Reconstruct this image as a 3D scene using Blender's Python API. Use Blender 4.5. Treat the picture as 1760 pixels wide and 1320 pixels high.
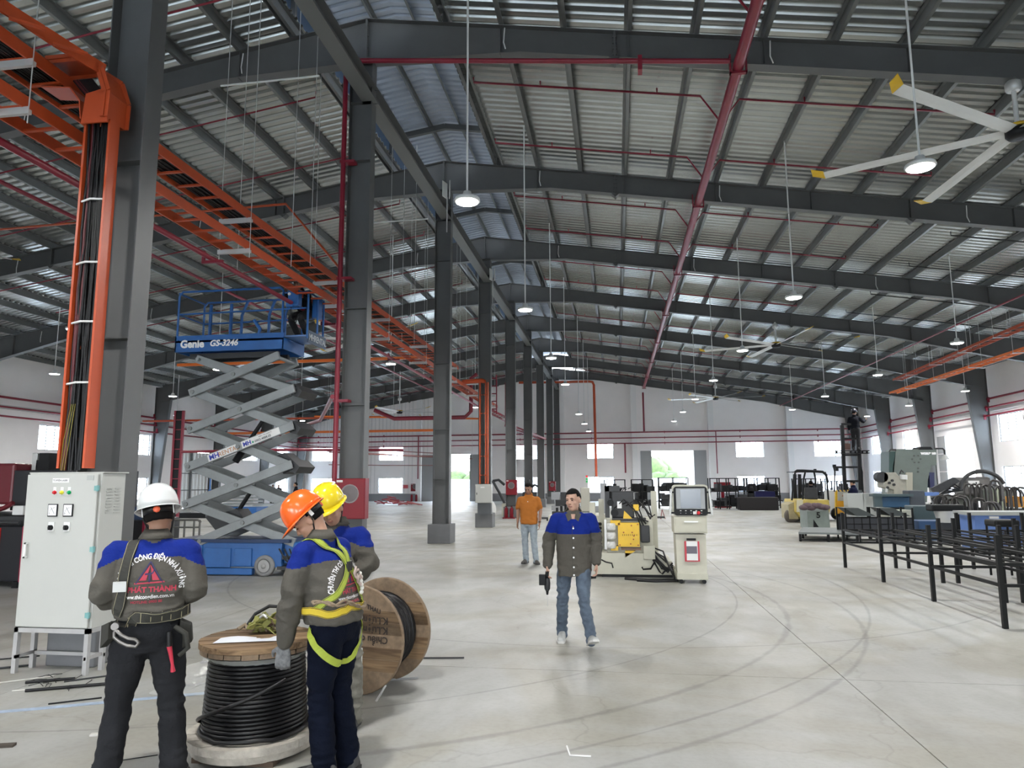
import bpy, bmesh, math, random
from math import sin, cos, pi, radians, sqrt, atan2
from mathutils import Vector, Matrix
from mathutils.bvhtree import BVHTree
random.seed(7)
V = Vector
SC = bpy.context.scene
COL = SC.collection
for o in list(bpy.data.objects): bpy.data.objects.remove(o)

# ---------------------------------------------------------------- camera
YAW, PITCH, ROLL = radians(8.3), radians(7.8), radians(0.3)
cam = bpy.data.cameras.new('camera'); camo = bpy.data.objects.new('camera', cam); COL.objects.link(camo)
f = V((-sin(YAW)*cos(PITCH), cos(YAW)*cos(PITCH), sin(PITCH)))
r = V((cos(YAW), sin(YAW), 0)); u = r.cross(f)
r2 = cos(ROLL)*r - sin(ROLL)*u; u2 = cos(ROLL)*u + sin(ROLL)*r
camo.matrix_world = Matrix(((r2.x, u2.x, -f.x, 0), (r2.y, u2.y, -f.y, 0), (r2.z, u2.z, -f.z, 1.7), (0, 0, 0, 1)))
cam.sensor_width = 36; cam.lens = 1215/1760*36; cam.clip_start = .05; cam.clip_end = 400
SC.camera = camo

def at(px, py, Y):          # world point on the plane y = Y seen at photo pixel (px, py); used to lay out distant machines
    d = f+r2*((px-880)/1215)-u2*((py-660)/1215); k = Y/d.y
    return V((d.x*k, Y, 1.7+d.z*k))
# ---------------------------------------------------------------- sky, exposure
SC.view_settings.view_transform = 'Standard'; SC.view_settings.look = 'None'
SC.view_settings.gamma = 1; SC.view_settings.use_curve_mapping = False
SC.view_settings.exposure = 0.47
W = bpy.data.worlds.new('sky'); SC.world = W; W.use_nodes = True
nt = W.node_tree; bg = nt.nodes['Background']
tc = nt.nodes.new('ShaderNodeTexCoord'); sp = nt.nodes.new('ShaderNodeSeparateXYZ'); rp = nt.nodes.new('ShaderNodeValToRGB')
nt.links.new(tc.outputs['Generated'], sp.inputs[0]); nt.links.new(sp.outputs[2], rp.inputs[0]); nt.links.new(rp.outputs[0], bg.inputs[0])
rp.color_ramp.elements[0].position = 0.0; rp.color_ramp.elements[0].color = (.95, .98, 1, 1)
rp.color_ramp.elements[1].position = .7; rp.color_ramp.elements[1].color = (.62, .78, 1, 1)
bg.inputs[1].default_value = 13.0
LAMP_W = 640.0      # watts of each high-bay lamp

# ---------------------------------------------------------------- materials
MATS = {}
def mat(name, col, rough=.5, metal=0., noise=0., nscale=8., bump=0., bscale=40., col2=None, emit=0., spec=.5, stretch=None, coord='Object', clear=0., alpha=1.):
    if name in MATS: return MATS[name]
    m = bpy.data.materials.new(name); m.use_nodes = True; n = m.node_tree; b = n.nodes['Principled BSDF']
    c = (*col, 1)
    b.inputs['Base Color'].default_value = c; b.inputs['Roughness'].default_value = rough; b.inputs['Metallic'].default_value = metal
    b.inputs['Specular IOR Level'].default_value = spec; b.inputs['Coat Weight'].default_value = clear
    if alpha < 1: b.inputs['Alpha'].default_value = alpha
    if emit: b.inputs['Emission Color'].default_value = c; b.inputs['Emission Strength'].default_value = emit
    if noise or bump:
        t = n.nodes.new('ShaderNodeTexCoord'); src = t.outputs[coord]
        if stretch:
            mp = n.nodes.new('ShaderNodeMapping'); mp.inputs['Scale'].default_value = stretch; n.links.new(src, mp.inputs[0]); src = mp.outputs[0]
        if noise:
            x = n.nodes.new('ShaderNodeTexNoise'); x.inputs['Scale'].default_value = nscale; x.inputs['Detail'].default_value = 6; x.inputs['Roughness'].default_value = .62
            n.links.new(src, x.inputs[0])
            k = n.nodes.new('ShaderNodeValToRGB'); k.color_ramp.elements[0].position = .3; k.color_ramp.elements[1].position = .7
            d = col2 or tuple(v*(1-noise) for v in col)
            k.color_ramp.elements[0].color = (*d, 1); k.color_ramp.elements[1].color = (*(tuple(min(1, v*(1+noise*.5)) for v in col) if not col2 else col), 1)
            n.links.new(x.outputs[0], k.inputs[0]); n.links.new(k.outputs[0], b.inputs['Base Color'])
        if bump:
            y = n.nodes.new('ShaderNodeTexNoise'); y.inputs['Scale'].default_value = bscale; y.inputs['Detail'].default_value = 4; n.links.new(src, y.inputs[0])
            z = n.nodes.new('ShaderNodeBump'); z.inputs['Strength'].default_value = bump; z.inputs['Distance'].default_value = .02
            n.links.new(y.outputs[0], z.inputs['Height']); n.links.new(z.outputs[0], b.inputs['Normal'])
    MATS[name] = m
    return m
def emis(name, col, s):
    if name in MATS: return MATS[name]
    m = bpy.data.materials.new(name); m.use_nodes = True; n = m.node_tree; n.nodes.clear()
    e = n.nodes.new('ShaderNodeEmission'); e.inputs[0].default_value = (*col, 1); e.inputs[1].default_value = s
    o = n.nodes.new('ShaderNodeOutputMaterial'); n.links.new(e.outputs[0], o.inputs[0]); MATS[name] = m
    return m
steel = mat('grey_steel', (.105, .108, .108), .5, 0, .12, 1.5)
plinthm = mat('grey_paint_concrete', (.16, .165, .172), .75, 0, .12, 3, .1)
galv = mat('galvanised_sheet', (.43, .445, .43), .27, .82, .10, 1.2, .03, 3)
galvd = mat('galvanised_purlin', (.20, .21, .21), .4, .4, .12, 2)
bluesheet = mat('blue_grey_sheet', (.42, .46, .53), .45, .3, .08, 1)
wallm = mat('white_wall_panel', (.92, .885, .87), .65, 0, .04, .6)
wallc = mat('white_cladding', (.70, .69, .68), .55, 0, .05, 2)
redp = mat('red_pipe_paint', (.235, .013, .032), .35, 0, .15, 4)
orangep = mat('orange_tray_paint', (.50, .075, .020), .42, 0, .12, 3)
orangel = mat('bright_orange_paint', (.9, .20, .03), .45)
whitem = mat('white_metal', (.72, .73, .72), .4)
zinc = mat('zinc_bracket', (.62, .63, .62), .35, .4)
black = mat('black_rubber', (.007, .007, .008), .4, spec=.35)
blackm = mat('black_metal', (.009, .0095, .011), .5, 0, spec=.25)
darkm = mat('dark_machine_grey', (.028, .03, .033), .5, 0, .2, 8)
blue = mat('lift_blue', (.018, .115, .36), .42, 0, .15, 3)
greyarm = mat('lift_arm_grey', (.27, .29, .295), .5, .1, .14, 4)
redbox = mat('red_cabinet', (.20, .004, .013), .4, 0, .1, 3, spec=.3)
yellow = mat('machine_yellow', (.75, .47, .02), .4, 0, .12, 6)
cream = mat('cream_paint', (.50, .49, .40), .45, 0, .08, 4)
cabm = mat('cabinet_grey', (.45, .46, .435), .45, 0, .03, 2)
lampglow = emis('lamp_glow', (1, .98, .95), 30)

# ---------------------------------------------------------------- mesh helper
def mkroot(name, loc=(0, 0, 0), label=None, cat=None, group=None, kind=None, rz=0):
    o = bpy.data.objects.new(name, None); o.location = loc; o.rotation_euler.z = rz; COL.objects.link(o); tag(o, label, cat, group, kind); return o
def tag(o, label=None, cat=None, group=None, kind=None):
    if label: o['label'] = label
    if cat: o['category'] = cat
    if group: o['group'] = group
    if kind: o['kind'] = kind
    return o
def abs_loc(p):
    l = V((0, 0, 0))
    while p is not None:
        if 'turned' in p: return V((0, 0, 0))
        l += p.location; p = p.parent
    return l
def frame_of(d, up=V((0, 0, 1))):
    d = V(d).normalized(); up = V(up)
    if abs(d.dot(up)) > .98: up = V((0, 1, 0)) if abs(d.y) < .9 else V((1, 0, 0))
    s = d.cross(up).normalized(); return s, s.cross(d).normalized(), d
class MB:
    def __init__(s): s.v = []; s.f = []; s.sm = []; s.mi = []; s.m = 0
    def add(s, vs, fs, smooth=False):
        k = len(s.v); s.v += [V(p) for p in vs]; s.f += [[i+k for i in q] for q in fs]; s.sm += [smooth]*len(fs); s.mi += [s.m]*len(fs); return s
    def box(s, c, d, rz=0, M=None):
        c = V(c); hx, hy, hz = d[0]/2, d[1]/2, d[2]/2
        R = M or (Matrix.Rotation(rz, 3, 'Z') if rz else None)
        P = [V((x, y, z)) for x in (-hx, hx) for y in (-hy, hy) for z in (-hz, hz)]
        if R: P = [R @ p for p in P]
        return s.add([c+p for p in P], [(0, 1, 3, 2), (4, 6, 7, 5), (0, 4, 5, 1), (2, 3, 7, 6), (0, 2, 6, 4), (1, 5, 7, 3)])
    def b2(s, a, b): a = V(a); b = V(b); return s.box((a+b)/2, (abs(b.x-a.x), abs(b.y-a.y), abs(b.z-a.z)))
    def bar(s, a, b, w, h, up=(0, 0, 1)):
        a = V(a); b = V(b); S, U, D = frame_of(b-a, up); vs = []
        for p in (a, b):
            for x, y in ((-w/2, -h/2), (w/2, -h/2), (w/2, h/2), (-w/2, h/2)): vs.append(p+S*x+U*y)
        return s.add(vs, [(0, 3, 2, 1), (4, 5, 6, 7), (0, 1, 5, 4), (1, 2, 6, 5), (2, 3, 7, 6), (3, 0, 4, 7)])
    def cyl(s, a, b, r0, r1=None, n=12, caps=True):
        return s.tube([a, b], [r0, r0 if r1 is None else r1], n, caps)
    def tube(s, pts, rr, n=8, caps=True, closed=False, smooth=True):
        pts = [V(p) for p in pts]; m = len(pts)
        if not hasattr(rr, '__len__'): rr = [rr]*m
        vs = []; S = None
        for i, p in enumerate(pts):
            d = (pts[(i+1) % m]-pts[i-1]) if closed else (pts[min(i+1, m-1)]-pts[max(i-1, 0)])
            d.normalize()
            if S is None: S, U, D = frame_of(d)
            else:
                S = S-d*S.dot(d)
                if S.length < 1e-5: S = frame_of(d)[0]
                S.normalize(); U = S.cross(d)
            U = d.cross(S)
            for k in range(n):
                t = 2*pi*k/n; vs.append(p+(S*cos(t)+U*sin(t))*rr[i])
        fs = []
        for i in range(m if closed else m-1):
            for k in range(n):
                a = i*n+k; b = i*n+(k+1) % n; c = ((i+1) % m)*n+(k+1) % n; d = ((i+1) % m)*n+k; fs.append((a, b, c, d))
        s.add(vs, fs, smooth)
        if caps and not closed:
            s.add(vs[:n], [tuple(range(n))[::-1]]); s.add(vs[-n:], [tuple(range(n))])
        return s
    def lathe(s, c, prof, n=20, axis=(0, 0, 1), smooth=True):
        c = V(c); S, U, D = frame_of(axis, (0, 1, 0) if abs(V(axis).normalized().z) > .9 else (0, 0, 1)); vs = []; m = len(prof)
        for rr, z in prof:
            for k in range(n): t = 2*pi*k/n; vs.append(c+D*z+(S*cos(t)+U*sin(t))*max(rr, 1e-4))
        fs = [(i*n+k, i*n+(k+1) % n, (i+1)*n+(k+1) % n, (i+1)*n+k) for i in range(m-1) for k in range(n)]
        s.add(vs, fs, smooth); s.add(vs[:n], [tuple(range(n))[::-1]]); s.add(vs[-n:], [tuple(range(n))]); return s
    def prism(s, poly, a, b):      # poly: list of 3d pts, extruded by vector b-a
        d = V(b)-V(a); P = [V(p)+V(a) for p in poly]; n = len(P)
        s.add(P+[p+d for p in P], [tuple(range(n))[::-1], tuple(range(n, 2*n))]+[(i, (i+1) % n, (i+1) % n+n, i+n) for i in range(n)]); return s
    def ell(s, c, rr, n=12, m=8, M=None):
        c = V(c); vs = [c+(M @ V((0, 0, -rr[2])) if M else V((0, 0, -rr[2])))]; 
        for i in range(1, m):
            t = pi*i/m
            for k in range(n):
                p = 2*pi*k/n; q = V((rr[0]*sin(t)*cos(p), rr[1]*sin(t)*sin(p), -rr[2]*cos(t))); vs.append(c+(M @ q if M else q))
        vs.append(c+(M @ V((0, 0, rr[2])) if M else V((0, 0, rr[2])))); fs = []
        for k in range(n): fs.append((0, 1+(k+1) % n, 1+k))
        for i in range(m-2):
            for k in range(n): a = 1+i*n+k; b = 1+i*n+(k+1) % n; fs.append((a, b, b+n, a+n))
        e = len(vs)-1
        for k in range(n): fs.append((e, e-n+k, e-n+(k+1) % n))
        s.add(vs, fs, True); return s
    def mesh(s, name, mats, off=V((0, 0, 0))):
        me = bpy.data.meshes.new(name); me.from_pydata([p-off for p in s.v], [], s.f)
        for m in (mats if isinstance(mats, (list, tuple)) else [mats]): me.materials.append(m)
        me.polygons.foreach_set('use_smooth', s.sm); me.polygons.foreach_set('material_index', s.mi)
        me.update(); return me
    def build(s, name, mats, parent=None, bevel=0., fix=False, **kw):
        me = s.mesh(name, mats, abs_loc(parent) if parent else V((0, 0, 0)))
        if fix:
            bm = bmesh.new(); bm.from_mesh(me); bmesh.ops.recalc_face_normals(bm, faces=bm.faces); bm.to_mesh(me); bm.free()
        o = bpy.data.objects.new(name, me); COL.objects.link(o); o.parent = parent
        if bevel:
            m = o.modifiers.new('bevel', 'BEVEL'); m.width = bevel; m.segments = 2; m.limit_method = 'ANGLE'
        if kw: tag(o, **kw)
        return o
def inst(name, me, loc, parent=None, rot=(0, 0, 0), scale=None, **kw):
    o = bpy.data.objects.new(name, me); COL.objects.link(o); o.parent = parent
    o.location = V(loc)-(abs_loc(parent) if parent else V((0, 0, 0))); o.rotation_euler = rot
    if scale: o.scale = scale
    if kw: tag(o, **kw)
    return o
def copy_tree(o, parent=None):
    c = o.copy(); COL.objects.link(c); c.parent = parent
    for ch in o.children: copy_tree(ch, c)
    return c
def text_mesh(txt, size, bold=0., spacing=1., align='LEFT', shear=0.):
    cu = bpy.data.curves.new('t', 'FONT'); cu.body = txt; cu.size = size; cu.offset = bold; cu.space_character = spacing; cu.align_x = align; cu.shear = shear; cu.resolution_u = 3
    o = bpy.data.objects.new('t', cu); COL.objects.link(o); dg = bpy.context.evaluated_depsgraph_get()
    me = bpy.data.meshes.new_from_object(o.evaluated_get(dg)); bpy.data.objects.remove(o); return me
def add_text(mb, txt, size, org, xa, ya, bold=0., align='LEFT', spacing=1., shear=0., lift=.003, th=.002, arc=None, path=None):
    """lettering as thin solid letters on the plane (org, xa, ya)"""
    me = text_mesh(txt, size, bold, spacing, align, shear); org = V(org); xa = V(xa).normalized(); ya = V(ya).normalized(); na = xa.cross(ya)
    P = []
    for v in me.vertices:
        x, y = v.co.x, v.co.y
        P.append(path(x, y) if path else org+xa*x+ya*y+na*lift)
    fs = [tuple(p.vertices) for p in me.polygons]; mb.add(P, fs)
    bpy.data.meshes.remove(me)
    return mb
# ================================================================ building shell
RX = -4.65                         # ridge / column line centre (column web centre)
CX = -4.88
COLY = [6.5, 13.0, 19.65, 26.35, 33.0, 39.7, 46.35, 53.0, 59.55]
FRY = [-.15]+COLY
XL, XR, YB, YF = -28.3, 19.5, 60.0, -14.0
PX0 = -3.35
def rz_top(x): return 11.2-.157*abs(x-CX)            # top of rafters
SL = .157
PH = .2                                              # purlin height
# ---- floor of cast slabs
fm = bpy.data.materials.new('power_floated_concrete'); fm.use_nodes = True
n = fm.node_tree; b = n.nodes['Principled BSDF']
geo = n.nodes.new('ShaderNodeNewGeometry')
def nz(scale, det=5, stretch=None, dist=0):
    src = geo.outputs['Position']
    if stretch:
        mp = n.nodes.new('ShaderNodeMapping'); mp.inputs['Scale'].default_value = stretch; n.links.new(src, mp.inputs[0]); src = mp.outputs[0]
    x = n.nodes.new('ShaderNodeTexNoise'); x.inputs['Scale'].default_value = scale; x.inputs['Detail'].default_value = det; x.inputs['Distortion'].default_value = dist
    n.links.new(src, x.inputs[0]); return x.outputs[0]
def ramp(src, stops):
    k = n.nodes.new('ShaderNodeValToRGB'); e = k.color_ramp.elements
    e[0].position = stops[0][0]; e[0].color = (*stops[0][1], 1); e[1].position = stops[-1][0]; e[1].color = (*stops[-1][1], 1)
    for p, c in stops[1:-1]: q = e.new(p); q.color = (*c, 1)
    n.links.new(src, k.inputs[0]); return k.outputs[0]
def mul(a, b_, f_=1.):
    m = n.nodes.new('ShaderNodeMix'); m.data_type = 'RGBA'; m.blend_type = 'MULTIPLY'; m.inputs[0].default_value = f_
    n.links.new(a, m.inputs[6]); n.links.new(b_, m.inputs[7]); return m.outputs[2]
base = ramp(nz(.35, 8, None, .6), [(.3, (.305, .305, .288)), (.55, (.365, .37, .355)), (.75, (.405, .415, .41))])
c = mul(base, ramp(nz(2.2, 8, (1, .45, 1), 1.2), [(.3, (.86, .855, .83)), (.6, (1, 1, 1))]))
c = mul(c, ramp(nz(.5, 7, None, 1.5), [(.42, (.90, .87, .80)), (.56, (1, 1, 1))]))
c = mul(c, ramp(nz(24, 3), [(.3, (.93, .93, .92)), (.55, (1, 1, 1))]))
# worn tyre arcs
def ringmask(cx, cy, R, w):
    s_ = n.nodes.new('ShaderNodeVectorMath'); s_.operation = 'DISTANCE'; n.links.new(geo.outputs['Position'], s_.inputs[0]); s_.inputs[1].default_value = (cx, cy, 0)
    a = n.nodes.new('ShaderNodeMath'); a.operation = 'SUBTRACT'; n.links.new(s_.outputs['Value'], a.inputs[0]); a.inputs[1].default_value = R
    d = n.nodes.new('ShaderNodeMath'); d.operation = 'ABSOLUTE'; n.links.new(a.outputs[0], d.inputs[0])
    e = n.nodes.new('ShaderNodeMath'); e.operation = 'DIVIDE'; n.links.new(d.outputs[0], e.inputs[0]); e.inputs[1].default_value = w
    g = n.nodes.new('ShaderNodeMath'); g.operation = 'ADD'; n.links.new(e.outputs[0], g.inputs[0]); n.links.new(nz(3.0), g.inputs[1])
    return ramp(g.outputs[0], [(.6, (.74, .74, .74)), (1.1, (1, 1, 1))])
for a in ((-4.6, 10.6, 6.75, .09), (-4.6, 10.6, 7.55, .07), (-6.2, 12.5, 9.7, .05), (-.5, 14.2, 6.6, .05), (-5.4, 11.6, 7.1, .04)): c = mul(c, ringmask(*a))
vor = n.nodes.new('ShaderNodeTexVoronoi'); vor.feature = 'DISTANCE_TO_EDGE'; vor.inputs['Scale'].default_value = .33
mp = n.nodes.new('ShaderNodeMapping'); n.links.new(geo.outputs['Position'], mp.inputs[0])
ds = n.nodes.new('ShaderNodeMix'); ds.data_type = 'VECTOR'; 
nn = n.nodes.new('ShaderNodeTexNoise'); nn.inputs['Scale'].default_value = 1.5; nn.inputs['Detail'].default_value = 6; n.links.new(mp.outputs[0], nn.inputs[0])
ad = n.nodes.new('ShaderNodeVectorMath'); ad.operation = 'ADD'; n.links.new(mp.outputs[0], ad.inputs[0]); n.links.new(nn.outputs[1], ad.inputs[1]); n.links.new(ad.outputs[0], vor.inputs[0])
c = mul(c, ramp(vor.outputs[0], [(0, (.86, .86, .85)), (.006, (1, 1, 1))]))
n.links.new(c, b.inputs['Base Color'])
rr = n.nodes.new('ShaderNodeMapRange'); n.links.new(nz(1.3, 6), rr.inputs[0]); rr.inputs[1].default_value = .3; rr.inputs[2].default_value = .7; rr.inputs[3].default_value = .38; rr.inputs[4].default_value = .6
n.links.new(rr.outputs[0], b.inputs['Roughness']); b.inputs['Specular IOR Level'].default_value = .5
bp = n.nodes.new('ShaderNodeBump'); bp.inputs['Strength'].default_value = .12; bp.inputs['Distance'].default_value = .01; n.links.new(nz(18, 6), bp.inputs['Height']); n.links.new(bp.outputs[0], b.inputs['Normal'])
floor = MB().b2((XL-.3, YF, -.3), (XR+.3, YB+.3, -.012)).build('floor', mat('joint_dark', (.12, .12, .115), .9), kind='structure')
sx = [XL-.3, -25.7, -18.8, -11.9, -5.0+.0, 1.9, 8.8, 15.7, XR+.3]; sy = [YF]+[6.68+6.66*i for i in range(-2, 8)]+[YB+.3]
for i in range(len(sx)-1):
    for j in range(len(sy)-1):
        MB().b2((sx[i]+.004, sy[j]+.004, -.05), (sx[i+1]-.004, sy[j+1]-.004, 0)).build('floor_slab', fm, floor)

# ---- roof: corrugated sheets as parts of the ceiling
ceil = mkroot('ceiling', (0, 0, 0), kind='structure')
def rib_profile(w=1.0, ribs=4, h=.055):
    P = []; p = w/ribs
    for i in range(ribs):
        x = i*p; P += [(x, 0), (x+p*.52, 0), (x+p*.64, h), (x+p*.88, h)]
    P.append((w, 0)); return P
def roof_sheet(x0, x1, zf, w=1.0, ribs=4):
    pr = rib_profile(w, ribs); vs = []
    for y, h in pr: vs += [V((x0, y, zf(x0)+h)), V((x1, y, zf(x1)+h))]
    mb = MB(); fs = [(2*i, 2*i+2, 2*i+3, 2*i+1) for i in range(len(pr)-1)]; mb.add(vs, fs); return mb
zs = lambda x: rz_top(x)+PH+.005
meR = roof_sheet(PX0-.1, XR+.4, zs).mesh('roof_sheet', galv)
meL = roof_sheet(XL-.4, 2*CX-PX0+.1, zs).mesh('roof_sheet', galv)
zj = lambda x: 12.55-.157*abs(x-CX)
JX0, JX1 = CX-1.75, CX+1.75
meJ = MB(); 
for a, b_ in ((JX0, CX), (CX, JX1)):
    q = roof_sheet(a, b_, zj); meJ.add(q.v, q.f)
meJ = meJ.mesh('ridge_sheet', bluesheet)
for i in range(int(YB-YF)):
    y = YF+i
    inst('roof_sheet', meR, (0, y, 0), ceil); inst('roof_sheet', meL, (0, y, 0), ceil); inst('ridge_sheet', meJ, (0, y, 0), ceil)
# purlins: Z sections, one part each, run the whole length
def purlin(x, z, s, L0=YF, L1=YB, h=PH, w=.07):
    mb = MB(); t = .006; mb.b2((x-t/2, L0, z), (x+t/2, L1, z+h)); mb.b2((x, L0, z), (x+s*w, L1, z+t)); mb.b2((x, L0, z+h-t), (x-s*w, L1, z+h)); mb.b2((x+s*w-t/2, L0, z), (x+s*w+t/2, L1, z+.02)); return mb
for i in range(19):
    x = PX0+i*1.262
    if x < XR-.2: purlin(x, rz_top(x), 1).build('purlin', galvd, ceil)
    x = 2*CX-PX0-i*1.262
    if x > XL+.2: purlin(x, rz_top(x), -1).build('purlin', galvd, ceil)
for dx in (-1.35, -.45, .45, 1.35): purlin(CX+dx, zj(CX+dx)-.14, 1 if dx > 0 else -1, h=.13, w=.05).build('ridge_purlin', galvd, ceil)
# side walls of the raised ridge: blue sheet upper strip, open slot below it
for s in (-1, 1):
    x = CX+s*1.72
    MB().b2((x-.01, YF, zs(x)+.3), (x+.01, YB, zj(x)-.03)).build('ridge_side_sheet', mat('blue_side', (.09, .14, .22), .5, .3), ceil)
    MB().b2((x-.012, YF, zs(x)-.12), (x+.012, YB, zs(x)+.2)).build('ridge_upstand', galvd, ceil)
# ---- rafters (things) with parts
def ibeam_web(mb, poly, y, t): mb.prism([V((p[0], y-t/2, p[1])) for p in poly], (0, 0, 0), (0, t, 0))
def depth_at(x):
    a = abs(x-CX)
    if a < 3.2: return .95-.36*(a/3.2)
    if a < 17: return .56
    return .56+.5*min(1, (a-17)/5.5)
ordn = ['zeroth', 'first', 'second', 'third', 'fourth', 'fifth', 'sixth', 'seventh', 'eighth', 'ninth']
WL, WR = CX-22.7, CX+23.6
def rafter(y, k):
    t = mkroot('roof_rafter', (CX, y, 10), ('dark grey tapered roof rafter spanning over the %s column of the row' % ordn[k]) if k else 'dark grey tapered roof rafter directly over the viewer, before the first column', 'rafter', 'roof rafters')
    xs = [WL, CX-21, CX-17, CX-9, CX-3.2, CX, CX+3.2, CX+9, CX+17, CX+21, WR]
    top = [(x, rz_top(x)-.012) for x in xs]; bot = [(x, rz_top(x)-depth_at(x)) for x in xs]
    mb = MB()
    for i in range(len(xs)-1): ibeam_web(mb, [bot[i], bot[i+1], top[i+1], top[i]], y, .012)
    mb.build('web', steel, t, fix=True)
    for nm, L in (('top_flange', top), ('bottom_flange', bot)):
        mb = MB()
        for i in range(len(xs)-1): mb.bar((L[i][0], y, L[i][1]), (L[i+1][0], y, L[i+1][1]), .24, .014, (0, 0, 1))
        mb.build(nm, steel, t, fix=True)
    for x in (CX, CX-5.05, CX+5.05, CX+12.9, CX-12.9):
        d = depth_at(x); mb = MB(); zt = rz_top(x)
        mb.b2((x-.018, y-.11, zt-d-(.1 if x != CX else 0)), (x+.018, y+.11, zt))
        for j in range(4):
            zz = zt-.12-j*(d-.2)/3
            for q in (-.06, .06): mb.cyl((x-.04, y+q, zz), (x+.04, y+q, zz), .016, n=6)
        if x != CX: mb.prism([(x-.12, y-.1, zt-d), (x+.12, y-.1, zt-d), (x, y-.1, zt-d-.1)], (0, 0, 0), (0, .2, 0))
        mb.build('splice_plate', steel, t)
    for i in range(18):
        for s in (1, -1):
            x = CX+s*(1.53+i*1.262)
            if WL < x < WR and i % 2: MB().b2((x-.006, y-.1, rz_top(x)-depth_at(x)), (x+.006, y+.1, rz_top(x)-.02)).build('stiffener', steel, t)
    for i in (1, 5, 10, 14):                            # white drops of fly braces
        for s in (1, -1):
            x = CX+s*(1.53+i*1.262)
            if k in (1, 2, 3, 4) and WL < x < WR:
                z = rz_top(x); MB().tube([(x+.1, y-.13, z-.1), (x+.08, y-.15, z-.42), (x+.12, y-.18, z-.58)], .013, 6).build('fly_brace', whitem, t)
    return t
for k, y in enumerate(FRY): rafter(y, k)
# ---- centre columns
def gcol(y, k):
    CX = -4.88-(0, .19, .075)[k] if k < 3 else -4.88
    t = mkroot('steel_column', (CX, y, 0), 'dark grey steel I-section column, %s of the central row counted from the viewer' % ordn[k], 'column', 'central columns')
    w = .46; zt = rz_top(CX)-.9; z0 = .52 if k > 1 else .5
    MB().b2((CX-w/2+.012, y-.006, z0), (CX+w/2-.012, y+.006, zt)).build('web', steel, t)
    for s in (-1, 1): MB().b2((CX+s*w/2-.007, y-.13, z0), (CX+s*w/2+.007, y+.13, zt)).build('flange', steel, t)
    for z in (1.75, 3.15, 5.05, 8.1, 9.35): MB().b2((CX-w/2+.012, y-.12, z), (CX+w/2-.012, y+.12, z+.012)).build('stiffener', steel, t)
    MB().b2((CX-.24, y-.17, zt-.02), (CX+.24, y+.17, zt)).build('cap_plate', steel, t)
    p = .27 if k == 1 else .32
    tag(MB().b2((CX-p-(.02 if k == 1 else 0), y-p, 0), (CX+p-(.05 if k == 1 else 0), y+p, z0)).build('column_plinth', plinthm, bevel=.012), 'grey painted concrete plinth under the %s column of the row' % ordn[k], 'plinth', 'column plinths')
for k, y in enumerate(COLY): gcol(y, k+1)
# ridge tie beam along the column heads
for k in range(len(FRY)-1):
    y0, y1 = FRY[k], FRY[k+1]; x = CX+.1; z = 9.35
    t = mkroot('tie_beam', (x, (y0+y1)/2, z), 'long grey tie beam between the %s of the central row' % ('viewer and the first column' if k == 0 else '%s and %s columns' % (ordn[k], ordn[k+1])), 'beam', 'tie beams along the column heads')
    MB().b2((x-.15, y0+.02, z), (x+.15, y1-.02, z+.014)).build('bottom_flange', mat('grey_steel_light', (.13, .135, .13), .5), t)
    MB().b2((x-.15, y0+.02, z+.3), (x+.15, y1-.02, z+.314)).build('top_flange', steel, t)
    MB().b2((x-.005, y0+.02, z+.014), (x+.005, y1-.02, z+.3)).build('web', steel, t)
# ridge jack rafters over each frame
for k, y in enumerate(FRY):
    t = mkroot('ridge_rafter', (CX, y, 12), 'short dark rafter carrying the raised ridge roof, at the %s frame' % ordn[k], 'rafter', 'ridge roof rafters')
    mb = MB()
    for s in (-1, 1): mb.bar((CX, y, zj(CX)-.22), (CX+s*1.72, y, zj(CX+1.72)-.22), .12, .16)
    mb.build('rafter_beam', steel, t)
    for s in (-1, 1): MB().bar((CX+s*1.66, y, rz_top(CX+1.66)), (CX+s*1.66, y, zj(CX+1.66)-.15), .1, .1, (0, 1, 0)).build('post', steel, t)
# ---- walls with openings
def wall_y(mb, y, t, x0, x1, z0, ztop, holes):
    xs = sorted({x0, x1}|{h[0] for h in holes}|{h[1] for h in holes})
    for a, b_ in zip(xs, xs[1:]):
        hs = sorted([(h[2], h[3]) for h in holes if h[0] <= a+1e-6 and h[1] >= b_-1e-6]); z = z0
        for p, q in hs:
            if p > z: mb.b2((a, y, z), (b_, y+t, p))
            z = q
        mb.prism([(a, y, z), (b_, y, z), (b_, y, ztop(b_)), (a, y, ztop(a))], (0, 0, 0), (0, t, 0))
def wall_x(mb, x, t, y0, y1, z0, zt, holes):
    ys = sorted({y0, y1}|{h[0] for h in holes}|{h[1] for h in holes})
    for a, b_ in zip(ys, ys[1:]):
        hs = sorted([(h[2], h[3]) for h in holes if h[0] <= a+1e-6 and h[1] >= b_-1e-6]); z = z0
        for p, q in hs:
            if p > z: mb.b2((x, a, z), (x+t, b_, p))
            z = q
        mb.b2((x, a, z), (x+t, b_, zt))
BW = [-25.7, -19.5, -7.7, -1.3, 10.8, 16.9]
bh = []
for x in BW: bh += [(x-1.1, x+1.1, 3.5, 4.75), (x-1.1, x+1.1, .68, 2.0)]
BD = [(-15.6, -12.4, 0, 4.0), (2.9, 6.3, 0, 4.1)]; bh += BD
mb = MB(); wall_y(mb, YB, .2, XL-.3, XR+.3, 0, lambda x: rz_top(x)+.205, bh); wb = mb.build('wall_back', wallm, kind='structure', fix=True)
LW = [18.5, 25.2, 32.4, 38.8, 52.0, 57.5]; lh = []
for y in LW: lh += [(y-1.1, y+1.1, 3.35, 4.6), (y-1.1, y+1.1, .68, 2.0)]
lh.append((42.7, 47.5, 0, 3.75))
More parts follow.
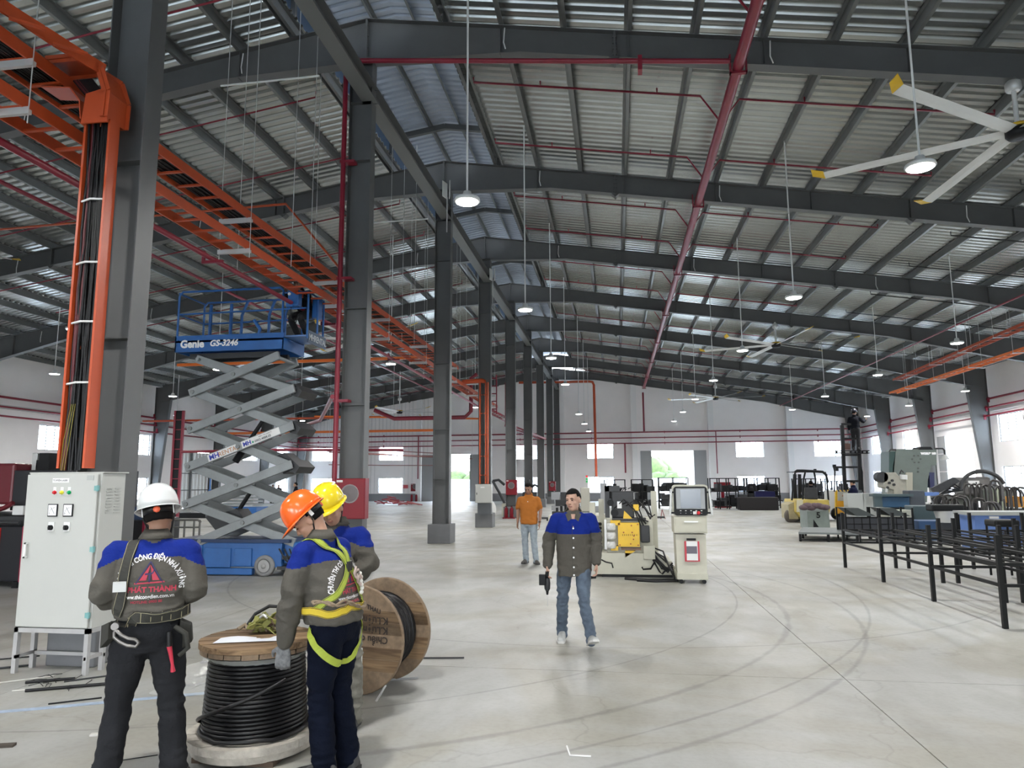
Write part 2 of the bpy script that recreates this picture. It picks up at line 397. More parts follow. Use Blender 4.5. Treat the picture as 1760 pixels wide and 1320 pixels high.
mb = MB(); wall_x(mb, XL-.2, .2, YF, YB+.2, 0, rz_top(XL)+.18, lh); wl = mb.build('wall_left', wallm, kind='structure', fix=True)
RW = [18.0, 24.6, 31.2, 38.45, 50.8, 56.9]; rh = []
for y in RW: rh += [(y-1.15, y+1.15, 3.55, 4.95), (y-1.15, y+1.15, .75, 2.3)]
rh.append((42.4, 45.5, 0, 4.2))
mb = MB(); wall_x(mb, XR, .2, YF, YB+.2, 0, rz_top(XR)+.18, rh); wr = mb.build('wall_right', wallm, kind='structure', fix=True)
mb = MB(); wall_y(mb, YF-.2, .2, XL-.3, XR+.3, 0, lambda x: rz_top(x)+.15, [(-14, -9, 0, 4), (0, 5, 0, 4), (-22, -18, 1, 3.5), (-6, -3, 1, 3.5), (9, 12, 1, 3.5)]); mb.build('wall_front', wallm, kind='structure', fix=True)
# windows: translucent glazing with bars and sills
pane = bpy.data.materials.new('hazy_glass'); pane.use_nodes = True; n2 = pane.node_tree; n2.nodes.clear()
tr = n2.nodes.new('ShaderNodeBsdfTranslucent'); tr.inputs[0].default_value = (.9, .95, 1, 1); tp = n2.nodes.new('ShaderNodeBsdfTransparent'); mx = n2.nodes.new('ShaderNodeMixShader'); mx.inputs[0].default_value = .62
oo = n2.nodes.new('ShaderNodeOutputMaterial'); n2.links.new(tp.outputs[0], mx.inputs[1]); n2.links.new(tr.outputs[0], mx.inputs[2]); n2.links.new(mx.outputs[0], oo.inputs[0])
wfm = mat('window_frame_grey', (.20, .21, .21), .5)
wn = [0]
def window(P, a, b_, z0, z1, axis, rows, cols):
    wn[0] += 1; t = mkroot('window_%d' % wn[0], P((a+b_)/2, z0), kind='structure')
    mb = MB(); q = .035
    def bx(u0, u1, v0, v1, d=.03): A = V(P(u0, v0)); B = V(P(u1, v1)); e = V((0, d, 0)) if axis == 'y' else V((d, 0, 0)); mb.b2(A-e, B+e)
    bx(a, b_, z0, z0+q); bx(a, b_, z1-q, z1); bx(a, a+q, z0, z1); bx(b_-q, b_, z0, z1)
    mb.build('window_frame', wfm, t)
    for i in range(cols):
        for j in range(rows):
            u0 = a+q+(b_-a-2*q)*i/cols; u1 = a+q+(b_-a-2*q)*(i+1)/cols; v0 = z0+q+(z1-z0-2*q)*j/rows; v1 = z0+q+(z1-z0-2*q)*(j+1)/rows
            mb = MB(); e = V((0, .003, 0)) if axis == 'y' else V((.003, 0, 0)); mb.b2(V(P(u0+.012, v0+.008))-e, V(P(u1-.012, v1-.008))+e); mb.build('pane', pane, t)
    mb = MB()
    for i in range(1, cols): u0 = a+q+(b_-a-2*q)*i/cols; bx(u0-.02, u0+.02, z0, z1, .012)
    for j in range(1, rows): v0 = z0+q+(z1-z0-2*q)*j/rows; bx(a, b_, v0-.014, v0+.014, .01)
    mb.build('glazing_bars', wfm, t)
for x in BW:
    window(lambda u_, v_: (u_, YB+.1, v_), x-1.1, x+1.1, 3.5, 4.75, 'y', 4, 4); window(lambda u_, v_: (u_, YB+.1, v_), x-1.1, x+1.1, .68, 2.0, 'y', 4, 4)
for y in LW:
    if y > 28: window(lambda u_, v_: (XL-.1, u_, v_), y-1.1, y+1.1, 3.35, 4.6, 'x', 8, 4); window(lambda u_, v_: (XL-.1, u_, v_), y-1.1, y+1.1, .68, 2.0, 'x', 8, 4)
for y in RW:
    if y > 28: window(lambda u_, v_: (XR+.1, u_, v_), y-1.15, y+1.15, 3.55, 4.95, 'x', 9, 3); window(lambda u_, v_: (XR+.1, u_, v_), y-1.15, y+1.15, .75, 2.3, 'x', 9, 3)
# wall cladding seams: vertical steps, pilasters and dado
for i, x in enumerate([-22.6, -16.9, -10.7, -4.5, 1.55, 7.75, 13.9]):
    MB().b2((x-.22, YB-.45, 0), (x+.22, YB, rz_top(x)-.2)).build('trim_%d' % (i+1), mat('pilaster_white', (.84, .83, .82), .6), kind='structure')
for i, (a, b_) in enumerate([(XL, -15.9), (-12.1, 2.0), (7.4, XR)]):
    MB().b2((a, YB-.02, 0), (b_, YB-.004, .64)).build('baseboard_back' if i == 0 else 'baseboard_back.%03d' % i, mat('dado_grey', (.25, .255, .27), .6), kind='structure')
for i in range(36):          # corrugated inner lining, left part of the back wall
    x = XL+.2+i*.34
    if not any(h[0]-.05 < x < h[1]+.05 for h in bh): MB().b2((x-.02, YB-.03, .66), (x+.02, YB, rz_top(x))).build('lining_rib', wallc, wb)
    elif not (-15.6 < x < -12.4): MB().b2((x-.02, YB-.03, 4.78), (x+.02, YB, rz_top(x))).build('lining_rib', wallc, wb)
# side gutters/rails under the window heads
for nm, x, s in (('trim_8', XL+.12, 1), ('trim_9', XR-.12, -1)):
    MB().b2((x-.06, 10, 5.15), (x+.06, YB-.5, 5.33)).build(nm, mat('rail_white', (.55, .55, .54), .5), kind='structure')
# doors: folding leaves of the back doors, corrugated sliding door at left, leaves at right
def leaf(mb, x0, x1, y, z1, n_=4):
    for j in range(n_):
        mb.b2((x0, y-.03, z1*j/n_+.02), (x1, y+.03, z1*(j+1)/n_-.02))
    mb.b2((x0+.01, y-.02, 0), (x1-.01, y+.02, z1))
leafm = mat('door_leaf_grey', (.30, .305, .31), .5)
dn = 0
for a, b_, y in ((2.0, 2.9, YB-.35), (6.3, 7.3, YB-.35), (-16.6, -15.6, YB-.35), (-12.4, -11.2, YB-.35)):
    dn += 1; mb = MB(); leaf(mb, a, b_, y, 4.1 if a > 0 else 3.95); mb.build('door_%d' % dn, leafm, kind='structure')
sd = mkroot('door_5', (XL+.1, 45, 0), kind='structure')
for i in range(24): y = 42.7+i*.2; MB().b2((XL+.02, y+.01, .05), (XL+.06+(i % 2)*.05, y+.19, 3.7)).build('corrugated_panel', mat('clear_sheet', (.5, .5, .49), .4), sd)
for y in (44.0, 46.2, 47.55, 42.65): MB().b2((XL+.1, y-.06, 0), (XL+.22, y+.06, 3.8)).build('door_post', steel, sd)
for z in (1.2, 2.3): MB().b2((XL+.1, 42.7, z-.03), (XL+.18, 47.5, z+.03)).build('door_rail', steel, sd)
mb = MB()
for j in range(4): mb.b2((XR-.35, 44.9, 1.05*j+.02), (XR-.29, 45.9, 1.05*j+1.03))
mb.build('door_6', leafm, kind='structure')
# wall columns, tapered
def wcol(x, s, y, k):
    side = 'left' if s < 0 else 'right'
    t = mkroot('wall_column', (x, y, 0), 'dark grey tapered steel column against the %s wall, below the %s rafter' % (side, ordn[k]), 'column', 'tapered columns of the %s wall' % side)
    zt = rz_top(x)-.05; i0 = x-s*.35; i1 = x-s*1.0
    MB().prism([(x, y-.006, 0), (i0, y-.006, 0), (i1, y-.006, zt-.6), (i1, y-.006, zt), (x, y-.006, zt)], (0, -.006, 0), (0, .018, 0)).build('web', steel, t, fix=True)
    MB().bar((x, y, 0), (x, y, zt), .014, .24, (0, 1, 0)).build('flange', steel, t)
    mb = MB(); mb.bar((i0, y, 0), (i1, y, zt-.6), .014, .24, (0, 1, 0)); mb.build('flange', steel, t)
for k, y in enumerate(FRY):
    if k >= 1: wcol(XL+.35, -1, y, k); wcol(XR-.35, 1, y, k)
# ---- outside: ground, hedge, walls
og = MB().b2((-140, -60, -.5), (140, 240, -.31)).build('ground_outside', mat('outside_paving', (.55, .55, .52), .9), kind='structure')
gm = mat('foliage_green', (.045, .075, .012), .8, 0, .5, 3)
def bush(x, y, s, lab, g):
    mb = MB(); rnd = random.Random(int(x*31+y))
    for i in range(16):
        a = rnd.uniform(0, 6.28); q = rnd.uniform(0, s); mb.ell((x+q*cos(a), y+q*sin(a)*.6, rnd.uniform(.2, 1.1)*s*.7), (s*.5, s*.45, s*.45), 8, 5)
    t = mb.build('bush', gm); tag(t, lab, 'bush', g); d = t.modifiers.new('d', 'DISPLACE'); tx = bpy.data.textures.new('c', 'CLOUDS'); tx.noise_scale = .6; d.texture = tx; d.strength = .8
    return t
bush(6.6, 84, 2.2, 'sunlit green bush seen through the back door right of the columns', 'bushes outside the doors')
bush(-17.0, 84, 2.6, 'bright yellow-green bush seen through the back door left of the columns', 'bushes outside the doors')
bush(3.6, 90, 4.6, 'larger pale green tree top seen through the back door right of the columns', 'bushes outside the doors')
MB().b2((-40, 78, -.3), (30, 78.3, 1.9)).build('boundary_wall', mat('boundary_white', (.75, .75, .74), .8), label='low white boundary wall outside the back doors', cat='wall')
# ================================================================ sprinkler pipes
MPX, MPZ = 2.45, 9.38
t = mkroot('sprinkler_main', (MPX, 20, MPZ), 'large dark red sprinkler main pipe running down the hall, right of the columns', 'pipe')
MB().tube([(MPX, YF+1, MPZ), (MPX, 59.3, MPZ)], .105, 14).build('main_pipe', redp, t)
for y in FRY[0:]:
    mb = MB(); mb.b2((MPX-.16, y-.2, MPZ-.14), (MPX+.16, y-.12, MPZ-.1)); mb.b2((MPX-.16, y-.2, MPZ-.14), (MPX-.13, y-.12, MPZ+.25)); mb.b2((MPX+.13, y-.2, MPZ-.14), (MPX+.16, y-.12, MPZ+.25)); mb.build('pipe_hanger', redp, t)
head = MB().cyl((0, 0, 0), (0, 0, .05), .014, n=6).cyl((0, 0, .05), (0, 0, .11), .02, n=6).mesh('sprinkler_head', redp)
ys = []
for k in range(len(FRY)-1):
    for q in (.3, .75): ys.append(FRY[k]+(FRY[k+1]-FRY[k])*q)
for y in ys:
    zz = lambda x: rz_top(x)-.06
    mb = MB(); mb.tube([(MPX, y, MPZ+.02), (MPX-.42, y, zz(MPX-.45)), (-3.05, y, zz(-3.05)), (-3.05, y, zz(-3.05)+.12)], .024, 6)
    b1 = mb.build('branch_pipe', redp, t)
    mb = MB(); mb.tube([(MPX, y, MPZ+.02), (MPX+.4, y, zz(MPX+.45)), (7.9, y, zz(7.9)), (7.9, y, zz(7.9)+.1)], .024, 6); b2_ = mb.build('branch_pipe', redp, t)
    for x in (-1.5, 1.1): inst('sprinkler_head', head, (x, y, zz(x)+.02), b1)
    for x in (4.2, 6.8): inst('sprinkler_head', head, (x, y, zz(x)+.02), b2_)
# left side branches and outer right side branches
t2 = mkroot('sprinkler_main', (-14.5, 20, 7.7), 'red sprinkler main pipe far left under the roof with thin branches', 'pipe')
MB().tube([(-14.5, YF+1, 8.9), (-14.5, 59.3, 8.9)], .06, 8).build('main_pipe', redp, t2)
for y in ys:
    zz = lambda x: rz_top(x)-.06
    MB().tube([(-6.9, y, zz(-6.9)+.14), (-6.9, y, zz(-6.9)), (-22, y, zz(-22))], .022, 6).build('branch_pipe', redp, t2)
t3 = mkroot('sprinkler_main', (13.2, 20, 7.9), 'thin dark sprinkler pipe run far right under the roof with branches', 'pipe')
MB().tube([(13.2, YF+1, 7.6), (13.2, 59.3, 7.6)], .035, 8).build('main_pipe', redp, t3)
for y in ys:
    zz = lambda x: rz_top(x)-.1
    MB().tube([(9.9, y, zz(9.9)+.12), (9.9, y, zz(9.9)), (17, y, zz(17))], .022, 6).build('branch_pipe', darkm, t3)
# riser at column 2 with the cross pipe
t = mkroot('hydrant_riser_pipe', (-5.2, 12.78, 1.7), 'red riser pipe up the second column then across to the red main', 'pipe')
MB().tube([(-5.24, 12.76, 1.7), (-5.24, 12.76, 9.2), (-5.24, 12.76, 10.15), (-5.2, 12.76, 10.22), (-5.05, 12.78, 10.2), (2.3, 12.82, 9.5)], .05, 10).build('pipe', redp, t)
for z in (3.2, 5.6, 8.0): MB().b2((-5.3, 12.72, z), (-5.0, 12.9, z+.05)).build('pipe_clamp', redp, t)
MB().b2((.6, 12.75, 9.45), (.68, 12.95, 9.75)).build('pipe_clamp', redp, t)
# three red pipes around the walls
for i, z in enumerate((5.62, 5.16, 4.72)):
    r_ = (.055, .045, .045)[i]; d = .35+.12*i
    pts = [(XL+d, 10, z+.1), (XL+d, YB-d-.6, z-.05), (XL+d+.5, YB-.55, z-.05), (XR-d-.5, YB-.55, z+.05), (XR-d, YB-d-.6, z+.1), (XR-d, 14, z+.25)]
    q = mkroot('wall_pipe', (0, YB-.5, z), '%s of the three red pipes running round the far walls' % ('topmost', 'middle', 'lowest')[i], 'pipe', 'red wall pipes')
    MB().tube(pts, r_, 8).build('pipe', redp, q)
    for x in range(-26, 19, 6): MB().b2((x-.02, YB-.62, z-.1), (x+.02, YB-.4, z+.1)).build('pipe_bracket', redp, q)
    for y in FRY[3:]:
        for xx in (XL+d, XR-d): MB().b2((xx-.05, y-.15, z-.02), (xx+.05, y-.1, z+.25)).build('pipe_bracket', redp, q)
for i, (x, z0, z1, lab) in enumerate([(2.35, 5.7, 8.95, 'thin red drop pipe at the far end of the red main'), (8.1, 2.2, 5.6, 'dark red drop pipe right of the back door'), (.75, 2.3, 4.7, 'dark red drop pipe between the small window and the back door'), (-16.9, 1.9, 5.6, 'thin red drop pipe to the far red hose cabinet')]):
    q = MB().tube([(x, YB-.5, z0), (x, YB-.5, z1)], (.07, .04, .07, .05)[i], 8).build('drop_pipe', redp, label=lab, cat='pipe', group='drop pipes on the far wall')
q = MB().tube([(-7.6, 56, 9.55), (-1.95, 56, 9.5), (-1.7, 56, 9.45), (-1.6, 56, 9.2), (-1.55, 55.8, 2.0)], .1, 8).build('cable_conduit', orangep, label='orange-red conduit crossing from the far columns and dropping to the machines', cat='pipe')
q = MB().tube([(-11.6, 33, 5.15), (-10.6, 33, 4.72), (-7.1, 33, 4.72), (-6.8, 33, 5.0), (-6.8, 33, 6.6), (-6.5, 33, 6.8)], .1, 8).build('angled_pipe', redp, label='thick red pipe with right-angle bend between second and third columns', cat='pipe')
q = MB().tube([(-16, 36, 5.2), (-6.8, 36, 4.9)], .05, 6).build('cable_conduit', orangel, label='thin bright orange tray edge running left of the third column, far off', cat='pipe')
for i, (p, lab) in enumerate([([(-5.3, 12.7, 3.3), (-7.4, 17, 3.25), (-12, 22, 3.0)], 'red horizontal pipe leaving the second column to the left, behind the scissor lift')]):
    MB().tube(p, .045, 8).build('branch_pipe', redp, label=lab, cat='pipe')
# sagging lines across the far left part
for i, (a, b_, z0, z1) in enumerate([((-20, 42), (-11.5, 47), 4.0, 3.55), ((-19.5, 46), (-11, 46), 3.75, 3.3), ((-18.5, 44), (-10, 49), 3.6, 3.25), ((-21, 50), (-13, 51), 2.95, 2.85)]):
    hpq = MB().tube([(a[0], a[1], z0), ((a[0]+b_[0])/2, (a[1]+b_[1])/2, (z0+z1)/2-.02), (b_[0], b_[1], z1)], .03, 6).build('hanging_pipe', mat('rust_pipe', (.25, .10, .09), .6), label='%s of the thin pipes slung across in front of the far left windows' % ('highest', 'second', 'third', 'lowest')[i], cat='pipe', group='slung pipes at far left')
    for q_, z_ in ((a, z0), (b_, z1)): MB().cyl((q_[0], q_[1], z_), (q_[0], q_[1], rz_top(q_[0])), .008, n=4).build('suspension_wire', zinc, hpq)
# ================================================================ cable ladder trays
def ladder(t, P, Q, w, side_h, rung, m, up=(0, 0, 1), rmax=150):
    P = V(P); Q = V(Q); S, U, D = frame_of(Q-P, up); L = (Q-P).length
    for s in (-1, 1):
        MB().bar(P+S*s*w/2, Q+S*s*w/2, .02, side_h, up).build('side_rail', m, t)
    n_ = int(L/rung)
    me = MB().box((0, 0, 0), (w, .04, .025)).mesh('rung', m)
    M = Matrix((S, D, U)).transposed().to_euler()
    for i in range(min(n_, rmax)):
        inst('rung', me, P+D*(rung*(i+.5))-U*(side_h/2-.02), t, M)
def cables(t, pts, n_, w, r_, m, name='cable', jit=.006):
    for i in range(n_):
        o = (i-(n_-1)/2)*w/n_; rnd = random.Random(i*7+n_)
        MB().tube([V(p)+V((o+rnd.uniform(-jit, jit)*3, rnd.uniform(-jit, jit)*3, rnd.uniform(0, .03))) for p in pts], r_*(.8+.4*rnd.random()), 6).build(name, m, t)
TX = -5.72; TW = .40
ct1 = mkroot('cable_tray', (TX, 12, 5.85), 'upper orange ladder tray loaded with black cables, left of the columns', 'cable tray', 'orange overhead cable trays')
ladder(ct1, (TX, -3, 5.86), (TX, 24.5, 5.72), TW, .13, .42, orangep)
bl = MB()
for i in range(9): 
    x = TX-.14+.035*i; bl.tube([(x+random.uniform(-.01, .01), y, 5.83-.005*(y+3)*.9+random.uniform(0, .025)) for y in range(-3, 25, 2)], .016, 5)
tag(bl.build('cable_bundle', black), 'black cables lying in the upper orange tray', 'cables')
MB().b2((TX-.17, -3, 5.805), (TX+.17, 24, 5.81)).build('tray_liner', blackm, ct1)
ct2 = mkroot('cable_tray', (TX+.05, 12, 5.3), 'lower orange ladder tray, empty rungs, hung beneath the loaded one', 'cable tray', 'orange overhead cable trays')
ladder(ct2, (TX, -3, 5.36), (TX, 33, 5.2), TW, .13, .42, orangep)
rp_ = mkroot('tray_side_pipe', (TX-.3, 12, 5.1), 'dark red pipe slung below and left of the lower orange tray', 'pipe')
MB().tube([(TX-.32, -3, 5.14), (TX-.32, 45, 4.95)], .042, 10).build('pipe', redp, rp_)
for y in (5.1, 9.6, 14, 18.5, 23): MB().b2((TX-.42, y, 5.0), (TX-.1, y+.04, 5.04)).b2((TX-.44, y, 5.0), (TX-.4, y+.04, 5.2)).build('pipe_hanger', redp, rp_)
zn = 0
for y in (5.6, 9.75, 13.2, 16.5, 20, 24, 28, 32):
    zn += 1; h = mkroot('tray_hanger', (TX, y, 5.2), 'white trapeze hanger carrying both orange trays, number %s from the viewer' % ordn[zn], 'bracket', 'trapeze hangers of the trays')
    for z in (5.73-.005*y*.9, 5.23-.004*y*.9):
        MB().b2((TX-.27, y-.02, z-.02), (TX+.27, y+.02, z+.025)).b2((TX-.27, y-.022, z+.02), (TX+.27, y-.018, z+.05)).build('channel', zinc, h)
    for s in (-1, 1): MB().cyl((TX+s*.25, y, 5.1), (TX+s*.25, y, rz_top(TX)+.1), .006, n=5).build('threaded_rod', zinc, h)
# elbow from the trays down column 1
el = mkroot('cable_tray', (-5.15, 6.1, 3.6), 'orange vertical tray full of black cables down the nearest column into the grey cabinet', 'cable tray')
def ribbon3(path, w, d, m, nm, t):
    mb = MB()
    for a, b_ in zip(path, path[1:]): mb.bar(a, b_, w, d, (0, 1, 0))
    return mb.build(nm, m, t)
VY = 6.14; vx0, vx1 = -5.26, -4.99
for x in (vx0, vx1): MB().b2((x-.012, VY-.07, 1.84), (x+.012, VY+.07, 5.35)).build('side_rail', orangep, el)
MB().b2((vx0, VY+.055, 1.84), (vx1, VY+.065, 5.35)).build('back_plate', blackm, el)
for z in (2.1, 3.0, 3.9, 4.8): MB().b2((vx0, VY-.02, z), (vx1, VY+.01, z+.03)).build('rung', orangep, el)
for z in (2.65, 3.25, 3.85, 4.5): MB().tube([(vx0+.01, VY-.05, z), ((vx0+vx1)/2, VY-.085, z+.01), (vx1-.01, VY-.05, z+.012)], .011, 6).build('cable_tie', whitem, el)
# elbow piece: outer and inner plates and sides
ex = [(-5.0, 5.35), (-4.99, 5.62), (-5.08, 5.86), (-5.32, 6.02), (-5.72, 6.02)]
for yy in (VY-.14, VY+.16):
    mb = MB()
    for (x0, z0), (x1, z1) in zip(ex, ex[1:]): mb.bar((x0-.0, yy, z0), (x1, yy, z1), .015, .09, (0, 1, 0) if abs(x1-x0) < 0 else (0, 0, 1) if abs(x1-x0) > abs(z1-z0) else (1, 0, 0))
    mb.build('elbow_side', orangep, el)
MB().prism([(vx0-.01, VY-.12, 5.3), (vx1+.012, VY-.12, 5.3), (vx1+.012, VY-.12, 5.58), (vx1-.07, VY-.12, 5.66), (vx0+.02, VY-.12, 5.62)], (0, 0, 0), (0, .02, 0)).build('elbow_cover', orangep, el, fix=True)
mb = MB()
for (x0, z0), (x1, z1) in zip(ex, ex[1:]): mb.bar((x0, VY, z0), (x1, VY, z1), .32, .012, (0, 0, 1) if abs(x1-x0) > abs(z1-z0) else (1, 0, 0))
mb.build('elbow_outer_plate', orangep, el)
ei = [(-5.27, 5.35), (-5.30, 5.55), (-5.42, 5.7), (-5.75, 5.74)]
mb = MB()
for (x0, z0), (x1, z1) in zip(ei, ei[1:]): mb.bar((x0, VY, z0), (x1, VY, z1), .26, .012, (0, 0, 1) if abs(x1-x0) > abs(z1-z0) else (1, 0, 0))
mb.build('elbow_inner_plate', mat('orange_shade_plate', (.5, .08, .03), .45), el)
# curved branch joining the tray
br = mkroot('cable_tray', (-5.5, 5, 5.9), 'short curved orange tray joining the vertical drop to the loaded tray', 'cable tray')
for off, nm in ((0, 'side_rail'), (.26, 'side_rail')):
    P = [(-5.52+off*.3, 4.2+off, 5.9), (-5.40+off*.2, 4.9+off*.8, 5.95), (-5.28, 5.5+off*.5, 5.95), (-5.1+off*.1, 5.95+off*.4, 5.88)]
    mb = MB()
    for a, b_ in zip(P, P[1:]): mb.bar(a, b_, .015, .13)
    mb.build(nm, orangep, br)
for i in range(3): MB().bar((-5.42+.1*i, 4.75+.4*i, 5.86), (-5.22+.1*i, 4.95+.4*i, 5.86), .04, .02).build('rung', orangep, br)
cb = MB(); cr = MB()
for i in range(15):
    x = vx0+.035+i*(vx1-vx0-.07)/14; rnd = random.Random(i)
    pts = [(x+rnd.uniform(-.012, .012), VY-.015-rnd.uniform(0, .05), z) for z in (1.82, 2.4, 3.0, 3.6, 4.2, 4.8, 5.34)]+[(x-.04, VY-.02, 5.6), (x-.25, VY-.02, 5.84)]
    (cr if i in (1, 2, 4) else cb).tube(pts, .0125, 6)
tag(cb.build('cable_bundle', black), 'thick black cables dropping inside the orange tray on the nearest column', 'cables')
tag(cr.build('cable_bundle', mat('dark_red_cable', (.10, .015, .02), .4)), 'dark red cables among the black ones in the nearest vertical tray', 'cables')
yc = MB()
for i in range(3): yc.tube([(vx0+.05+.02*i, VY-.09, 1.82), (vx0+.07+.03*i, VY-.1, 2.1), (vx0+.11+.02*i, VY-.085, 2.45)], .0035, 5)
tag(yc.build('earth_cable', mat('yellow_cable', (.25, .21, .03), .5)), 'thin yellow-green earth wires at the foot of the nearest vertical tray', 'cables')
# tray on column 4
e4 = mkroot('cable_tray', (-4.95, 26.05, 3.5), 'orange vertical ladder tray on the fourth column above the small grey cabinet', 'cable tray')
for x in (-5.02, -4.8, -4.72): MB().b2((x-.02, 26.0, 1.6), (x+.02, 26.12, 5.4)).build('side_rail', orangep, e4)
for z in (1.9, 2.6, 3.4, 4.2, 4.9): MB().b2((-5.02, 26.0, z), (-4.72, 26.03, z+.03)).build('rung', orangep, e4)
MB().tube([(-4.86, 26.0, 5.36), (-4.86, 26.0, 5.42), (-4.95, 26.0, 5.46), (-5.7, 26.0, 5.42)], .09, 8).build('elbow', orangep, e4)
MB().tube([(-4.9, 26.02, 1.6), (-4.9, 26.02, 5.3)], .03, 6).build('cable', black, e4)
# overhead trays at right, small tray and ladders around columns 5/6
rt = 0
for (x0, y0, x1, y1, z, lab) in [(14.4, 38.5, 13.3, 20, 6.75, 'upper red-orange cable tray hung at far right under the roof'), (14.9, 40.5, 14.6, 20, 6.3, 'lower bright orange cable tray hung at far right under the roof')]:
    q = mkroot('cable_tray', ((x0+x1)/2, (y0+y1)/2, z), lab, 'cable tray', 'orange trays at far right')
    ladder(q, (x0, y0, z), (x1, y1, z), .4, .1, .5, orangel if z < 6.5 else orangep)
    for j in range(6):
        y = y1+(y0-y1)*(j+.3)/6; x = x1+(x0-x1)*(j+.3)/6
        mb = MB(); mb.cyl((x-.25, y, z-.05), (x-.25, y, rz_top(x)), .01, n=5); mb.cyl((x+.25, y, z-.05), (x+.25, y, rz_top(x)), .01, n=5); mb.b2((x-.27, y-.02, z-.08), (x+.27, y+.02, z-.05)); mb.build('hanger', zinc, q)
q = mkroot('cable_tray', (-5.9, 31.5, 4.5), 'dark red stepped ladder tray between the fourth and fifth columns', 'cable tray')
ladder(q, (-5.75, 30.5, 4.9), (-5.3, 34, 4.7), .35, .1, .4, redp)
for x in (-5.6, -5.3): MB().b2((x-.02, 31.4, 4.7), (x+.02, 31.5, 6.5)).build('side_rail', redp, q)
for j in range(5): MB().b2((-5.6, 31.4, 4.9+.35*j), (-5.3, 31.44, 4.95+.35*j)).build('rung', redp, q)
q = mkroot('cable_tray', (-5.4, 37, 5), 'dark red vertical ladder tray between the fifth and sixth columns', 'cable tray')
for x in (-5.75, -5.3): MB().b2((x-.02, 36.9, 4.6), (x+.02, 37, 6.9)).build('side_rail', redp, q)
for j in range(7): MB().b2((-5.75, 36.9, 4.7+.33*j), (-5.3, 36.94, 4.74+.33*j)).build('rung', redp, q)
ladder(q, (-5.6, 37, 4.6), (-4.7, 46, 4.4), .4, .1, .5, redp)
MB().tube([(-22, 14.8, 7.75), (-7, 13.9, 7.72), (-5.72, 13.9, 6.2)], .03, 4).build('orange_conduit', orangep, label='thin orange rail crossing from the far left to the orange trays', cat='rail')
MB().b2((-16.5, 24.5, 6.1), (-5.9, 24.6, 6.2)).build('orange_conduit', orangel, label='thin orange rail behind the scissor lift', cat='rail')
MB().b2((-27.5, 44.5, 4.9), (-10.5, 44.62, 5.05)).build('orange_conduit', orangel, label='bright orange tray edge seen low behind the scissor lift', cat='rail')
MB().b2((-26.5, 36.5, 5.1), (-12.5, 36.62, 5.2)).build('orange_conduit', orangep, label='orange-red tray edge above the corrugated sliding door', cat='rail')
lt = mkroot('cable_tray', (-18.6, 30.4, 4), 'dark vertical ladder tray with red edge, behind the white helmet', 'cable tray')
for x in (-20.15, -19.75): MB().b2((x-.05, 30, 0), (x+.05, 30.1, 5.0)).build('side_rail', redp, lt)
MB().b2((-20.1, 30.04, 0), (-19.8, 30.08, 5.0)).build('back_plate', blackm, lt)
for j in range(8): MB().b2((-20.15, 29.98, 1.4+.45*j), (-19.75, 30.0, 1.44+.45*j)).build('rung', redp, lt)
MB().tube([(-19.7, 30, 3.1), (-14.5, 30.5, 3.15), (-9.5, 31, 3.1)], .06, 8).build('branch_pipe', redp, label='red pipe reaching right from the dark ladder tray behind the lift', cat='pipe')
# rectangular duct grille in the roof at top left
q = mkroot('roof_vent', (-7.35, 8.8, 9.1), 'dark square roof fan opening with red disc at top left', 'vent')
MB().box((-7.55, 8.2, 8.78), (.62, .5, .05)).build('vent_plate', mat('dark_maroon', (.06, .012, .018), .5), q)
MB().cyl((-7.45, 8.15, 8.75), (-7.45, 8.15, 8.72), .1, n=16).build('disc', redp, q)
MB().tube([(-7.7, 8.0, 8.75), (-7.72, 7.95, 8.5), (-7.8, 7.9, 8.42)], .03, 6).build('pipe_stub', redp, q)
# thin suspension wires and crossbars by the tie beam
q = 0
for (y, xa, xb, z) in [(11.2, -7.0, -5.1, 8.9), (18.3, -7.2, -5.0, 8.9), (24.9, -7.4, -5.0, 8.8)]:
    t = mkroot('wire_crossbar', (xa, y, z), 'thin white crossbar with hanging wires left of the %s column' % (('second', 'third', 'fourth')[q]), 'crossbar', 'white crossbars under the roof'); q += 1
    MB().cyl((xa, y, z), (xb, y, z+.02), .018, n=6).build('bar', whitem, t)
    for x in (xa+.5, xa+1.5, xa+1.85): MB().cyl((x, y, 5.4), (x, y, rz_top(x)), .007, n=4).build('wire', zinc, t)
# ================================================================ high-bay lamps
shade_me = MB().lathe((0, 0, 0), [(.03, .16), (.06, .15), (.08, .07), (.19, .04), (.2, 0), (.19, -.012), (.17, -.012)], 20).mesh('housing', whitem)
lens_me = MB().cyl((0, 0, -.013), (0, 0, -.022), .165, n=20).mesh('diffuser', lampglow)
bulb = bpy.data.lights.new('lamp_light', 'SPOT'); bulb.energy = LAMP_W; bulb.spot_size = radians(179); bulb.spot_blend = .85; bulb.shadow_soft_size = .17; bulb.color = (1, .985, .96)
rows = [(-2.15, [-4.0, 3.1, 10.1, 17.1, 24.2, 31.1], 5.93, 'beside the columns'), (4.22, [-4, 3.1, 9.9, 16.95, 23.85, 31.0, 38.1], 5.93, 'right of the red main pipe'), (10.72, [9.9, 16.9, 23.7, 30.6, 38.1, 45], 5.93, 'in the second row to the right'),
        (16.95, [16.9, 23.8, 30.5, 37.1, 43.9, 50.9], 5.93, 'in the row by the right wall'), (-1.95, [38.6, 45.4, 52.4], 5.3, 'in the low distant row by the columns'),
        (-8.0, [-4, 3.1, 24.4, 40], 5.93, 'in the row left of the columns'), (-14.8, [3.1, 17.25, 24.5, 31.7, 45.9], 5.93, 'in the second row to the left'), (-21.6, [17, 24.4, 31.9, 46.6], 5.93, 'in the third row to the left'), (-25.4, [30.3, 38], 5.6, 'in the row by the left wall'), (4.22, [45.2, 52.3], 5.93, 'far end right of the red main')]
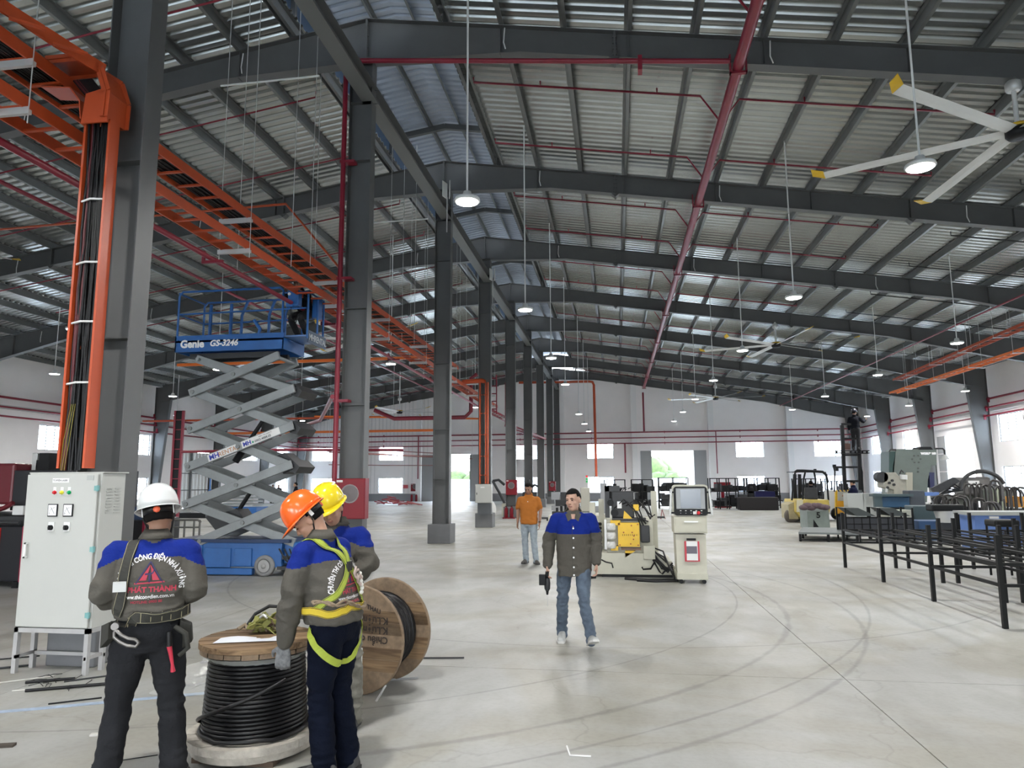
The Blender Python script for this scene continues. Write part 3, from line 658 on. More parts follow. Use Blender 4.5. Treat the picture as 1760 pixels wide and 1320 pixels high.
for rx, ysr, z, where in rows:
    for i, y in enumerate(ysr):
        t = mkroot('high_bay_lamp', (rx, y, z), 'round white lamp on a long rod, %s %s' % (ordn[i+1], where), 'lamp', 'lit high-bay lamps')
        inst('housing', shade_me, (rx, y, z), t); inst('diffuser', lens_me, (rx, y, z), t)
        MB().cyl((rx, y, z+.15), (rx, y, rz_top(rx)+.05), .016, n=6).build('rod', whitem, t)
        if rx < -25: continue
        L = bpy.data.objects.new('lamp_light', bulb); COL.objects.link(L); L.parent = t; L.location = (0, 0, -.06)
# ================================================================ big ceiling fans
fi = 0
for (x, y, z, a0, lab) in [(7.2, 13.0, 7.8, 94, 'huge white ceiling fan with yellow blade tips at the upper right edge'), (7.3, 32.9, 7.75, 100, 'huge ceiling fan with yellow tips in the middle distance, right'), (7.3, 52.9, 7.6, 110, 'smallest, most distant ceiling fan at right'),
                           (-17.1, 13.0, 7.5, 60, 'big ceiling fan at the left edge, only a yellow blade tip showing'), (-9.6, 26.0, 7.2, 80, 'big ceiling fan behind the scissor lift platform'), (-14.5, 46.3, 6.4, 80, 'distant ceiling fan between second and third columns')]:
    t = mkroot('ceiling_fan', (x, y, z), lab, 'ceiling fan', 'large ceiling fans')
    MB().lathe((x, y, z), [(.05, -.14), (.16, -.13), (.2, -.08), (.2, .03), (.12, .06)], 20).build('hub', blackm, t)
    MB().lathe((x, y, z+.05), [(.21, 0), (.22, .02), (.2, .05)], 20).build('hub_ring', yellow, t)
    MB().cyl((x, y, z+.08), (x, y, rz_top(x)-.5), .04, n=8).build('drop_rod', whitem, t)
    mb = MB(); mb.lathe((x, y, z+.75), [(.09, 0), (.13, .04), (.13, .16), (.06, .24)], 12); mb.build('motor', zinc, t)
    for k in range(6):
        a = radians(a0+60*k); d = V((cos(a), sin(a), 0)); s = V((-sin(a), cos(a), 0)); c = V((x, y, z))
        mb = MB(); w = .1; vs = []
        for q in (.2, 3.2):
            p = c+d*q; vs += [p-s*w+V((0, 0, -.03)), p+V((0, 0, .02)), p+s*w+V((0, 0, .03)), p-V((0, 0, .012))]
        mb.add(vs, [(0, 1, 5, 4), (1, 2, 6, 5), (2, 3, 7, 6), (3, 0, 4, 7), (0, 3, 2, 1), (4, 5, 6, 7)])
        b_ = mb.build('blade', whitem, t)
        p = c+d*3.2; e = c+d*3.42
        MB().prism([p-s*.1+V((0, 0, -.03)), p+s*.1+V((0, 0, .03)), e+s*.17+V((0, 0, .1)), e+s*.02+V((0, 0, .02))], (0, 0, 0), (0, 0, .02)).build('blade_tip', yellow, b_)
# camera / sign boxes at columns 2 and 3
for i, (x, y, z) in enumerate([(-4.0, 16.4, 8.9), (-4.05, 23.3, 8.75)]):
    t = mkroot('hanging_sign', (x, y, z), 'small white twin panel on a thin rod %s the %s column head' % ('above', ('second', 'third')[i]), 'panel', 'small white hanging panels')
    for s in (-1, 1): MB().box((x+s*.06, y, z), (.02, .22, .4), rz=.3*s).build('panel', whitem, t)
    MB().cyl((x, y, z-.2), (x, y, z-1.1), .015, n=6).build('rod', zinc, t)
# ================================================================ big grey electrical cabinet on its stand
x0, x1, y0, y1, z0, z1 = -5.46, -4.71, 5.95, 6.30, .40, 1.79
c = mkroot('electrical_cabinet', ((x0+x1)/2, (y0+y1)/2, z0), 'tall light grey electrical cabinet with meters and three buttons on a steel stand', 'cabinet')
MB().b2((x0, y0+.03, z0), (x1, y1, z1)).b2((x0-.01, y0+.03, z1), (x1+.02, y1+.02, z1+.012)).build('body', cabm, c, bevel=.004)
d = MB().b2((x0+.004, y0, z0+.01), (x1-.02, y0+.022, z1-.01)).build('door', cabm, c, bevel=.004)
mb = MB(); mb.b2((x0+.05, y0-.03, 1.02), (x0+.07, y0-.018, 1.16)); mb.b2((x0+.046, y0-.03, 1.02), (x0+.074, y0, 1.035)); mb.b2((x0+.046, y0-.03, 1.145), (x0+.074, y0, 1.16)); mb.build('handle', whitem, d)
teal = mat('teal_hinge', (.16, .36, .36), .5)
for z in (1.63, 1.08, .50): MB().b2((x1-.045, y0-.008, z), (x1-.002, y0+.01, z+.045)).cyl((x1-.012, y0-.004, z-.006), (x1-.012, y0-.004, z+.05), .01).build('hinge', teal, d, label='teal hinge')
for i, col in enumerate(((.55, .01, .02), (.75, .7, .05), (.01, .35, .12))):
    x = x0+.30+.075*i; MB().b2((x-.015, y0-.004, 1.595), (x+.015, y0, 1.665)).build('lamp_plate', whitem, d)
    MB().lathe((x, y0, 1.615), [(.019, 0), (.019, .006), (.014, .008), (.013, .02), (.006, .024)], 14, (0, -1, 0)).build('button', mat('button_%d' % i, col, .25), d, label=('red', 'yellow', 'green')[i]+' indicator button')
for i in range(2):
    x = x0+.25+.158*i
    MB().b2((x, y0-.012, 1.395), (x+.098, y0, 1.51)).build('meter', blackm, d, bevel=.003)
    g = MB().b2((x+.008, y0-.014, 1.405), (x+.09, y0-.011, 1.502)).build('meter_face', mat('meter_white', (.75, .76, .78), .3), d)
    m2 = MB(); m2.bar((x+.075, y0-.016, 1.42), (x+.035, y0-.016, 1.48), .002, .002)
    for k in range(7): a = radians(95+k*14); q = V((x+.078, y0-.0155, 1.417)); m2.bar(q+V((cos(a)*.055, 0, sin(a)*.055)), q+V((cos(a)*.065, 0, sin(a)*.065)), .0025, .001, (0, 1, 0))
    add_text(m2, 'V' if i == 0 else 'A', .018, (x+.02, y0-.0145, 1.418), (1, 0, 0), (0, 0, 1)); m2.build('meter_needle', black, d)
    x += .018; MB().b2((x, y0-.01, 1.265), (x+.06, y0, 1.345)).build('switch_plate', whitem, d)
    MB().lathe((x+.03, y0-.008, 1.295), [(.024, 0), (.022, .02), (.004, .022)], 14, (0, -1, 0)).b2((x+.022, y0-.04, 1.275), (x+.038, y0-.01, 1.318)).build('rotary_switch', blackm, d)
lp = MB().b2((x0+.27, y0-.004, 1.705), (x0+.44, y0, 1.745)).build('name_plate', mat('label_white', (.8, .8, .78), .4), d)
add_text(MB(), 'TỦ ĐIỆN LASER', .0215, (x0+.277, y0-.004, 1.718), (1, 0, 0), (0, 0, 1), .0004).build('name_lettering', mat('lettering_grey', (.12, .12, .14), .5), d)
MB().b2((x1-.13, y0-.003, 1.725), (x1-.06, y0, 1.77)).build('data_plate', mat('faded_label', (.38, .39, .38), .5), d)
mb = MB()
for zz in (1.42, 0.66):
    for i in range(9):
        for k in range(2): mb.b2((x1, y0+.10+.11*k, zz+.028*i), (x1+.007, y0+.18+.11*k, zz+.028*i+.008))
for i in range(18):
    pass
mb.build('louvre_slots', mat('louvre_grey', (.40, .41, .39), .5), c, kind='stuff')
st = mkroot('cabinet_stand', ((x0+x1)/2, 6.1, 0), 'white-grey welded steel stand under the tall electrical cabinet', 'stand')
sm_ = mat('stand_paint', (.38, .38, .38), .5, 0, .1, 6)
for x in (x0+.02, x1-.02):
    for y in (y0+.02, 6.17): MB().b2((x-.02, y-.02, 0), (x+.02, y+.02, .37)).build('leg', sm_, st)
for a, b_ in (((x0, y0, .36), (x1, y0+.04, .4)), ((x0, 6.15, .36), (x1, 6.19, .4)), ((x0, y0, .36), (x0+.04, 6.19, .4)), ((x1-.04, y0, .36), (x1, 6.19, .4)), ((x0+.02, y0+.21, .12), (x1, y0+.235, .15)), ((x1-.03, y0, .13), (x1-.01, 6.19, .16)), ((x0+.02, y0, .13), (x0+.04, 6.19, .16))):
    MB().b2(a, b_).build('rail', sm_, st)
# ================================================================ scissor lift
Y0, Y1 = 12.4, 13.28
L = mkroot('scissor_lift', (-7.0, 12.85, 0), 'blue and grey scissor lift, platform raised high beside the second column', 'scissor lift')
bx0, bx1 = -8.25, -5.72
MB().b2((bx0, Y0+.03, .16), (bx1-.35, Y1-.03, .6)).b2((bx1-.35, Y0+.12, .22), (bx1, Y1-.12, .6)).b2((bx0, Y0+.0, .02), (-6.62, Y0+.12, .14)).build('chassis', blue, L, bevel=.015)
MB().b2((bx0+.1, Y0+.0, .15), (-7.62, Y0+.03, .55)).build('side_panel', blue, L, bevel=.008)
MB().b2((-7.58, Y0+.0, .15), (-7.05, Y0+.03, .5)).build('side_panel', blue, L, bevel=.008)
MB().b2((-6.98, Y0+.0, .18), (-6.64, Y0+.03, .5)).build('side_panel', blue, L, bevel=.008)
MB().b2((bx0, Y0-.01, .6), (bx1-.2, Y1, .66)).build('deck_rim', mat('dark_blue', (.01, .03, .09), .5), L)
wmat = mat('grey_tyre', (.22, .22, .22), .7, 0, .15, 10)
for x in (-6.38, -7.9):
    for y, s in ((Y0-.03, 1), (Y1+.03, -1)):
        MB().lathe((x, y, .19), [(.12, 0), (.16, -.005), (.19, .012), (.19, .09), (.16, .11), (.12, .11)], 28, (0, s, 0)).build('wheel', wmat, L)
        if s == 1: MB().lathe((x, y-.004, .19), [(.125, 0), (.115, .0), (.1, .02), (.05, .02), (.045, -.015), (.01, -.015)], 20, (0, s, 0)).build('wheel_hub', mat('hub_grey', (.33, .33, .32), .5), L)
for i in range(3): MB().tube([(-6.1+.1*i, Y0-.02, .5), (-5.95+.08*i, Y0-.05, .3), (-5.8+.02*i, Y0+.05, .16+.05*i)], .015, 6).build('hose', black, L)
MB().b2((-6.15, Y0+.05, .3), (-5.75, Y0+.15, .36)).b2((-6.15, Y0+.02, .12), (-5.6, Y0+.3, .18)).build('steering_link', darkm, L)
zc = [.97, 1.64, 2.36, 3.10, 3.72]; zl = [.62, 1.30, 2.0, 2.72, 3.42, 4.06]
pin = MB().cyl((0, -.02, 0), (0, .02, 0), .04, n=10).mesh('pin', galvd)
xl, xr = -8.0, -6.02
def zarm(a, b_, y, wd, nm='scissor_arm'):
    A = V((a[0], y, a[1])); B = V((b_[0], y, b_[1])); dd = (B-A).normalized()*.08
    o = MB().bar(A-dd, B+dd, .06, .16).build(nm, greyarm, L, bevel=.01); return o
for k in range(5):
    a = (xl if k else -7.68, zl[k]); b_ = (xr, zl[k+1]) if k < 4 else (-6.35, zl[5]); c_ = (xr if k else -5.95, zl[k]); d_ = (xl, zl[k+1]) if k < 4 else (-7.95, zl[5])
    for y in (Y0+.04, Y1-.06): zarm(a, b_, y, 0)
    for y in (Y0+.13, Y1-.17): zarm(c_, d_, y, 0)
    for p in ((a[0], a[1]), ((a[0]+b_[0])/2, (a[1]+b_[1])/2)): inst('pin', pin, (p[0], Y0, p[1]), L)
    mx_ = ((a[0]+b_[0])/2, (a[1]+b_[1])/2)
    for p in (mx_, b_, d_): MB().cyl((p[0], Y0+.02, p[1]), (p[0], Y1-.04, p[1]), .035, n=10).build('cross_tube', greyarm, L)
    if k < 4:
        MB().prism([(xr-.02, Y0+.1, zl[k+1]-.1), (xr+.12, Y0+.1, zl[k+1]-.14), (xr+.2, Y0+.1, zl[k+1]-.02), (xr+.04, Y0+.1, zl[k+1]+.12)], (0, 0, 0), (0, .7, 0)).build('end_bracket', darkm, L, fix=True)
for (xa, za, xb, zb) in ((-7.45, .75, -6.9, 1.6), (-7.3, 2.1, -6.75, 2.9)):
    MB().cyl((xa, 12.85, za), ((xa+xb)/2, 12.85, (za+zb)/2), .07, n=12).cyl(((xa+xb)/2, 12.85, (za+zb)/2), (xb, 12.85, zb), .04, n=10).build('hydraulic_cylinder', blackm, L)
MB().prism([(-7.75, Y0+.25, 1.05), (-7.1, Y0+.25, 1.2), (-6.9, Y0+.25, .95), (-7.5, Y0+.25, .78)], (0, 0, 0), (0, .4, 0)).build('support_plate', darkm, L, fix=True)
MB().prism([(-6.45, Y0+.25, 2.15), (-6.2, Y0+.25, 2.25), (-5.9, Y0+.25, 2.0), (-6.2, Y0+.25, 1.85)], (0, 0, 0), (0, .4, 0)).build('support_plate', darkm, L, fix=True)
# rental stickers on the third arm
A = V((xl, Y0+.01, zl[2])); B = V((xr, Y0+.01, zl[3])); dd = (B-A).normalized(); nn_ = V((0, -1, 0)); uu = V((-dd.z, 0, dd.x))
MB().bar(A+dd*.42, A+dd*1.02, .004, .13, uu).build('sticker', mat('sticker_white', (.75, .75, .74), .4), L, label='white rental sticker')
MB().bar(A+dd*1.13, A+dd*1.92, .004, .13, uu).build('sticker', MATS['sticker_white'], L, label='white rental sticker')
O = A+dd*.45-uu*.045+nn_*.004
add_text(MB(), 'MH', .135, O, dd, uu, .004, lift=.001).build('sticker_lettering', mat('letter_blue', (.01, .03, .4), .4), L, label='blue lettering MH')
add_text(MB(), 'RENTAL', .118, O+dd*.19, dd, uu, .001, lift=.001).build('sticker_lettering', mat('letter_orange', (.5, .22, .08), .4), L, label='orange lettering RENTAL')
O = A+dd*1.16-uu*.04+nn_*.004
add_text(MB(), 'MH', .11, O, dd, uu, .004, lift=.001).build('sticker_lettering', MATS['letter_blue'], L)
add_text(MB(), '0903.4888.05', .062, O+dd*.24-uu*.005, dd, uu, .001, lift=.001).build('sticker_lettering', mat('letter_dark', (.05, .05, .07), .5), L)
add_text(MB(), 'NIỀM TIN SAFETY', .035, O+dd*.33+uu*.06, dd, uu, 0, lift=.001).build('sticker_lettering', MATS['letter_dark'], L)
MB().ell(O+dd*.2+uu*.02, (.02, .004, .02), 8, 6).build('green_dot', mat('logo_green', (.05, .35, .2), .4), L)
# platform
px0, px1 = -8.42, -6.18
MB().b2((px0, Y0, 4.2), (px1, Y0+.03, 4.52)).b2((px0, Y1, 4.2), (px1, Y1+.03, 4.52)).b2((px0, Y0, 4.2), (px0+.03, Y1, 4.52)).build('side_skirt', blue, L, bevel=.004)
MB().b2((px1-.03, Y0, 4.2), (px1, Y1+.03, 4.4)).build('end_skirt', blue, L, bevel=.004)
MB().b2((px0, Y0, 4.38), (px1, Y1, 4.42)).build('platform_floor', blue, L)
MB().b2((px0+.2, Y0+.2, 4.1), (px1-.2, Y0+.28, 4.2)).b2((px0+.2, Y1-.28, 4.1), (px1-.2, Y1-.2, 4.2)).build('slide_rail', darkm, L)
ex1 = px1+.47
MB().b2((px1-.3, Y0+.06, 4.44), (ex1, Y1-.03, 4.47)).build('extension_deck', mat('deck_light_blue', (.10, .2, .42), .4), L)
MB().b2((ex1-.02, Y0+.05, 4.32), (ex1, Y1-.02, 4.56)).build('extension_end_plate', mat('navy_plate', (.03, .07, .14), .45), L)
add_text(MB(), 'MHRENTAL', .17, (ex1+.002, Y0+.07, 4.38), (0, 1, 0), (0, 0, 1), .004, spacing=.88).build('platform_lettering', mat('letter_silver', (.5, .55, .6), .4), L)
whl = mat('letter_white', (.85, .85, .85), .4)
add_text(MB(), 'Genie', .205, (px0+.12, Y0-.002, 4.285), (1, 0, 0), (0, 0, 1), .009, lift=.002).build('platform_lettering', whl, L)
add_text(MB(), 'GS-3246', .165, (px0+.73, Y0-.002, 4.30), (1, 0, 0), (0, 0, 1), .006, lift=.002, shear=.2).build('platform_lettering', whl, L)
def rail(pts, r_=.022, nm='guard_rail'): return MB().tube(pts, r_, 8).build(nm, blue, L)
tz = 5.4
rail([(px0+.03, Y0+.02, 4.5), (px0+.03, Y0+.02, tz-.08), (px0+.1, Y0+.02, tz), (px1-.12, Y0+.02, tz), (px1-.05, Y0+.02, tz-.06), (px1-.05, Y0+.02, 4.4)])
rail([(px0+.03, Y1, 4.5), (px0+.03, Y1, tz-.08), (px0+.1, Y1, tz), (px1-.12, Y1, tz), (px1-.05, Y1, tz-.08), (px1-.05, Y1, 4.4)])
for y in (Y0+.02, Y1): rail([(px0+.03, y, 4.95), (ex1-.05, y, 4.98)], .018); 
rail([(px0+.03, Y0+.02, 4.95), (px0+.03, Y1, 4.95)], .018); rail([(px0+.03, Y0+.02, tz-.03), (px0+.03, Y1, tz-.03)], .02)
for x in (-7.55, -6.95, -6.6): rail([(x, Y1, 4.5), (x, Y1, 5.1), (x+.12, Y1, tz)], .03, 'guard_post')
for x in (px0+.3, px0+.75): rail([(x, Y1-.2, 4.5), (x, Y1-.2, tz-.1)], .035, 'guard_post')
rail([(-6.75, Y0+.1, 4.5), (-6.72, Y0+.1, 4.62), (-6.85, Y0+.1, 4.8)], .035, 'lever')
for p in ((ex1-.03, Y0+.06), (ex1-.03, Y1-.1), (ex1-.03, Y0+.5)): rail([(p[0], p[1], 4.4), (p[0], p[1], tz-.1)], .022, 'guard_post')
rail([(ex1-.03, Y0+.06, tz-.1), (ex1-.03, Y1-.1, tz-.1)], .018); rail([(px1-.05, Y0+.04, tz-.1), (ex1-.03, Y0+.04, tz-.1)], .018)
MB().b2((-6.12, Y0-.03, 5.02), (-5.9, Y0+.14, 5.34)).b2((-6.15, Y0-.05, 5.0), (-6.0, Y0+.05, 5.1)).build('control_box', blue, L, bevel=.02)
MB().cyl((-6.08, Y0-.035, 5.25), (-6.08, Y0-.05, 5.25), .03, n=12).build('control_dial', whitem, L)
MB().b2((ex1-.15, Y0+.5, 4.9), (ex1-.02, Y0+.7, 5.28)).build('manual_box', blue, L, bevel=.01)
MB().tube([(-6.05, Y0, 5.05), (-6.08, Y0+.05, 4.8), (-6.0, Y0+.1, 4.72), (-5.95, Y0+.1, 4.85)], .014, 6).build('control_cable', black, L)
# folded far lift
q = mkroot('scissor_lift', (-14.6, 26, 0), 'second blue scissor lift, folded down, far behind the raised one', 'scissor lift')
MB().b2((-15.6, 25.6, .3), (-13.6, 26.6, .75)).build('chassis', blue, q, bevel=.02)
for x in (-15.2, -14.0): MB().lathe((x, 25.55, .22), [(.05, -.02), (.2, 0), (.22, .04), (.22, .12), (.1, .14)], 18, (0, 1, 0)).build('wheel', wmat, q)
for i in range(4): MB().b2((-15.4, 25.7, .8+.13*i), (-13.8, 26.5, .88+.13*i)).build('scissor_arm', greyarm, q)
MB().b2((-15.6, 25.6, 1.32), (-13.6, 26.6, 1.42)).build('platform', blue, q)
for x in (-15.55, -14.9, -14.3, -13.65): MB().cyl((x, 25.62, 1.4), (x, 25.62, 1.9), .025, n=6).build('guard_post', blue, q)
MB().cyl((-15.55, 25.62, 1.9), (-13.65, 25.62, 1.9), .025, n=6).build('guard_rail', blue, q)
# ================================================================ fire gear
def hosebox(x0, y, z0, w, h, lab, reel=True):
    t = mkroot('fire_hose_cabinet', (x0+w/2, y, z0), lab, 'fire cabinet', 'red fire hose cabinets')
    MB().b2((x0, y-.2, z0), (x0+w, y, z0+h)).build('body', redbox, t, bevel=.006)
    dd_ = MB().b2((x0+.012, y-.215, z0+.012), (x0+w-.012, y-.2, z0+h-.012)).build('door', redbox, t, bevel=.004)
    MB().lathe((x0+w*.5, y-.214, z0+h*.62), [(w*.3, 0), (w*.3, .01), (w*.27, .012), (w*.27, .003)], 20, (0, -1, 0)).build('window_ring', mat('ring_grey', (.25, .22, .22), .3), dd_)
    MB().lathe((x0+w*.5, y-.216, z0+h*.62), [(w*.27, 0), (w*.2, .006), (w*.08, .006), (w*.02, .01)], 20, (0, -1, 0)).build('hose_reel', mat('hose_grey', (.12, .1, .1), .4), dd_)
    MB().b2((x0+.03, y-.217, z0+h-.07), (x0+.03+w*.2, y-.215, z0+h-.03)).build('label_plate', whitem, dd_)
hosebox(-5.16, 12.82, 1.02, .58, .74, 'red fire hose cabinet on the second column, behind the yellow helmet')
hosebox(-5.1, 32.97, 1.05, .52, .7, 'red fire hose cabinet on the fifth column, above the extinguishers')
hosebox(-4.98, 52.97, .95, .5, .7, 'small far red fire hose cabinet on the eighth column')
hosebox(-17.6, 59.97, .85, .8, .65, 'tiny red fire hose cabinet on the back wall left of the columns')
MB().b2((-18.3, 59.85, 1.1), (-17.9, 59.98, 1.4)).build('alarm_panel', mat('pale_red', (.6, .1, .12), .5), label='small pale red alarm plate beside the far fire cabinet', cat='panel')
for i, x in enumerate((-5.02, -4.77)):
    t = mkroot('fire_extinguisher', (x, 32.35, 0), '%s of the two red fire extinguishers at the foot of the fifth column' % ('left', 'right')[i], 'fire extinguisher', 'fire extinguishers')
    MB().lathe((x, 32.35, .05), [(.08, 0), (.085, .02), (.085, .36), (.06, .42), (.025, .45), (.025, .5)], 16).build('cylinder', redbox, t)
    MB().b2((x-.05, 32.33, .54), (x+.05, 32.37, .57)).build('valve_handle', blackm, t); MB().tube([(x+.03, 32.3, .52), (x+.1, 32.28, .45), (x+.09, 32.27, .2)], .012, 6).build('hose', black, t)
MB().b2((-5.17, 32.22, .0), (-4.6, 32.47, .05)).build('extinguisher_tray', redbox, label='low red tray under the two fire extinguishers', cat='tray')
for i, x in enumerate((-17.4, -17.0)): MB().lathe((x, 59.4, 0), [(.09, 0), (.1, .03), (.1, .5), (.04, .6)], 12).build('fire_extinguisher', redbox, label='%s tiny extinguisher on the floor below the far red cabinet' % ('left', 'right')[i], cat='fire extinguisher')
# small cabinet on column 4
c = mkroot('junction_cabinet', (-4.85, 26.0, .9), 'small light grey electrical cabinet on the fourth column plinth', 'cabinet')
MB().b2((-5.15, 25.8, .9), (-4.55, 26.02, 1.58)).build('body', cabm, c, bevel=.005); MB().b2((-5.13, 25.785, .92), (-4.57, 25.8, 1.56)).build('door', cabm, c, bevel=.003)
MB().b2((-5.1, 25.77, 1.2), (-5.08, 25.785, 1.28)).build('handle', blackm, c); MB().b2((-4.95, 25.782, 1.45), (-4.8, 25.785, 1.49)).build('name_plate', whitem, c)
MB().b2((-5.1, 25.98, .45), (-4.6, 26.0, .9)).build('bracket', mat('bracket_grey', (.12, .13, .14), .6), c)
# ================================================================ cable drums
wood = bpy.data.materials.new('weathered_wood'); wood.use_nodes = True; n = wood.node_tree; b = n.nodes['Principled BSDF']
tcn = n.nodes.new('ShaderNodeTexCoord'); mpn = n.nodes.new('ShaderNodeMapping'); mpn.inputs['Scale'].default_value = (2.2, 30, 30); n.links.new(tcn.outputs['Object'], mpn.inputs[0])
nx = n.nodes.new('ShaderNodeTexNoise'); nx.inputs['Scale'].default_value = 1.0; nx.inputs['Detail'].default_value = 6; nx.inputs['Distortion'].default_value = .8; n.links.new(mpn.outputs[0], nx.inputs[0])
oi = n.nodes.new('ShaderNodeObjectInfo'); k1 = n.nodes.new('ShaderNodeValToRGB'); k1.color_ramp.elements[0].position = .3; k1.color_ramp.elements[0].color = (.085, .046, .023, 1); k1.color_ramp.elements[1].position = .72; k1.color_ramp.elements[1].color = (.31, .205, .11, 1)
n.links.new(nx.outputs[0], k1.inputs[0]); hs = n.nodes.new('ShaderNodeHueSaturation'); mrv = n.nodes.new('ShaderNodeMapRange'); mrv.inputs[3].default_value = .6; mrv.inputs[4].default_value = 1.25; n.links.new(oi.outputs['Random'], mrv.inputs[0]); n.links.new(mrv.outputs[0], hs.inputs['Value']); n.links.new(k1.outputs[0], hs.inputs['Color']); n.links.new(hs.outputs[0], b.inputs['Base Color']); b.inputs['Roughness'].default_value = .75
woodr = mat('wood_rim', (.24, .17, .11), .8, 0, .3, 20)
def disc_planks(t, c, ax, rad, th, pw, along, m=None, hole=0):
    """flange of straight planks clipped to a disc; ax = axis, along = plank direction"""
    c = V(c); A = V(ax).normalized(); X = V(along).normalized(); Yd = A.cross(X).normalized(); k = -rad; i = 0
    while k < rad-.005:
        w = min(pw, rad-k); a, b_ = k+.003, k+w-.003; pts = []
        N = 7
        for j in range(N+1): s_ = a+(b_-a)*j/N; s_ = max(-rad+.001, min(rad-.001, s_)); pts.append((sqrt(rad*rad-s_*s_), s_))
        loop = [c+X*p+Yd*q for p, q in pts]+[c-X*p+Yd*q for p, q in reversed(pts)]
        th_ = th*(1+.12*((i*37 % 7)-3)/3)
        rot = Matrix((X, Yd, A)).transposed()      # local frame: x along plank
        mb = MB(); mb.prism([rot.transposed() @ (p-c-A*(th_-th)/2) for p in loop], (0, 0, 0), V((0, 0, th_)))
        me = mb.mesh('plank', m or wood); bm = bmesh.new(); bm.from_mesh(me); bmesh.ops.recalc_face_normals(bm, faces=bm.faces); bm.to_mesh(me); bm.free()
        inst('plank', me, c, t, rot.to_euler()); k += pw; i += 1
dx, dy = -2.365, 4.56
D1 = mkroot('cable_drum', (dx, dy, 0), 'upright wooden drum wound with thick black cable, between the white and orange helmets', 'cable drum')
disc_planks(D1, (dx, dy, .652), (0, 0, 1), .365, .036, .105, (.93, .37, 0))
disc_planks(D1, (dx, dy, .622), (0, 0, 1), .357, .028, .105, (-.37, .93, 0), woodr)
disc_planks(D1, (dx, dy, .075), (0, 0, 1), .415, .05, .12, (.93, .37, 0), mat('dusty_wood', (.42, .39, .34), .85, 0, .35, 9, .3, 25))
MB().lathe((dx, dy, .028), [(.385, 0), (.40, .045)], 32).build('lower_flange_rim', MATS['dusty_wood'], D1)
MB().b2((dx-.25, dy-.3, 0), (dx-.05, dy+.3, .03)).b2((dx+.1, dy-.3, 0), (dx+.28, dy+.3, .03)).build('chock', mat('dark_wood', (.07, .045, .03), .8), D1)
MB().cyl((dx, dy, .12), (dx, dy, .59), .27, n=24).build('core', black, D1)
cw = MB(); N = 19
for j in range(N):
    z = .145+j*.0245; R = .318-.03*(j/N); 
    cw.tube([(dx+R*cos(a*pi/16), dy+R*sin(a*pi/16), z+.0235*a/32) for a in range(33)], .0125, 7, caps=True)
tag(cw.build('cable_winding', black), 'black power cable wound in even turns on the upright drum', 'cable')
mb = MB(); mb.tube([(dx+(.34+.02*cos(a*.4))*cos(pi*.8+a*pi/16), dy+.35*sin(pi*.8+a*pi/16), .14+.003*(a % 5)) for a in range(34)], .014, 7); mb.tube([(dx+.345*cos(a), dy+.345*sin(a), .16+.32*(a-3.3)/2.4) for a in [3.3+.15*i for i in range(17)]], .013, 7)
tag(mb.build('cable_end', black), 'loose end of the black cable crossing the turns of the upright drum', 'cable')
wrap = mat('plastic_wrap', (.62, .64, .62), .25, 0, .1, 8, .4, 12, alpha=.55)
MB().lathe((dx, dy, .54), [(.30, .035), (.315, .05), (.35, .075)], 28).build('plastic_film', wrap, D1)
MB().tube([(dx-.18, dy+.1, .667), (dx-.1, dy+.16, .669), (dx+.02, dy+.18, .667)], .02, 6).build('red_paint_mark', mat('red_mark', (.38, .06, .04), .7), D1)
vs = []
for i in range(9):
    for j in range(6):
        u_, v_ = i/8, j/5; p = V((-2.55, 4.32, 0))+V((.4, .13, 0))*u_+V((-.03, .15, 0))*v_; vs.append(V((p.x, p.y, .694+.008*sin(u_*7)*(v_)+.014*(max(0, u_-.8))*5*v_)))
tag(MB().add(vs, [(i*6+j, (i+1)*6+j, (i+1)*6+j+1, i*6+j+1) for i in range(8) for j in range(5)], True).build('paper_sheet', mat('paper', (.72, .75, .8), .7)), 'white sheet of paper lying on the upright drum', 'paper')
# harness heap on the drum
hm_ = [mat('olive_webbing', (.30, .30, .09), .8, 0, .3, 20), mat('brown_webbing', (.13, .085, .06), .85, 0, .3, 20), black]
H = mkroot('safety_harness', (-2.40, 4.70, .69), 'crumpled olive and brown safety harness heaped on the upright drum', 'harness'); rnd = random.Random(3)
for i in range(16):
    a = rnd.uniform(0, 6.28); cx_ = -2.40+rnd.uniform(-.13, .13); cy_ = 4.69+rnd.uniform(-.06, .06); R = rnd.uniform(.035, .075); z_ = .71+rnd.uniform(0, .09)*(1-abs(cx_+2.38)*4)
    pts = [V((cx_+R*cos(a+t_*.7), cy_+R*.8*sin(a+t_*.7), z_+.035*sin(t_*1.1+i))) for t_ in range(7)]
    mb = MB()
    for p, q in zip(pts, pts[1:]): mb.bar(p, q, .035, .006, (rnd.uniform(-.3, .3), .4, 1))
    mb.build('strap', hm_[0 if i % 3 else (1 if i % 2 else 0)], H)
MB().tube([(-2.54, 4.70, .71), (-2.49, 4.74, .8), (-2.40, 4.76, .85), (-2.31, 4.74, .85), (-2.26, 4.72, .76)], .012, 6).build('strap_loop', black, H)
for i in range(5): MB().tube([(-2.57+.05*i, 4.66+.02*(i % 2), .71), (-2.54+.05*i, 4.7, .735), (-2.51+.05*i, 4.68, .71)], .014, 6).build('rope', mat('rope_brown', (.25, .19, .13), .9, 0, .3, 60), H)
MB().tube([(-2.39, 4.62, .80), (-2.36, 4.60, .82), (-2.34, 4.62, .80)], .01, 6).build('buckle', zinc, H)
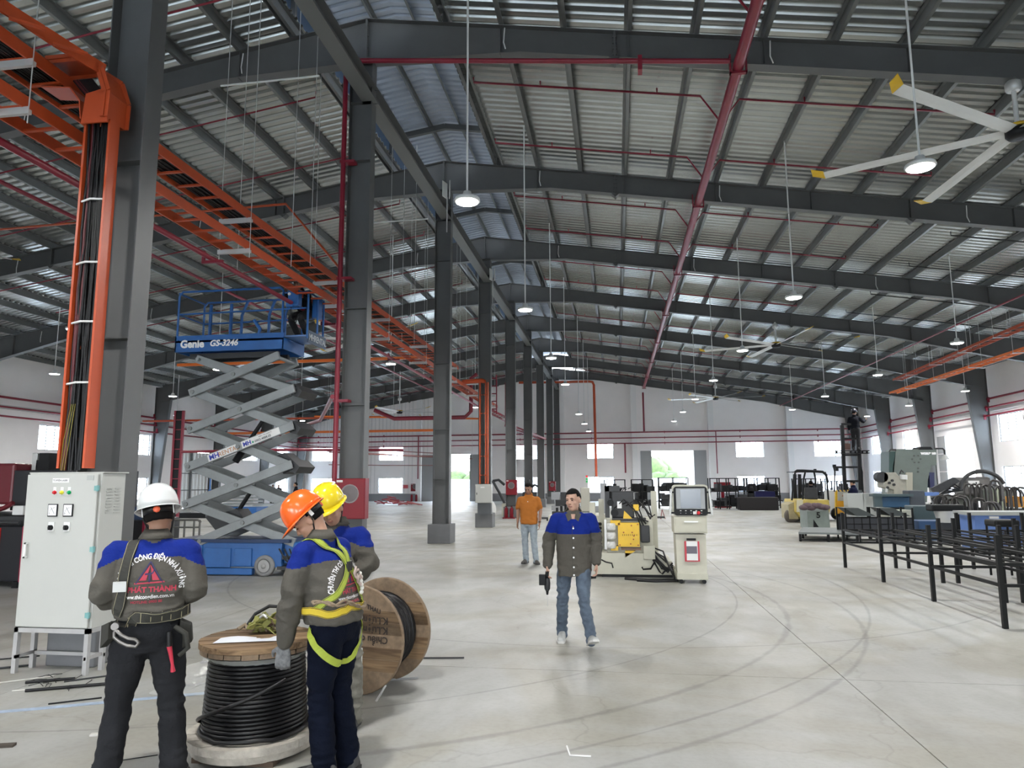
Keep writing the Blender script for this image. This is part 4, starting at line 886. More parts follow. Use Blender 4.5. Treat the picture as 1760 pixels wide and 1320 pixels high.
# second drum on its rim
ha = radians(78); ax = V((cos(ha), sin(ha), 0)); fc = V((-2.135, 5.74, .427)); rc = fc+ax*.46
D2 = mkroot('cable_drum', ((fc+rc)/2)-V((0, 0, .445)), 'wooden cable drum standing on its rims with stencilled face, behind the yellow helmet', 'cable drum')
disc_planks(D2, fc, ax, .427, .035, .095, V((-ax.y, ax.x, 0)))
disc_planks(D2, rc, ax, .427, .035, .095, V((-ax.y, ax.x, 0)))
for c_ in (fc, rc+ax*.0): 
    MB().lathe(c_, [(.424, -.0), (.432, .003), (.432, .033), (.424, .036)], 48, ax).build('rim_band', woodr, D2)
MB().cyl(fc+ax*.03, rc, .2, n=24).build('core', black, D2)
cw = MB()
for j in range(13): cw.tube([fc+ax*(.05+j*.031)+(V((-ax.y, ax.x, 0))*cos(a*pi/14)+V((0, 0, 1))*sin(a*pi/14))*(.31+.006*(j % 2)) for a in range(28)], .016, 6, closed=True, caps=False)
tag(cw.build('cable_winding', black), 'black cable wound between the flanges of the drum on its rims', 'cable')
MB().lathe(fc-ax*.004, [(.045, -.0), (.045, .01), (.012, .012)], 16, ax).build('centre_bore', blackm, D2)
fx = V((ax.y, -ax.x, 0)); O = fc-ax*.003        # face right direction as seen by the viewer
sten = mat('stencil_black', (.03, .022, .018), .8)
for i, (tx_, z_) in enumerate([('K.Lượng', .135), ('K.Lượng 1', .06), ('Chiều dài', -.015)]):   # stencilled upside down
    add_text(MB(), tx_, .075, O+fx*.30+V((0, 0, z_+.05)), -fx, (0, 0, -1), .002, lift=.002).build('stencil_lettering', sten, D2)
add_text(MB(), 'THAU', .05, O+fx*.10+V((0, 0, .25)), V((fx.x, fx.y, -.3)), (0, 0, 1), .002, lift=.002).build('stencil_lettering', sten, D2)
MB().bar(O+fx*.02+V((0, 0, -.27))-ax*.003, O+fx*.02+V((0, 0, -.06))-ax*.003, .10, .002, ax).build('paper_label', mat('label_paper', (.62, .64, .6), .5), D2)
mb = MB()
for i in range(5): mb.bar(O+fx*(-.01)+V((0, 0, -.24+.035*i))-ax*.006, O+fx*.05+V((0, 0, -.24+.035*i))-ax*.006, .008, .001, ax)
mb.build('label_print', sten, D2)
MB().b2(fc+V((.0, -.02, -.36)), fc+V((.05, 0, -.31))).build('red_clip', redbox, D2)
MB().bar(O+fx*.29-ax*.0+V((0, 0, -.33)), O+fx*.26-ax*.1+V((0, 0, -.43)), .02, .003).build('plastic_tail', wrap, D2)
# ================================================================ floor litter
def stick(p, q, r_, m, lab, g='cut offcuts on the floor'):
    return MB().tube([(*p, r_), (((p[0]+q[0])/2+.01), (p[1]+q[1])/2, r_+.002), (*q, r_)], r_, 6).build('offcut', m, label=lab, cat='offcut', group=g)
pale = mat('pale_plastic', (.55, .54, .5), .5)
for p, q, r_, m, lab in [((-5.32, 5.62), (-4.98, 5.9), .006, pale, 'thin pale strip furthest left by the cabinet stand'), ((-5.05, 5.67), (-4.72, 5.84), .012, black, 'short black cable offcut in front of the cabinet stand'),
    ((-4.85, 5.45), (-4.2, 5.78), .013, black, 'longest black cable offcut, with pale end, in front of the stand'), ((-5.9, 6.45), (-5.62, 6.75), .008, pale, 'pale strip left of the cabinet stand'), ((-6.1, 6.3), (-5.7, 6.55), .006, blackm, 'thin dark strip at the left edge of the floor'),
    ((-5.9, 5.9), (-5.5, 6.2), .01, darkm, 'grey strip leading under the cabinet stand'), ((-4.4, 5.18), (-4.1, 5.38), .006, blackm, 'bent thin dark wire nearer the viewer than the others'), ((-4.97, 5.45), (-4.6, 5.63), .006, pale, 'thin pale wire parallel to the long black offcut'),
    ((-3.2, 4.15), (-2.9, 4.35), .003, blackm, 'hair-thin wire left of the white-helmet man’s boots'), ((-4.75, 5.75), (-4.5, 5.98), .007, darkm, 'dark twig-like wire under the front stand leg')]: stick(p, q, r_, m, lab)
wc = MB()
for i in range(14):
    rnd = random.Random(i+50); x = rnd.uniform(-5.1, -4.5); y = rnd.uniform(5.5, 5.9); a = rnd.uniform(0, 3)
    wc.tube([(x, y, .004), (x+.06*cos(a), y+.06*sin(a), .02), (x+.13*cos(a+.5), y+.13*sin(a+.5), .005)], .003, 5)
wc.build('wire_clippings', blackm, label='tangle of curled wire clippings on the floor before the cabinet stand', cat='clippings', kind='stuff')
MB().box((-4.0, 4.35, .008), (.14, .05, .016), rz=.3).build('litter_scrap', mat('litter_brown', (.06, .05, .04), .9), label='small dark leaf-like scrap on the floor near the lower left', cat='scrap')
MB().box((-3.55, 4.62, .006), (.06, .04, .012), rz=.3).build('litter_scrap', pale, label='small pale scrap on the floor left of the white-helmet man', cat='scrap')
MB().tube([(-.36, 4.83, .004), (-.33, 4.68, .004), (-.2, 4.68, .004)], .006, 5).build('plastic_strip', whitem, label='white L-shaped plastic strip on the floor at bottom centre', cat='strip')
bl = MB()
for a, b_ in (((-5.2, 4.72), (-4.4, 5.08)), ((-4.4, 5.08), (-3.35, 5.62))): bl.bar((*a, .0015), (*b_, .0015), .07, .002)
tag(bl.build('floor_tape', mat('pale_blue_tape', (.33, .42, .55), .5, 0, .3, 12)), 'pale blue tape line stuck across the floor at lower left', 'tape')
for i, (p, q) in enumerate([((-3.95, 6.5), (-2.9, 6.85)), ((-3.65, 5.75), (-2.8, 6.3)), ((-2.05, 6.9), (-1.5, 6.98)), ((-2.1, 6.1), (-1.75, 6.25))]):
    MB().bar((*p, .01), (*q, .01), .02 if i < 2 else .012, .014).build('metal_rod', (mat('rod_grey', (.3, .3, .3), .4), MATS.get('rod_grey'), darkm, mat('angle_grey', (.3, .31, .31), .5))[i], label=('grey rod on the floor behind the upright drum, farther', 'grey rod on the floor behind the upright drum, nearer', 'thin dark-grey rod on the floor right of the second drum', 'short white angle strip under the second drum')[i], cat='rod')
vs = []; rnd = random.Random(5)
for i in range(12):
    for j in range(9): vs.append(V((-3.75+.95*i/11-.25*j/8, 5.45+1.25*j/8+.15*i/11, .004+abs(rnd.gauss(0, .022)))))
tag(MB().add(vs, [(i*9+j, (i+1)*9+j, (i+1)*9+j+1, i*9+j+1) for i in range(11) for j in range(8)], True).build('plastic_sheet', mat('clear_plastic', (.75, .77, .76), .15, 0, 0, 1, .3, 8, alpha=.3)), 'crumpled clear plastic sheet on the floor behind the upright drum', 'plastic sheet')
# ================================================================ pipe bender and control console
t = mkroot('tube_bending_machine', (.35, 13.3, 0), 'tube bending machine with yellow head plate on a cream base, behind the walking man', 'machine')
MB().b2((-.44, 13.03, .05), (.94, 14.2, .28)).build('base_block', cream, t, bevel=.02)
MB().prism([(-.45, 13.0, .05), (1.15, 13.0, .05), (.7, 13.0, .42), (-.3, 13.0, .42)], (0, 0, 0), (0, .9, 0)).build('base_slope', cream, t, fix=True)
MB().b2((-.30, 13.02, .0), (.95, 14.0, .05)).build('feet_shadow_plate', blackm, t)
MB().b2((-.2, 13.1, .35), (.62, 14.6, .98)).build('main_body', cream, t, bevel=.01)
MB().b2((-.5, 13.1, .25), (-.4, 13.3, 1.3)).build('column_post', cream, t); MB().b2((-.5, 13.1, .45), (-.46, 13.12, .95)).build('guard_plate', whitem, t)
for i in range(7): MB().cyl((-.36, 13.08, .5+.07*i), (-.3, 13.04, .5+.07*i), .03, n=8).build('chain_roller', blackm, t)
MB().b2((.0, 12.98, .53), (.38, 13.1, .95)).build('head_plate', yellow, t, bevel=.004)
for x, z in ((.03, .92), (.35, .92), (.03, .56), (.35, .56), (.24, .9), (.28, .72), (.27, .66), (.22, .58), (.1, .78), (.25, .78)): MB().cyl((x, 12.985, z), (x, 12.972, z), .013, n=8).build('bolt', mat('rust_bolt', (.3, .06, .02), .5), t)
for i in range(8): MB().b2((.08+.035*i, 12.974, .72), (.088+.035*i, 12.98, .75)).build('scale_mark', blackm, t)
MB().b2((-.13, 12.98, .9), (.05, 13.1, .99)).b2((-.13, 12.98, .46), (.0, 13.1, .54)).build('clamp_plate', yellow, t, bevel=.006)
for z in (.88, .72, .56): MB().lathe((-.12, 13.0, z-.06), [(.07, 0), (.085, .02), (.085, .09), (.07, .12)], 18).build('servo_drum', mat('white_servo', (.66, .66, .64), .4, 0, .3, 30), t)
MB().b2((-.24, 13.0, .48), (-.2, 13.1, 1.0)).build('guide_rail', whitem, t)
MB().prism([(.1, 13.0, 1.02), (.26, 13.0, 1.02), (.18, 13.0, 1.1), (.12, 13.0, 1.16)], (0, 0, 0), (0, .15, 0)).build('yellow_bracket', yellow, t, fix=True)
MB().b2((.28, 13.0, 1.16), (.38, 13.1, 1.27)).build('yellow_block', yellow, t, bevel=.006)
MB().prism([(.12, 13.0, .34), (.3, 13.0, .46), (.12, 13.0, .46)], (0, 0, 0), (0, .1, 0)).build('yellow_bracket', yellow, t, fix=True)
MB().b2((-.1, 13.02, .99), (.5, 13.3, 1.03)).build('top_table', darkm, t); MB().b2((.05, 13.0, .47), (.4, 13.2, .51)).build('lower_clamp', mat('rust_steel', (.2, .12, .08), .6), t)
MB().b2((-.1, 13.1, 1.03), (.3, 13.6, 1.5)).build('motor_block', darkm, t, bevel=.02); MB().cyl((-.05, 13.05, 1.12), (-.05, 13.2, 1.12), .07, n=16).build('motor', blackm, t)
MB().cyl((-.12, 13.05, 1.3), (-.12, 13.3, 1.3), .06, n=14).build('motor', blackm, t); MB().b2((.0, 13.05, 1.2), (.08, 13.1, 1.32)).build('white_tag_plate', whitem, t)
MB().b2((-.22, 13.1, 1.03), (-.14, 13.2, 1.6)).b2((-.22, 13.1, 1.5), (.05, 13.2, 1.6)).build('tool_frame', darkm, t)
MB().b2((.4, 13.0, .6), (.56, 13.3, .9)).build('side_motor', darkm, t, bevel=.02)
for i in range(7): MB().tube([(-.05+.07*i, 13.1+.05*(i % 3), 1.2+.04*(i % 2)), (.12+.07*i, 13.02+.03*i, 1.36-.05*(i % 3)), (.30+.05*i, 13.0, 1.18-.06*(i % 4)), (.42+.04*i, 13.02, .85+.04*i)], .013, 6).build('hose', black, t)
MB().b2((.44, 12.95, .32), (.64, 13.1, .55)).build('terminal_box', cream, t, bevel=.006)
for i in range(8): rnd = random.Random(i); MB().tube([(.6, 13.0, .52-.03*i), (.70+rnd.uniform(-.04, .1), 12.95, .46-.05*i), (.74+rnd.uniform(-.02, .12), 12.8, .30-.03*i), (.93, 12.6+.05*i, .05+.03*i)], .015, 6).build('hose', black, t)
MB().tube([(-.3, 12.98, .3), (-.22, 12.9, .27), (-.12, 12.9, .25), (-.1, 12.9, .17)], .013, 6).build('hose', black, t)
MB().tube([(.62, 12.98, .26), (.55, 12.85, .17), (.42, 12.85, .16), (.4, 12.85, .2)], .016, 6).build('hose', black, t)
MB().b2((.62, 13.4, .3), (.72, 13.5, 1.5)).build('rear_post', cream, t); MB().b2((-.35, 13.6, .3), (-.25, 13.7, 1.35)).build('rear_post', cream, t)
for i, pts in enumerate([[(.1, 12.7, .02), (.5, 12.55, .02), (.95, 12.6, .02)], [(.3, 12.5, .02), (.6, 12.42, .02), (.98, 12.5, .02)], [(-.4, 12.75, .03), (-.6, 12.7, .02), (-.62, 12.6, .02)]]):
    MB().tube(pts, .025, 6).build('floor_cable', black, label=('black cable on the floor behind the console, farther', 'black cable on the floor behind the console, nearer', 'black cable stub on the floor at the walking man’s left')[i], cat='cable')
t = mkroot('control_console', (1.2, 12.5, 0), 'cream control console with grey screen and red emergency button, in front of the bending machine', 'control console')
MB().prism([(.96, 12.3, .09), (1.44, 12.3, .09), (1.45, 12.36, .8), (.95, 12.36, .8)], (0, 0, 0), (0, .45, 0)).build('pedestal', cream, t, fix=True, bevel=.006)
MB().b2((.95, 12.28, .07), (1.45, 12.85, .17)).build('plinth_base', cream, t, bevel=.006); 
for x in (.99, 1.36):
    for y in (12.32, 12.78): MB().cyl((x+.03, y, .035), (x+.03, y+.03, .035), .035, n=12).build('castor', blackm, t)
MB().b2((.93, 12.3, .82), (1.47, 12.85, 1.09)).build('drawer_housing', cream, t, bevel=.006)
dw = MB().b2((.96, 12.285, .84), (1.44, 12.3, 1.06)).build('drawer', mat('cream_dark', (.50, .49, .40), .45), t, bevel=.004)
MB().b2((1.1, 12.265, 1.0), (1.32, 12.285, 1.02)).build('handle', zinc, dw)
def rrect(cx, cz, w, h, r_, y, n_=5):
    P = []
    for sx_, sz_, a0 in ((1, 1, 0), (-1, 1, 90), (-1, -1, 180), (1, -1, 270)):
        for i in range(n_+1): a = radians(a0+90*i/n_); P.append((cx+sx_*(w/2-r_)+r_*cos(a), y, cz+sz_*(h/2-r_)+r_*sin(a)))
    return P
MB().prism(rrect(1.215, 1.36, .58, .52, .06, 12.3), (0, 0, 0), (0, .2, 0)).build('screen_housing', cream, t, fix=True)
MB().prism(rrect(1.215, 1.35, .55, .48, .05, 12.29), (0, 0, 0), (0, .012, 0)).build('screen_surround', blackm, t, fix=True)
MB().b2((.98, 12.28, 1.22), (1.45, 12.295, 1.56)).build('screen_bezel', mat('bezel_grey', (.30, .32, .33), .4), t)
MB().b2((1.05, 12.275, 1.235), (1.38, 12.285, 1.545)).build('screen', mat('screen_glass', (.08, .10, .13), .15), t)
for i in range(5): MB().b2((1.035+.085*i, 12.28, 1.185), (1.06+.085*i, 12.289, 1.197)).build('key', whitem, t); MB().b2((1.04+.085*i, 12.28, 1.145), (1.055+.085*i, 12.289, 1.155)).build('key', mat('key_grey', (.3, .3, .3), .4), t)
MB().b2((1.25, 12.28, 1.13), (1.31, 12.289, 1.18)).build('key_panel', whitem, t)
MB().lathe((1.335, 12.285, 1.155), [(.018, 0), (.018, .02), (.03, .025), (.028, .035), (.01, .04)], 14, (0, -1, 0)).build('emergency_button', mat('emergency_red', (.65, .02, .03), .3), t)
for s in (-1, 1):
    x = 1.215+s*.34; MB().cyl((x, 12.3, 1.12), (x+s*-.03, 12.3, 1.55), .02, n=8).build('side_handle', zinc, t); MB().b2((min(x, x-s*.07), 12.29, 1.14), (max(x, x-s*.07), 12.33, 1.17)).b2((min(x, x-s*.07), 12.29, 1.48), (max(x, x-s*.07), 12.33, 1.51)).build('handle_bracket', blackm, t)
MB().b2((1.13, 12.325, .70), (1.28, 12.335, .735)).build('brand_plate', blackm, t)
cp = MB().b2((1.09, 12.29, .36), (1.33, 12.318, .69)).build('clipboard', mat('clipboard_red', (.5, .03, .05), .4), t, label='red clipboard frame with a sheet')
MB().b2((1.12, 12.284, .38), (1.30, 12.291, .69)).build('sheet', whitem, cp); MB().b2((1.12, 12.281, .49), (1.29, 12.285, .61)).build('photo_print', mat('print_dark', (.13, .12, .15), .5, 0, .2, 6), cp)
# signal tower machine behind
t = mkroot('grey_machine', (-.7, 20, 0), 'grey machine with a red-green signal lamp stack beyond the bending machine', 'machine')
MB().b2((-1.9, 19.8, .0), (-.3, 21.5, .75)).build('base_block', cream, t, bevel=.02); MB().b2((-1.0, 19.9, .85), (-.75, 20.2, 1.5)).build('control_box', mat('box_beige', (.42, .41, .35), .5), t, bevel=.01)
MB().b2((-.45, 19.8, .8), (-.28, 20.2, 1.62)).build('grey_cabinet', mat('panel_grey', (.30, .31, .32), .5), t, bevel=.01); MB().cyl((-.82, 20, 1.5), (-.82, 20, 1.64), .015, n=6).build('stack_pole', zinc, t)
for i, (c_, e_) in enumerate((((.02, .25, .06), .5), ((.02, .3, .08), .5), ((.5, .02, .02), .5))): MB().cyl((-.82, 20, 1.64+.07*i), (-.82, 20, 1.70+.07*i), .03, n=12).build('signal_lamp', mat('signal_%d' % i, c_, .3, emit=e_), t)
MB().b2((-1.8, 19.9, .75), (-1.1, 20.5, .85)).build('top_table', darkm, t)
for i in range(6): MB().b2((-1.7+.12*i, 20, .85), (-1.64+.12*i, 20.2, .95+.05*(i % 3))).build('tool_block', blackm, t)
# grey laser table near the columns
t = mkroot('laser_table', (-2.7, 34, 0), 'low grey laser control desk with dark body right of the fifth column', 'machine')
MB().b2((-3.1, 34, .3), (-.6, 35.5, .5)).build('table_top', mat('panel_grey', (.30, .31, .32), .5), t); MB().b2((-3.0, 34.2, 0), (-.7, 35.4, .3)).build('table_base', mat('pale_grey', (.4, .41, .42), .5), t)
MB().b2((-2.9, 34, .5), (-2.1, 34.8, .8)).build('desk_body', darkm, t, bevel=.01); MB().b2((-3.1, 34, .8), (-2.7, 34.4, 1.15)).build('monitor', mat('monitor_grey', (.28, .29, .3), .3), t); MB().prism([(-2.65, 34, .8), (-2.1, 34, .8), (-2.4, 34, 1.15), (-2.65, 34, 1.15)], (0, 0, 0), (0, .5, 0)).build('side_panel', darkm, t, fix=True)
MB().tube([(-3.2, 30.5, .12), (2.0, 31.5, .12)], .05, 6).build('steel_tube', darkm, label='long dark steel tube on low stands behind the walking man', cat='tube')
for i in range(4): MB().b2((-3.0+1.5*i, 30.55+.28*i, 0), (-2.9+1.5*i, 30.65+.28*i, .09)).build('tube_stand', darkm, label='low dark stand under the long steel tube, %s from the left' % ordn[i+1], cat='stand', group='low stands under the long tube')
MB().ell((-5.6, 31, .45), (.35, .3, .45), 14, 8).build('white_sack', mat('sack_white', (.6, .6, .58), .8), label='white wrapped sack left of the fifth column', cat='sack')
t = mkroot('robot_arm_fixture', (-5.3, 36, 0), 'dark angular machine frame peeking out around the fifth and sixth columns', 'machine')
for pts in ([(-6.1, 35, 1.7), (-5.7, 35, 1.0), (-5.5, 35, .6)], [(-6.1, 35, 1.7), (-5.8, 35, 1.75), (-5.5, 35, 1.5)], [(-4.4, 35, 1.2), (-4.0, 35, 1.5), (-3.8, 35, 1.4)], [(-4.3, 35, 1.75), (-4.3, 35, 1.1), (-3.9, 35, .9)]): MB().tube(pts, .07, 6).build('arm_link', darkm, t)
MB().b2((-4.6, 34.9, .9), (-3.9, 35.3, 1.15)).build('machine_block', darkm, t); MB().b2((-5.6, 34.7, 0), (-4.2, 35.5, .6)).build('base_block', cream, t)
for i in range(4):
    for j in range(4): pass
t = mkroot('wire_crate', (-5.7, 32.0, 0), 'dark crate of bars beside the fourth column plinth', 'crate')
for i in range(5): MB().b2((-6.0+.12*i, 31.6, 0), (-5.97+.12*i, 31.63, .75)).build('bar', blackm, t)
for z in (.1, .3, .5, .72): MB().b2((-6.02, 31.6, z), (-5.45, 31.64, z+.03)).build('rail', blackm, t)
# red steel bundle far left
t = mkroot('red_beam_pile', (-15.5, 50, 0), 'heap of red steel members on the floor far left by the grey dado', 'steel pile'); rnd = random.Random(8)
for i in range(26): x = rnd.uniform(-17.2, -14.2); a = rnd.uniform(-.5, .5); l = rnd.uniform(.5, 1.2); z = .1+rnd.uniform(0, .6)*max(0, 1-abs(x+16.3)); y = 50+rnd.uniform(-.4, .4); MB().bar((x-l/2*cos(a), y, z-l/4*sin(a)+.05), (x+l/2*cos(a), y+.2, z+l/4*sin(a)), .07, .07).build('beam', mat('pale_red_steel', (.42, .14, .14), .6) if i % 2 else redp, t)
# ================================================================ black rack frames, right foreground
bk = mat('rack_black', (.007, .0075, .008), .5, spec=.25)
RY = [14.85, 12.85, 10.95, 9.1]
RXs = [(4.35, 5.27), (5.5, 6.42), (6.65, 7.57)]
rl = ['nearest the aisle, at the left', 'middle one of the three', 'farthest from the aisle, at the right']
for i, (a, b_) in enumerate(RXs):
    t = mkroot('rack_frame', ((a+b_)/2, 12, 0), 'long black steel stillage frame with stake posts, '+rl[i], 'rack', 'black stillage frames at right')
    for y in RY:
        for x in (a, b_): MB().b2((x-.025, y-.025, 0), (x+.025, y+.025, 1.05)).build('post', bk, t)
        for z in (.46, .70): MB().b2((a, y-.018, z), (b_, y+.018, z+.035)).build('cross_rail', bk, t)
        if y > 14: 
            for q in (.33, .66): MB().b2((a+q*(b_-a)-.015, y-.015, .48), (a+q*(b_-a)+.015, y+.015, .7)).build('stub', bk, t)
    for x in (a, b_):
        for z in (.46, .70): MB().b2((x-.018, RY[-1], z), (x+.018, RY[0], z+.035)).build('long_rail', bk, t)
    for q in (.3, .6): MB().b2((a+q*(b_-a)-.01, RY[-1], .705), (a+q*(b_-a)+.01, RY[0], .73)).build('long_rail', bk, t)
t = mkroot('work_stool', (6.75, 13.8, 0), 'black high work stool standing among the stillage frames', 'stool')
MB().b2((6.5, 13.6, .86), (6.9, 14.0, .98)).build('seat', bk, t, bevel=.03)
for x in (6.53, 6.87):
    for y in (13.63, 13.97): MB().cyl((x, y, 0), (x, y, .87), .02, n=8).build('leg', bk, t)
for z in (.3, .6): MB().b2((6.53, 13.62, z), (6.87, 13.65, z+.03)).build('footrest', bk, t)
t = mkroot('blue_workbench', (9.2, 18.3, 0), 'blue tool bench with pale grey top at the right edge', 'workbench')
bpb = mat('bench_blue', (.10, .19, .46), .5, 0, .15, 4)
MB().b2((8.1, 18.0, .85), (11.0, 18.9, .93)).build('bench_top', mat('bench_top_grey', (.30, .32, .31), .5), t)
MB().b2((8.2, 18.05, .05), (8.75, 18.8, .85)).build('side_cabinet', bpb, t); MB().b2((9.6, 18.05, .05), (10.9, 18.8, .85)).build('side_cabinet', bpb, t); MB().b2((8.75, 18.7, .1), (9.6, 18.8, .85)).build('back_panel', bpb, t)
for i in range(3): MB().b2((9.65, 18.03, .12+.24*i), (10.85, 18.05, .33+.24*i)).build('drawer', mat('drawer_blue', (.13, .22, .48), .5), t)
MB().b2((8.5, 18.02, .78), (8.7, 18.04, .83)).build('name_plate', whitem, t)
for x in (8.2, 10.8): MB().cyl((x, 18.1, 0), (x, 18.1, .1), .04, n=8).build('foot', bk, t)
# metal bucket
t = mkroot('metal_drum_stand', (8.6, 20.5, 0), 'galvanised bucket with black cap on a dark stand, among the tube racks', 'bucket')
MB().lathe((8.6, 20.5, .55), [(.2, 0), (.27, .3)], 20).build('bucket', zinc, t); MB().b2((8.2, 20.3, .85), (9.0, 20.7, 1.02)).build('cap', bk, t, bevel=.03); MB().b2((8.4, 20.35, 0), (8.8, 20.65, .55)).build('stand_body', darkm, t)
# tube hoop racks
tubem = mat('tube_steel', (.045, .042, .04), .4, .3, .2, 6)
for i, (cx_, cy_, w, h, n_, lab) in enumerate([(10.2, 24.0, .75, 1.25, 8, 'cluster of bent steel tubes hooked over a rack, left of the bucket'), (11.4, 24.6, .7, 1.68, 7, 'tall cluster of hooped steel tubes beside the pale green post'), (12.6, 25.5, .75, 1.5, 8, 'cluster of hooped steel tubes in front of the bright right-hand window'), (9.6, 20.6, .5, 1.25, 4, 'small cluster of hooped tubes nearest the black rack frames')]):
    t = mkroot('bent_tube_rack', (cx_, cy_, 0), lab, 'tube rack', 'racks of bent tubes')
    rnd = random.Random(i)
    for k in range(n_):
        x = cx_-w/2+w*k/n_+rnd.uniform(-.03, .03); y = cy_+rnd.uniform(-.3, .3); hh = h-rnd.uniform(0, .2); q = rnd.uniform(.22, .34)
        MB().tube([(x, y, .1), (x, y, hh-.15), (x+.05, y, hh-.03), (x+.14, y, hh), (x+q, y, hh-.04), (x+q+.06, y, hh-.16), (x+q+.06, y, hh-.5-rnd.uniform(0, .3))], .032, 8).build('bent_tube', tubem, t)
    MB().b2((cx_-w/2-.05, cy_-.35, .45), (cx_+w/2+.3, cy_-.3, .5)).b2((cx_-w/2-.05, cy_+.3, .45), (cx_+w/2+.3, cy_+.35, .5)).build('rail', blackm, t)
    for x in (cx_-w/2, cx_+w/2+.25):
        for y in (cy_-.33, cy_+.33): MB().cyl((x, y, 0), (x, y, .95), .03, n=6).build('rack_post', blackm, t)
    MB().b2((cx_-w/2-.05, cy_-.35, .05), (cx_+w/2+.3, cy_+.35, .1)).build('base_plate', darkm, t)
pgm = mat('pale_green', (.36, .40, .29), .5)
# wheel machine
t = mkroot('friction_press', (12.3, 28, 0), 'dark machine with big curved wheel guard and numbered white plate at right', 'machine')
MB().b2((11.9, 27.6, 0), (12.7, 28.5, 1.1)).build('body', mat('olive_dark', (.10, .115, .10), .5, 0, .2, 4), t, bevel=.03); MB().b2((12.2, 27.4, 1.1), (13.1, 28.3, 1.75)).build('head', mat('grey_brown', (.13, .125, .12), .5, 0, .2, 4), t, bevel=.08)
MB().tube([(12.0+.75*(1-cos(a)), 27.3, 1.25+.7*sin(a)) for a in [pi*.02+pi*i/14 for i in range(13)]], .07, 8).build('wheel_guard', darkm, t)
np_ = MB().b2((12.3, 27.28, 1.4), (12.65, 27.32, 1.62)).build('number_plate', whitem, t); add_text(MB(), '1', .18, (12.5, 27.28, 1.44), (1, 0, 0), (0, 0, 1), .01).build('plate_number', black, t)
for i in range(5): MB().tube([(12.1, 27.3, 1.3), (11.8-.1*i, 27.2, 1.5-.08*i), (11.4-.1*i, 27.2, 1.2-.05*i), (11.2, 27.2, .7)], .03, 6).build('hose', blackm, t)
MB().prism([(11.0, 27.2, 1.35), (11.8, 27.2, 1.75), (12.0, 27.2, 1.6), (11.2, 27.2, 1.15)], (0, 0, 0), (0, .1, 0)).build('arm_plate', darkm, t, fix=True)
MB().b2((13.0, 27.0, 0), (13.3, 27.4, 1.35)).build('pale_post', pgm, t); MB().b2((12.7, 27.2, .9), (13.8, 27.6, 1.3)).build('cross_body', mat('olive_dark', (.1, .11, .1), .5), t)
# C-frame press
s_ = 1.12; Yp = 33.5
pm = mat('press_green_grey', (.115, .14, .125), .5, 0, .12, 2)
def gz(p): return V((p[0], p[1], 0))
t = mkroot('power_press', (13, Yp+.7, 0), 'tall green-grey C-frame power press behind the machines at right', 'press')
def pp(x, y): # pixel-derived plate outline in world metres
    return at(x, y, Yp)
MB().prism([pp(1540, 772), pp(1610, 772), pp(1610, 800), pp(1601, 800), pp(1595, 826), gz(pp(1592, 882)), gz(pp(1530, 882)), pp(1534, 800)], (0, 0, 0), (0, 1.2, 0)).build('frame', pm, t, fix=True, bevel=.02)
MB().prism([pp(1528, 776), pp(1539.5, 776), pp(1536, 815), pp(1528, 815)], (0, 0, 0), (0, 1.0, 0)).build('flywheel_guard', mat('dark_green', (.02, .05, .045), .5), t, fix=True)
MB().prism([pp(1583, 768), pp(1600, 768), pp(1604, 773), pp(1578, 773)], (0, 0, 0), (0, .8, 0)).build('motor_cover', blackm, t, fix=True)
add_text(MB(), 'WORLD 160', .11, pp(1583, 781), (1, 0, 0), (0, 0, 1), .015).build('name_lettering', whl, t)
a_ = V(pp(1575, 789))
for k in range(6): MB().cyl(a_+V((.17*cos(k*pi/3), -.03, .17*sin(k*pi/3))), a_+V((.17*cos(k*pi/3), .01, .17*sin(k*pi/3))), .035, n=8).build('bolt', mat('bolt_dark', (.07, .08, .07), .5), t)
for q in (805, 811): b3 = V(pp(1578, q)); MB().cyl(b3+V((0, -.03, 0)), b3+V((0, .01, 0)), .04, n=8).build('bolt', MATS['bolt_dark'], t)
MB().tube([pp(1608, 771), pp(1620, 771), pp(1623, 774), pp(1624, 782)], .04, 6).build('lamp_arm', darkm, t); MB().lathe(pp(1624, 790), [(.2, 0), (.1, .15), (.05, .22)], 14).build('work_lamp', zinc, t)
MB().tube([pp(1528, 777), pp(1530, 773), pp(1540, 773)], .04, 6).build('pipe', darkm, t)
MB().prism([pp(1597, 812), pp(1606, 812), pp(1606, 838), pp(1599, 838)], (0, 0, 0), (0, .3, 0)).build('hanging_cloth', mat('navy_cloth', (.03, .035, .09), .8), t, fix=True)
MB().prism([pp(1556, 812), pp(1567, 812), pp(1567, 850), pp(1556, 850)], (0, -.1, 0), (0, .1, 0)).build('cream_side_panel', mat('aged_cream', (.33, .32, .26), .5), t, fix=True)
# cream grinder in front
def qq(x, y, D=28.5): return at(x, y, D)
t = mkroot('milling_machine', (10, 28.5, 0), 'cream milling machine with round knobs in front of the green press', 'machine'); cm_ = mat('aged_cream2', (.40, .39, .33), .5, 0, .2, 4)
MB().prism([qq(1519, 812), qq(1540, 812), qq(1545, 818), qq(1557, 818), qq(1557, 852), qq(1536, 852), qq(1536, 842), qq(1519, 838)], (0, 0, 0), (0, .7, 0)).build('head', cm_, t, fix=True, bevel=.02)
MB().prism([qq(1540, 850), qq(1558, 850), gz(qq(1556, 893)), gz(qq(1540, 893))], (0, .1, 0), (0, .7, 0)).build('column', cm_, t, fix=True)
MB().cyl(qq(1517, 820), V(qq(1517, 820))+V((0, .4, 0)), .2, n=16).build('motor', darkm, t)
for p in ((1528, 830), (1533, 826), (1536, 833), (1525, 838)): MB().cyl(V(qq(*p))+V((0, -.06, 0)), qq(*p), .05, n=10).build('knob', darkm, t)
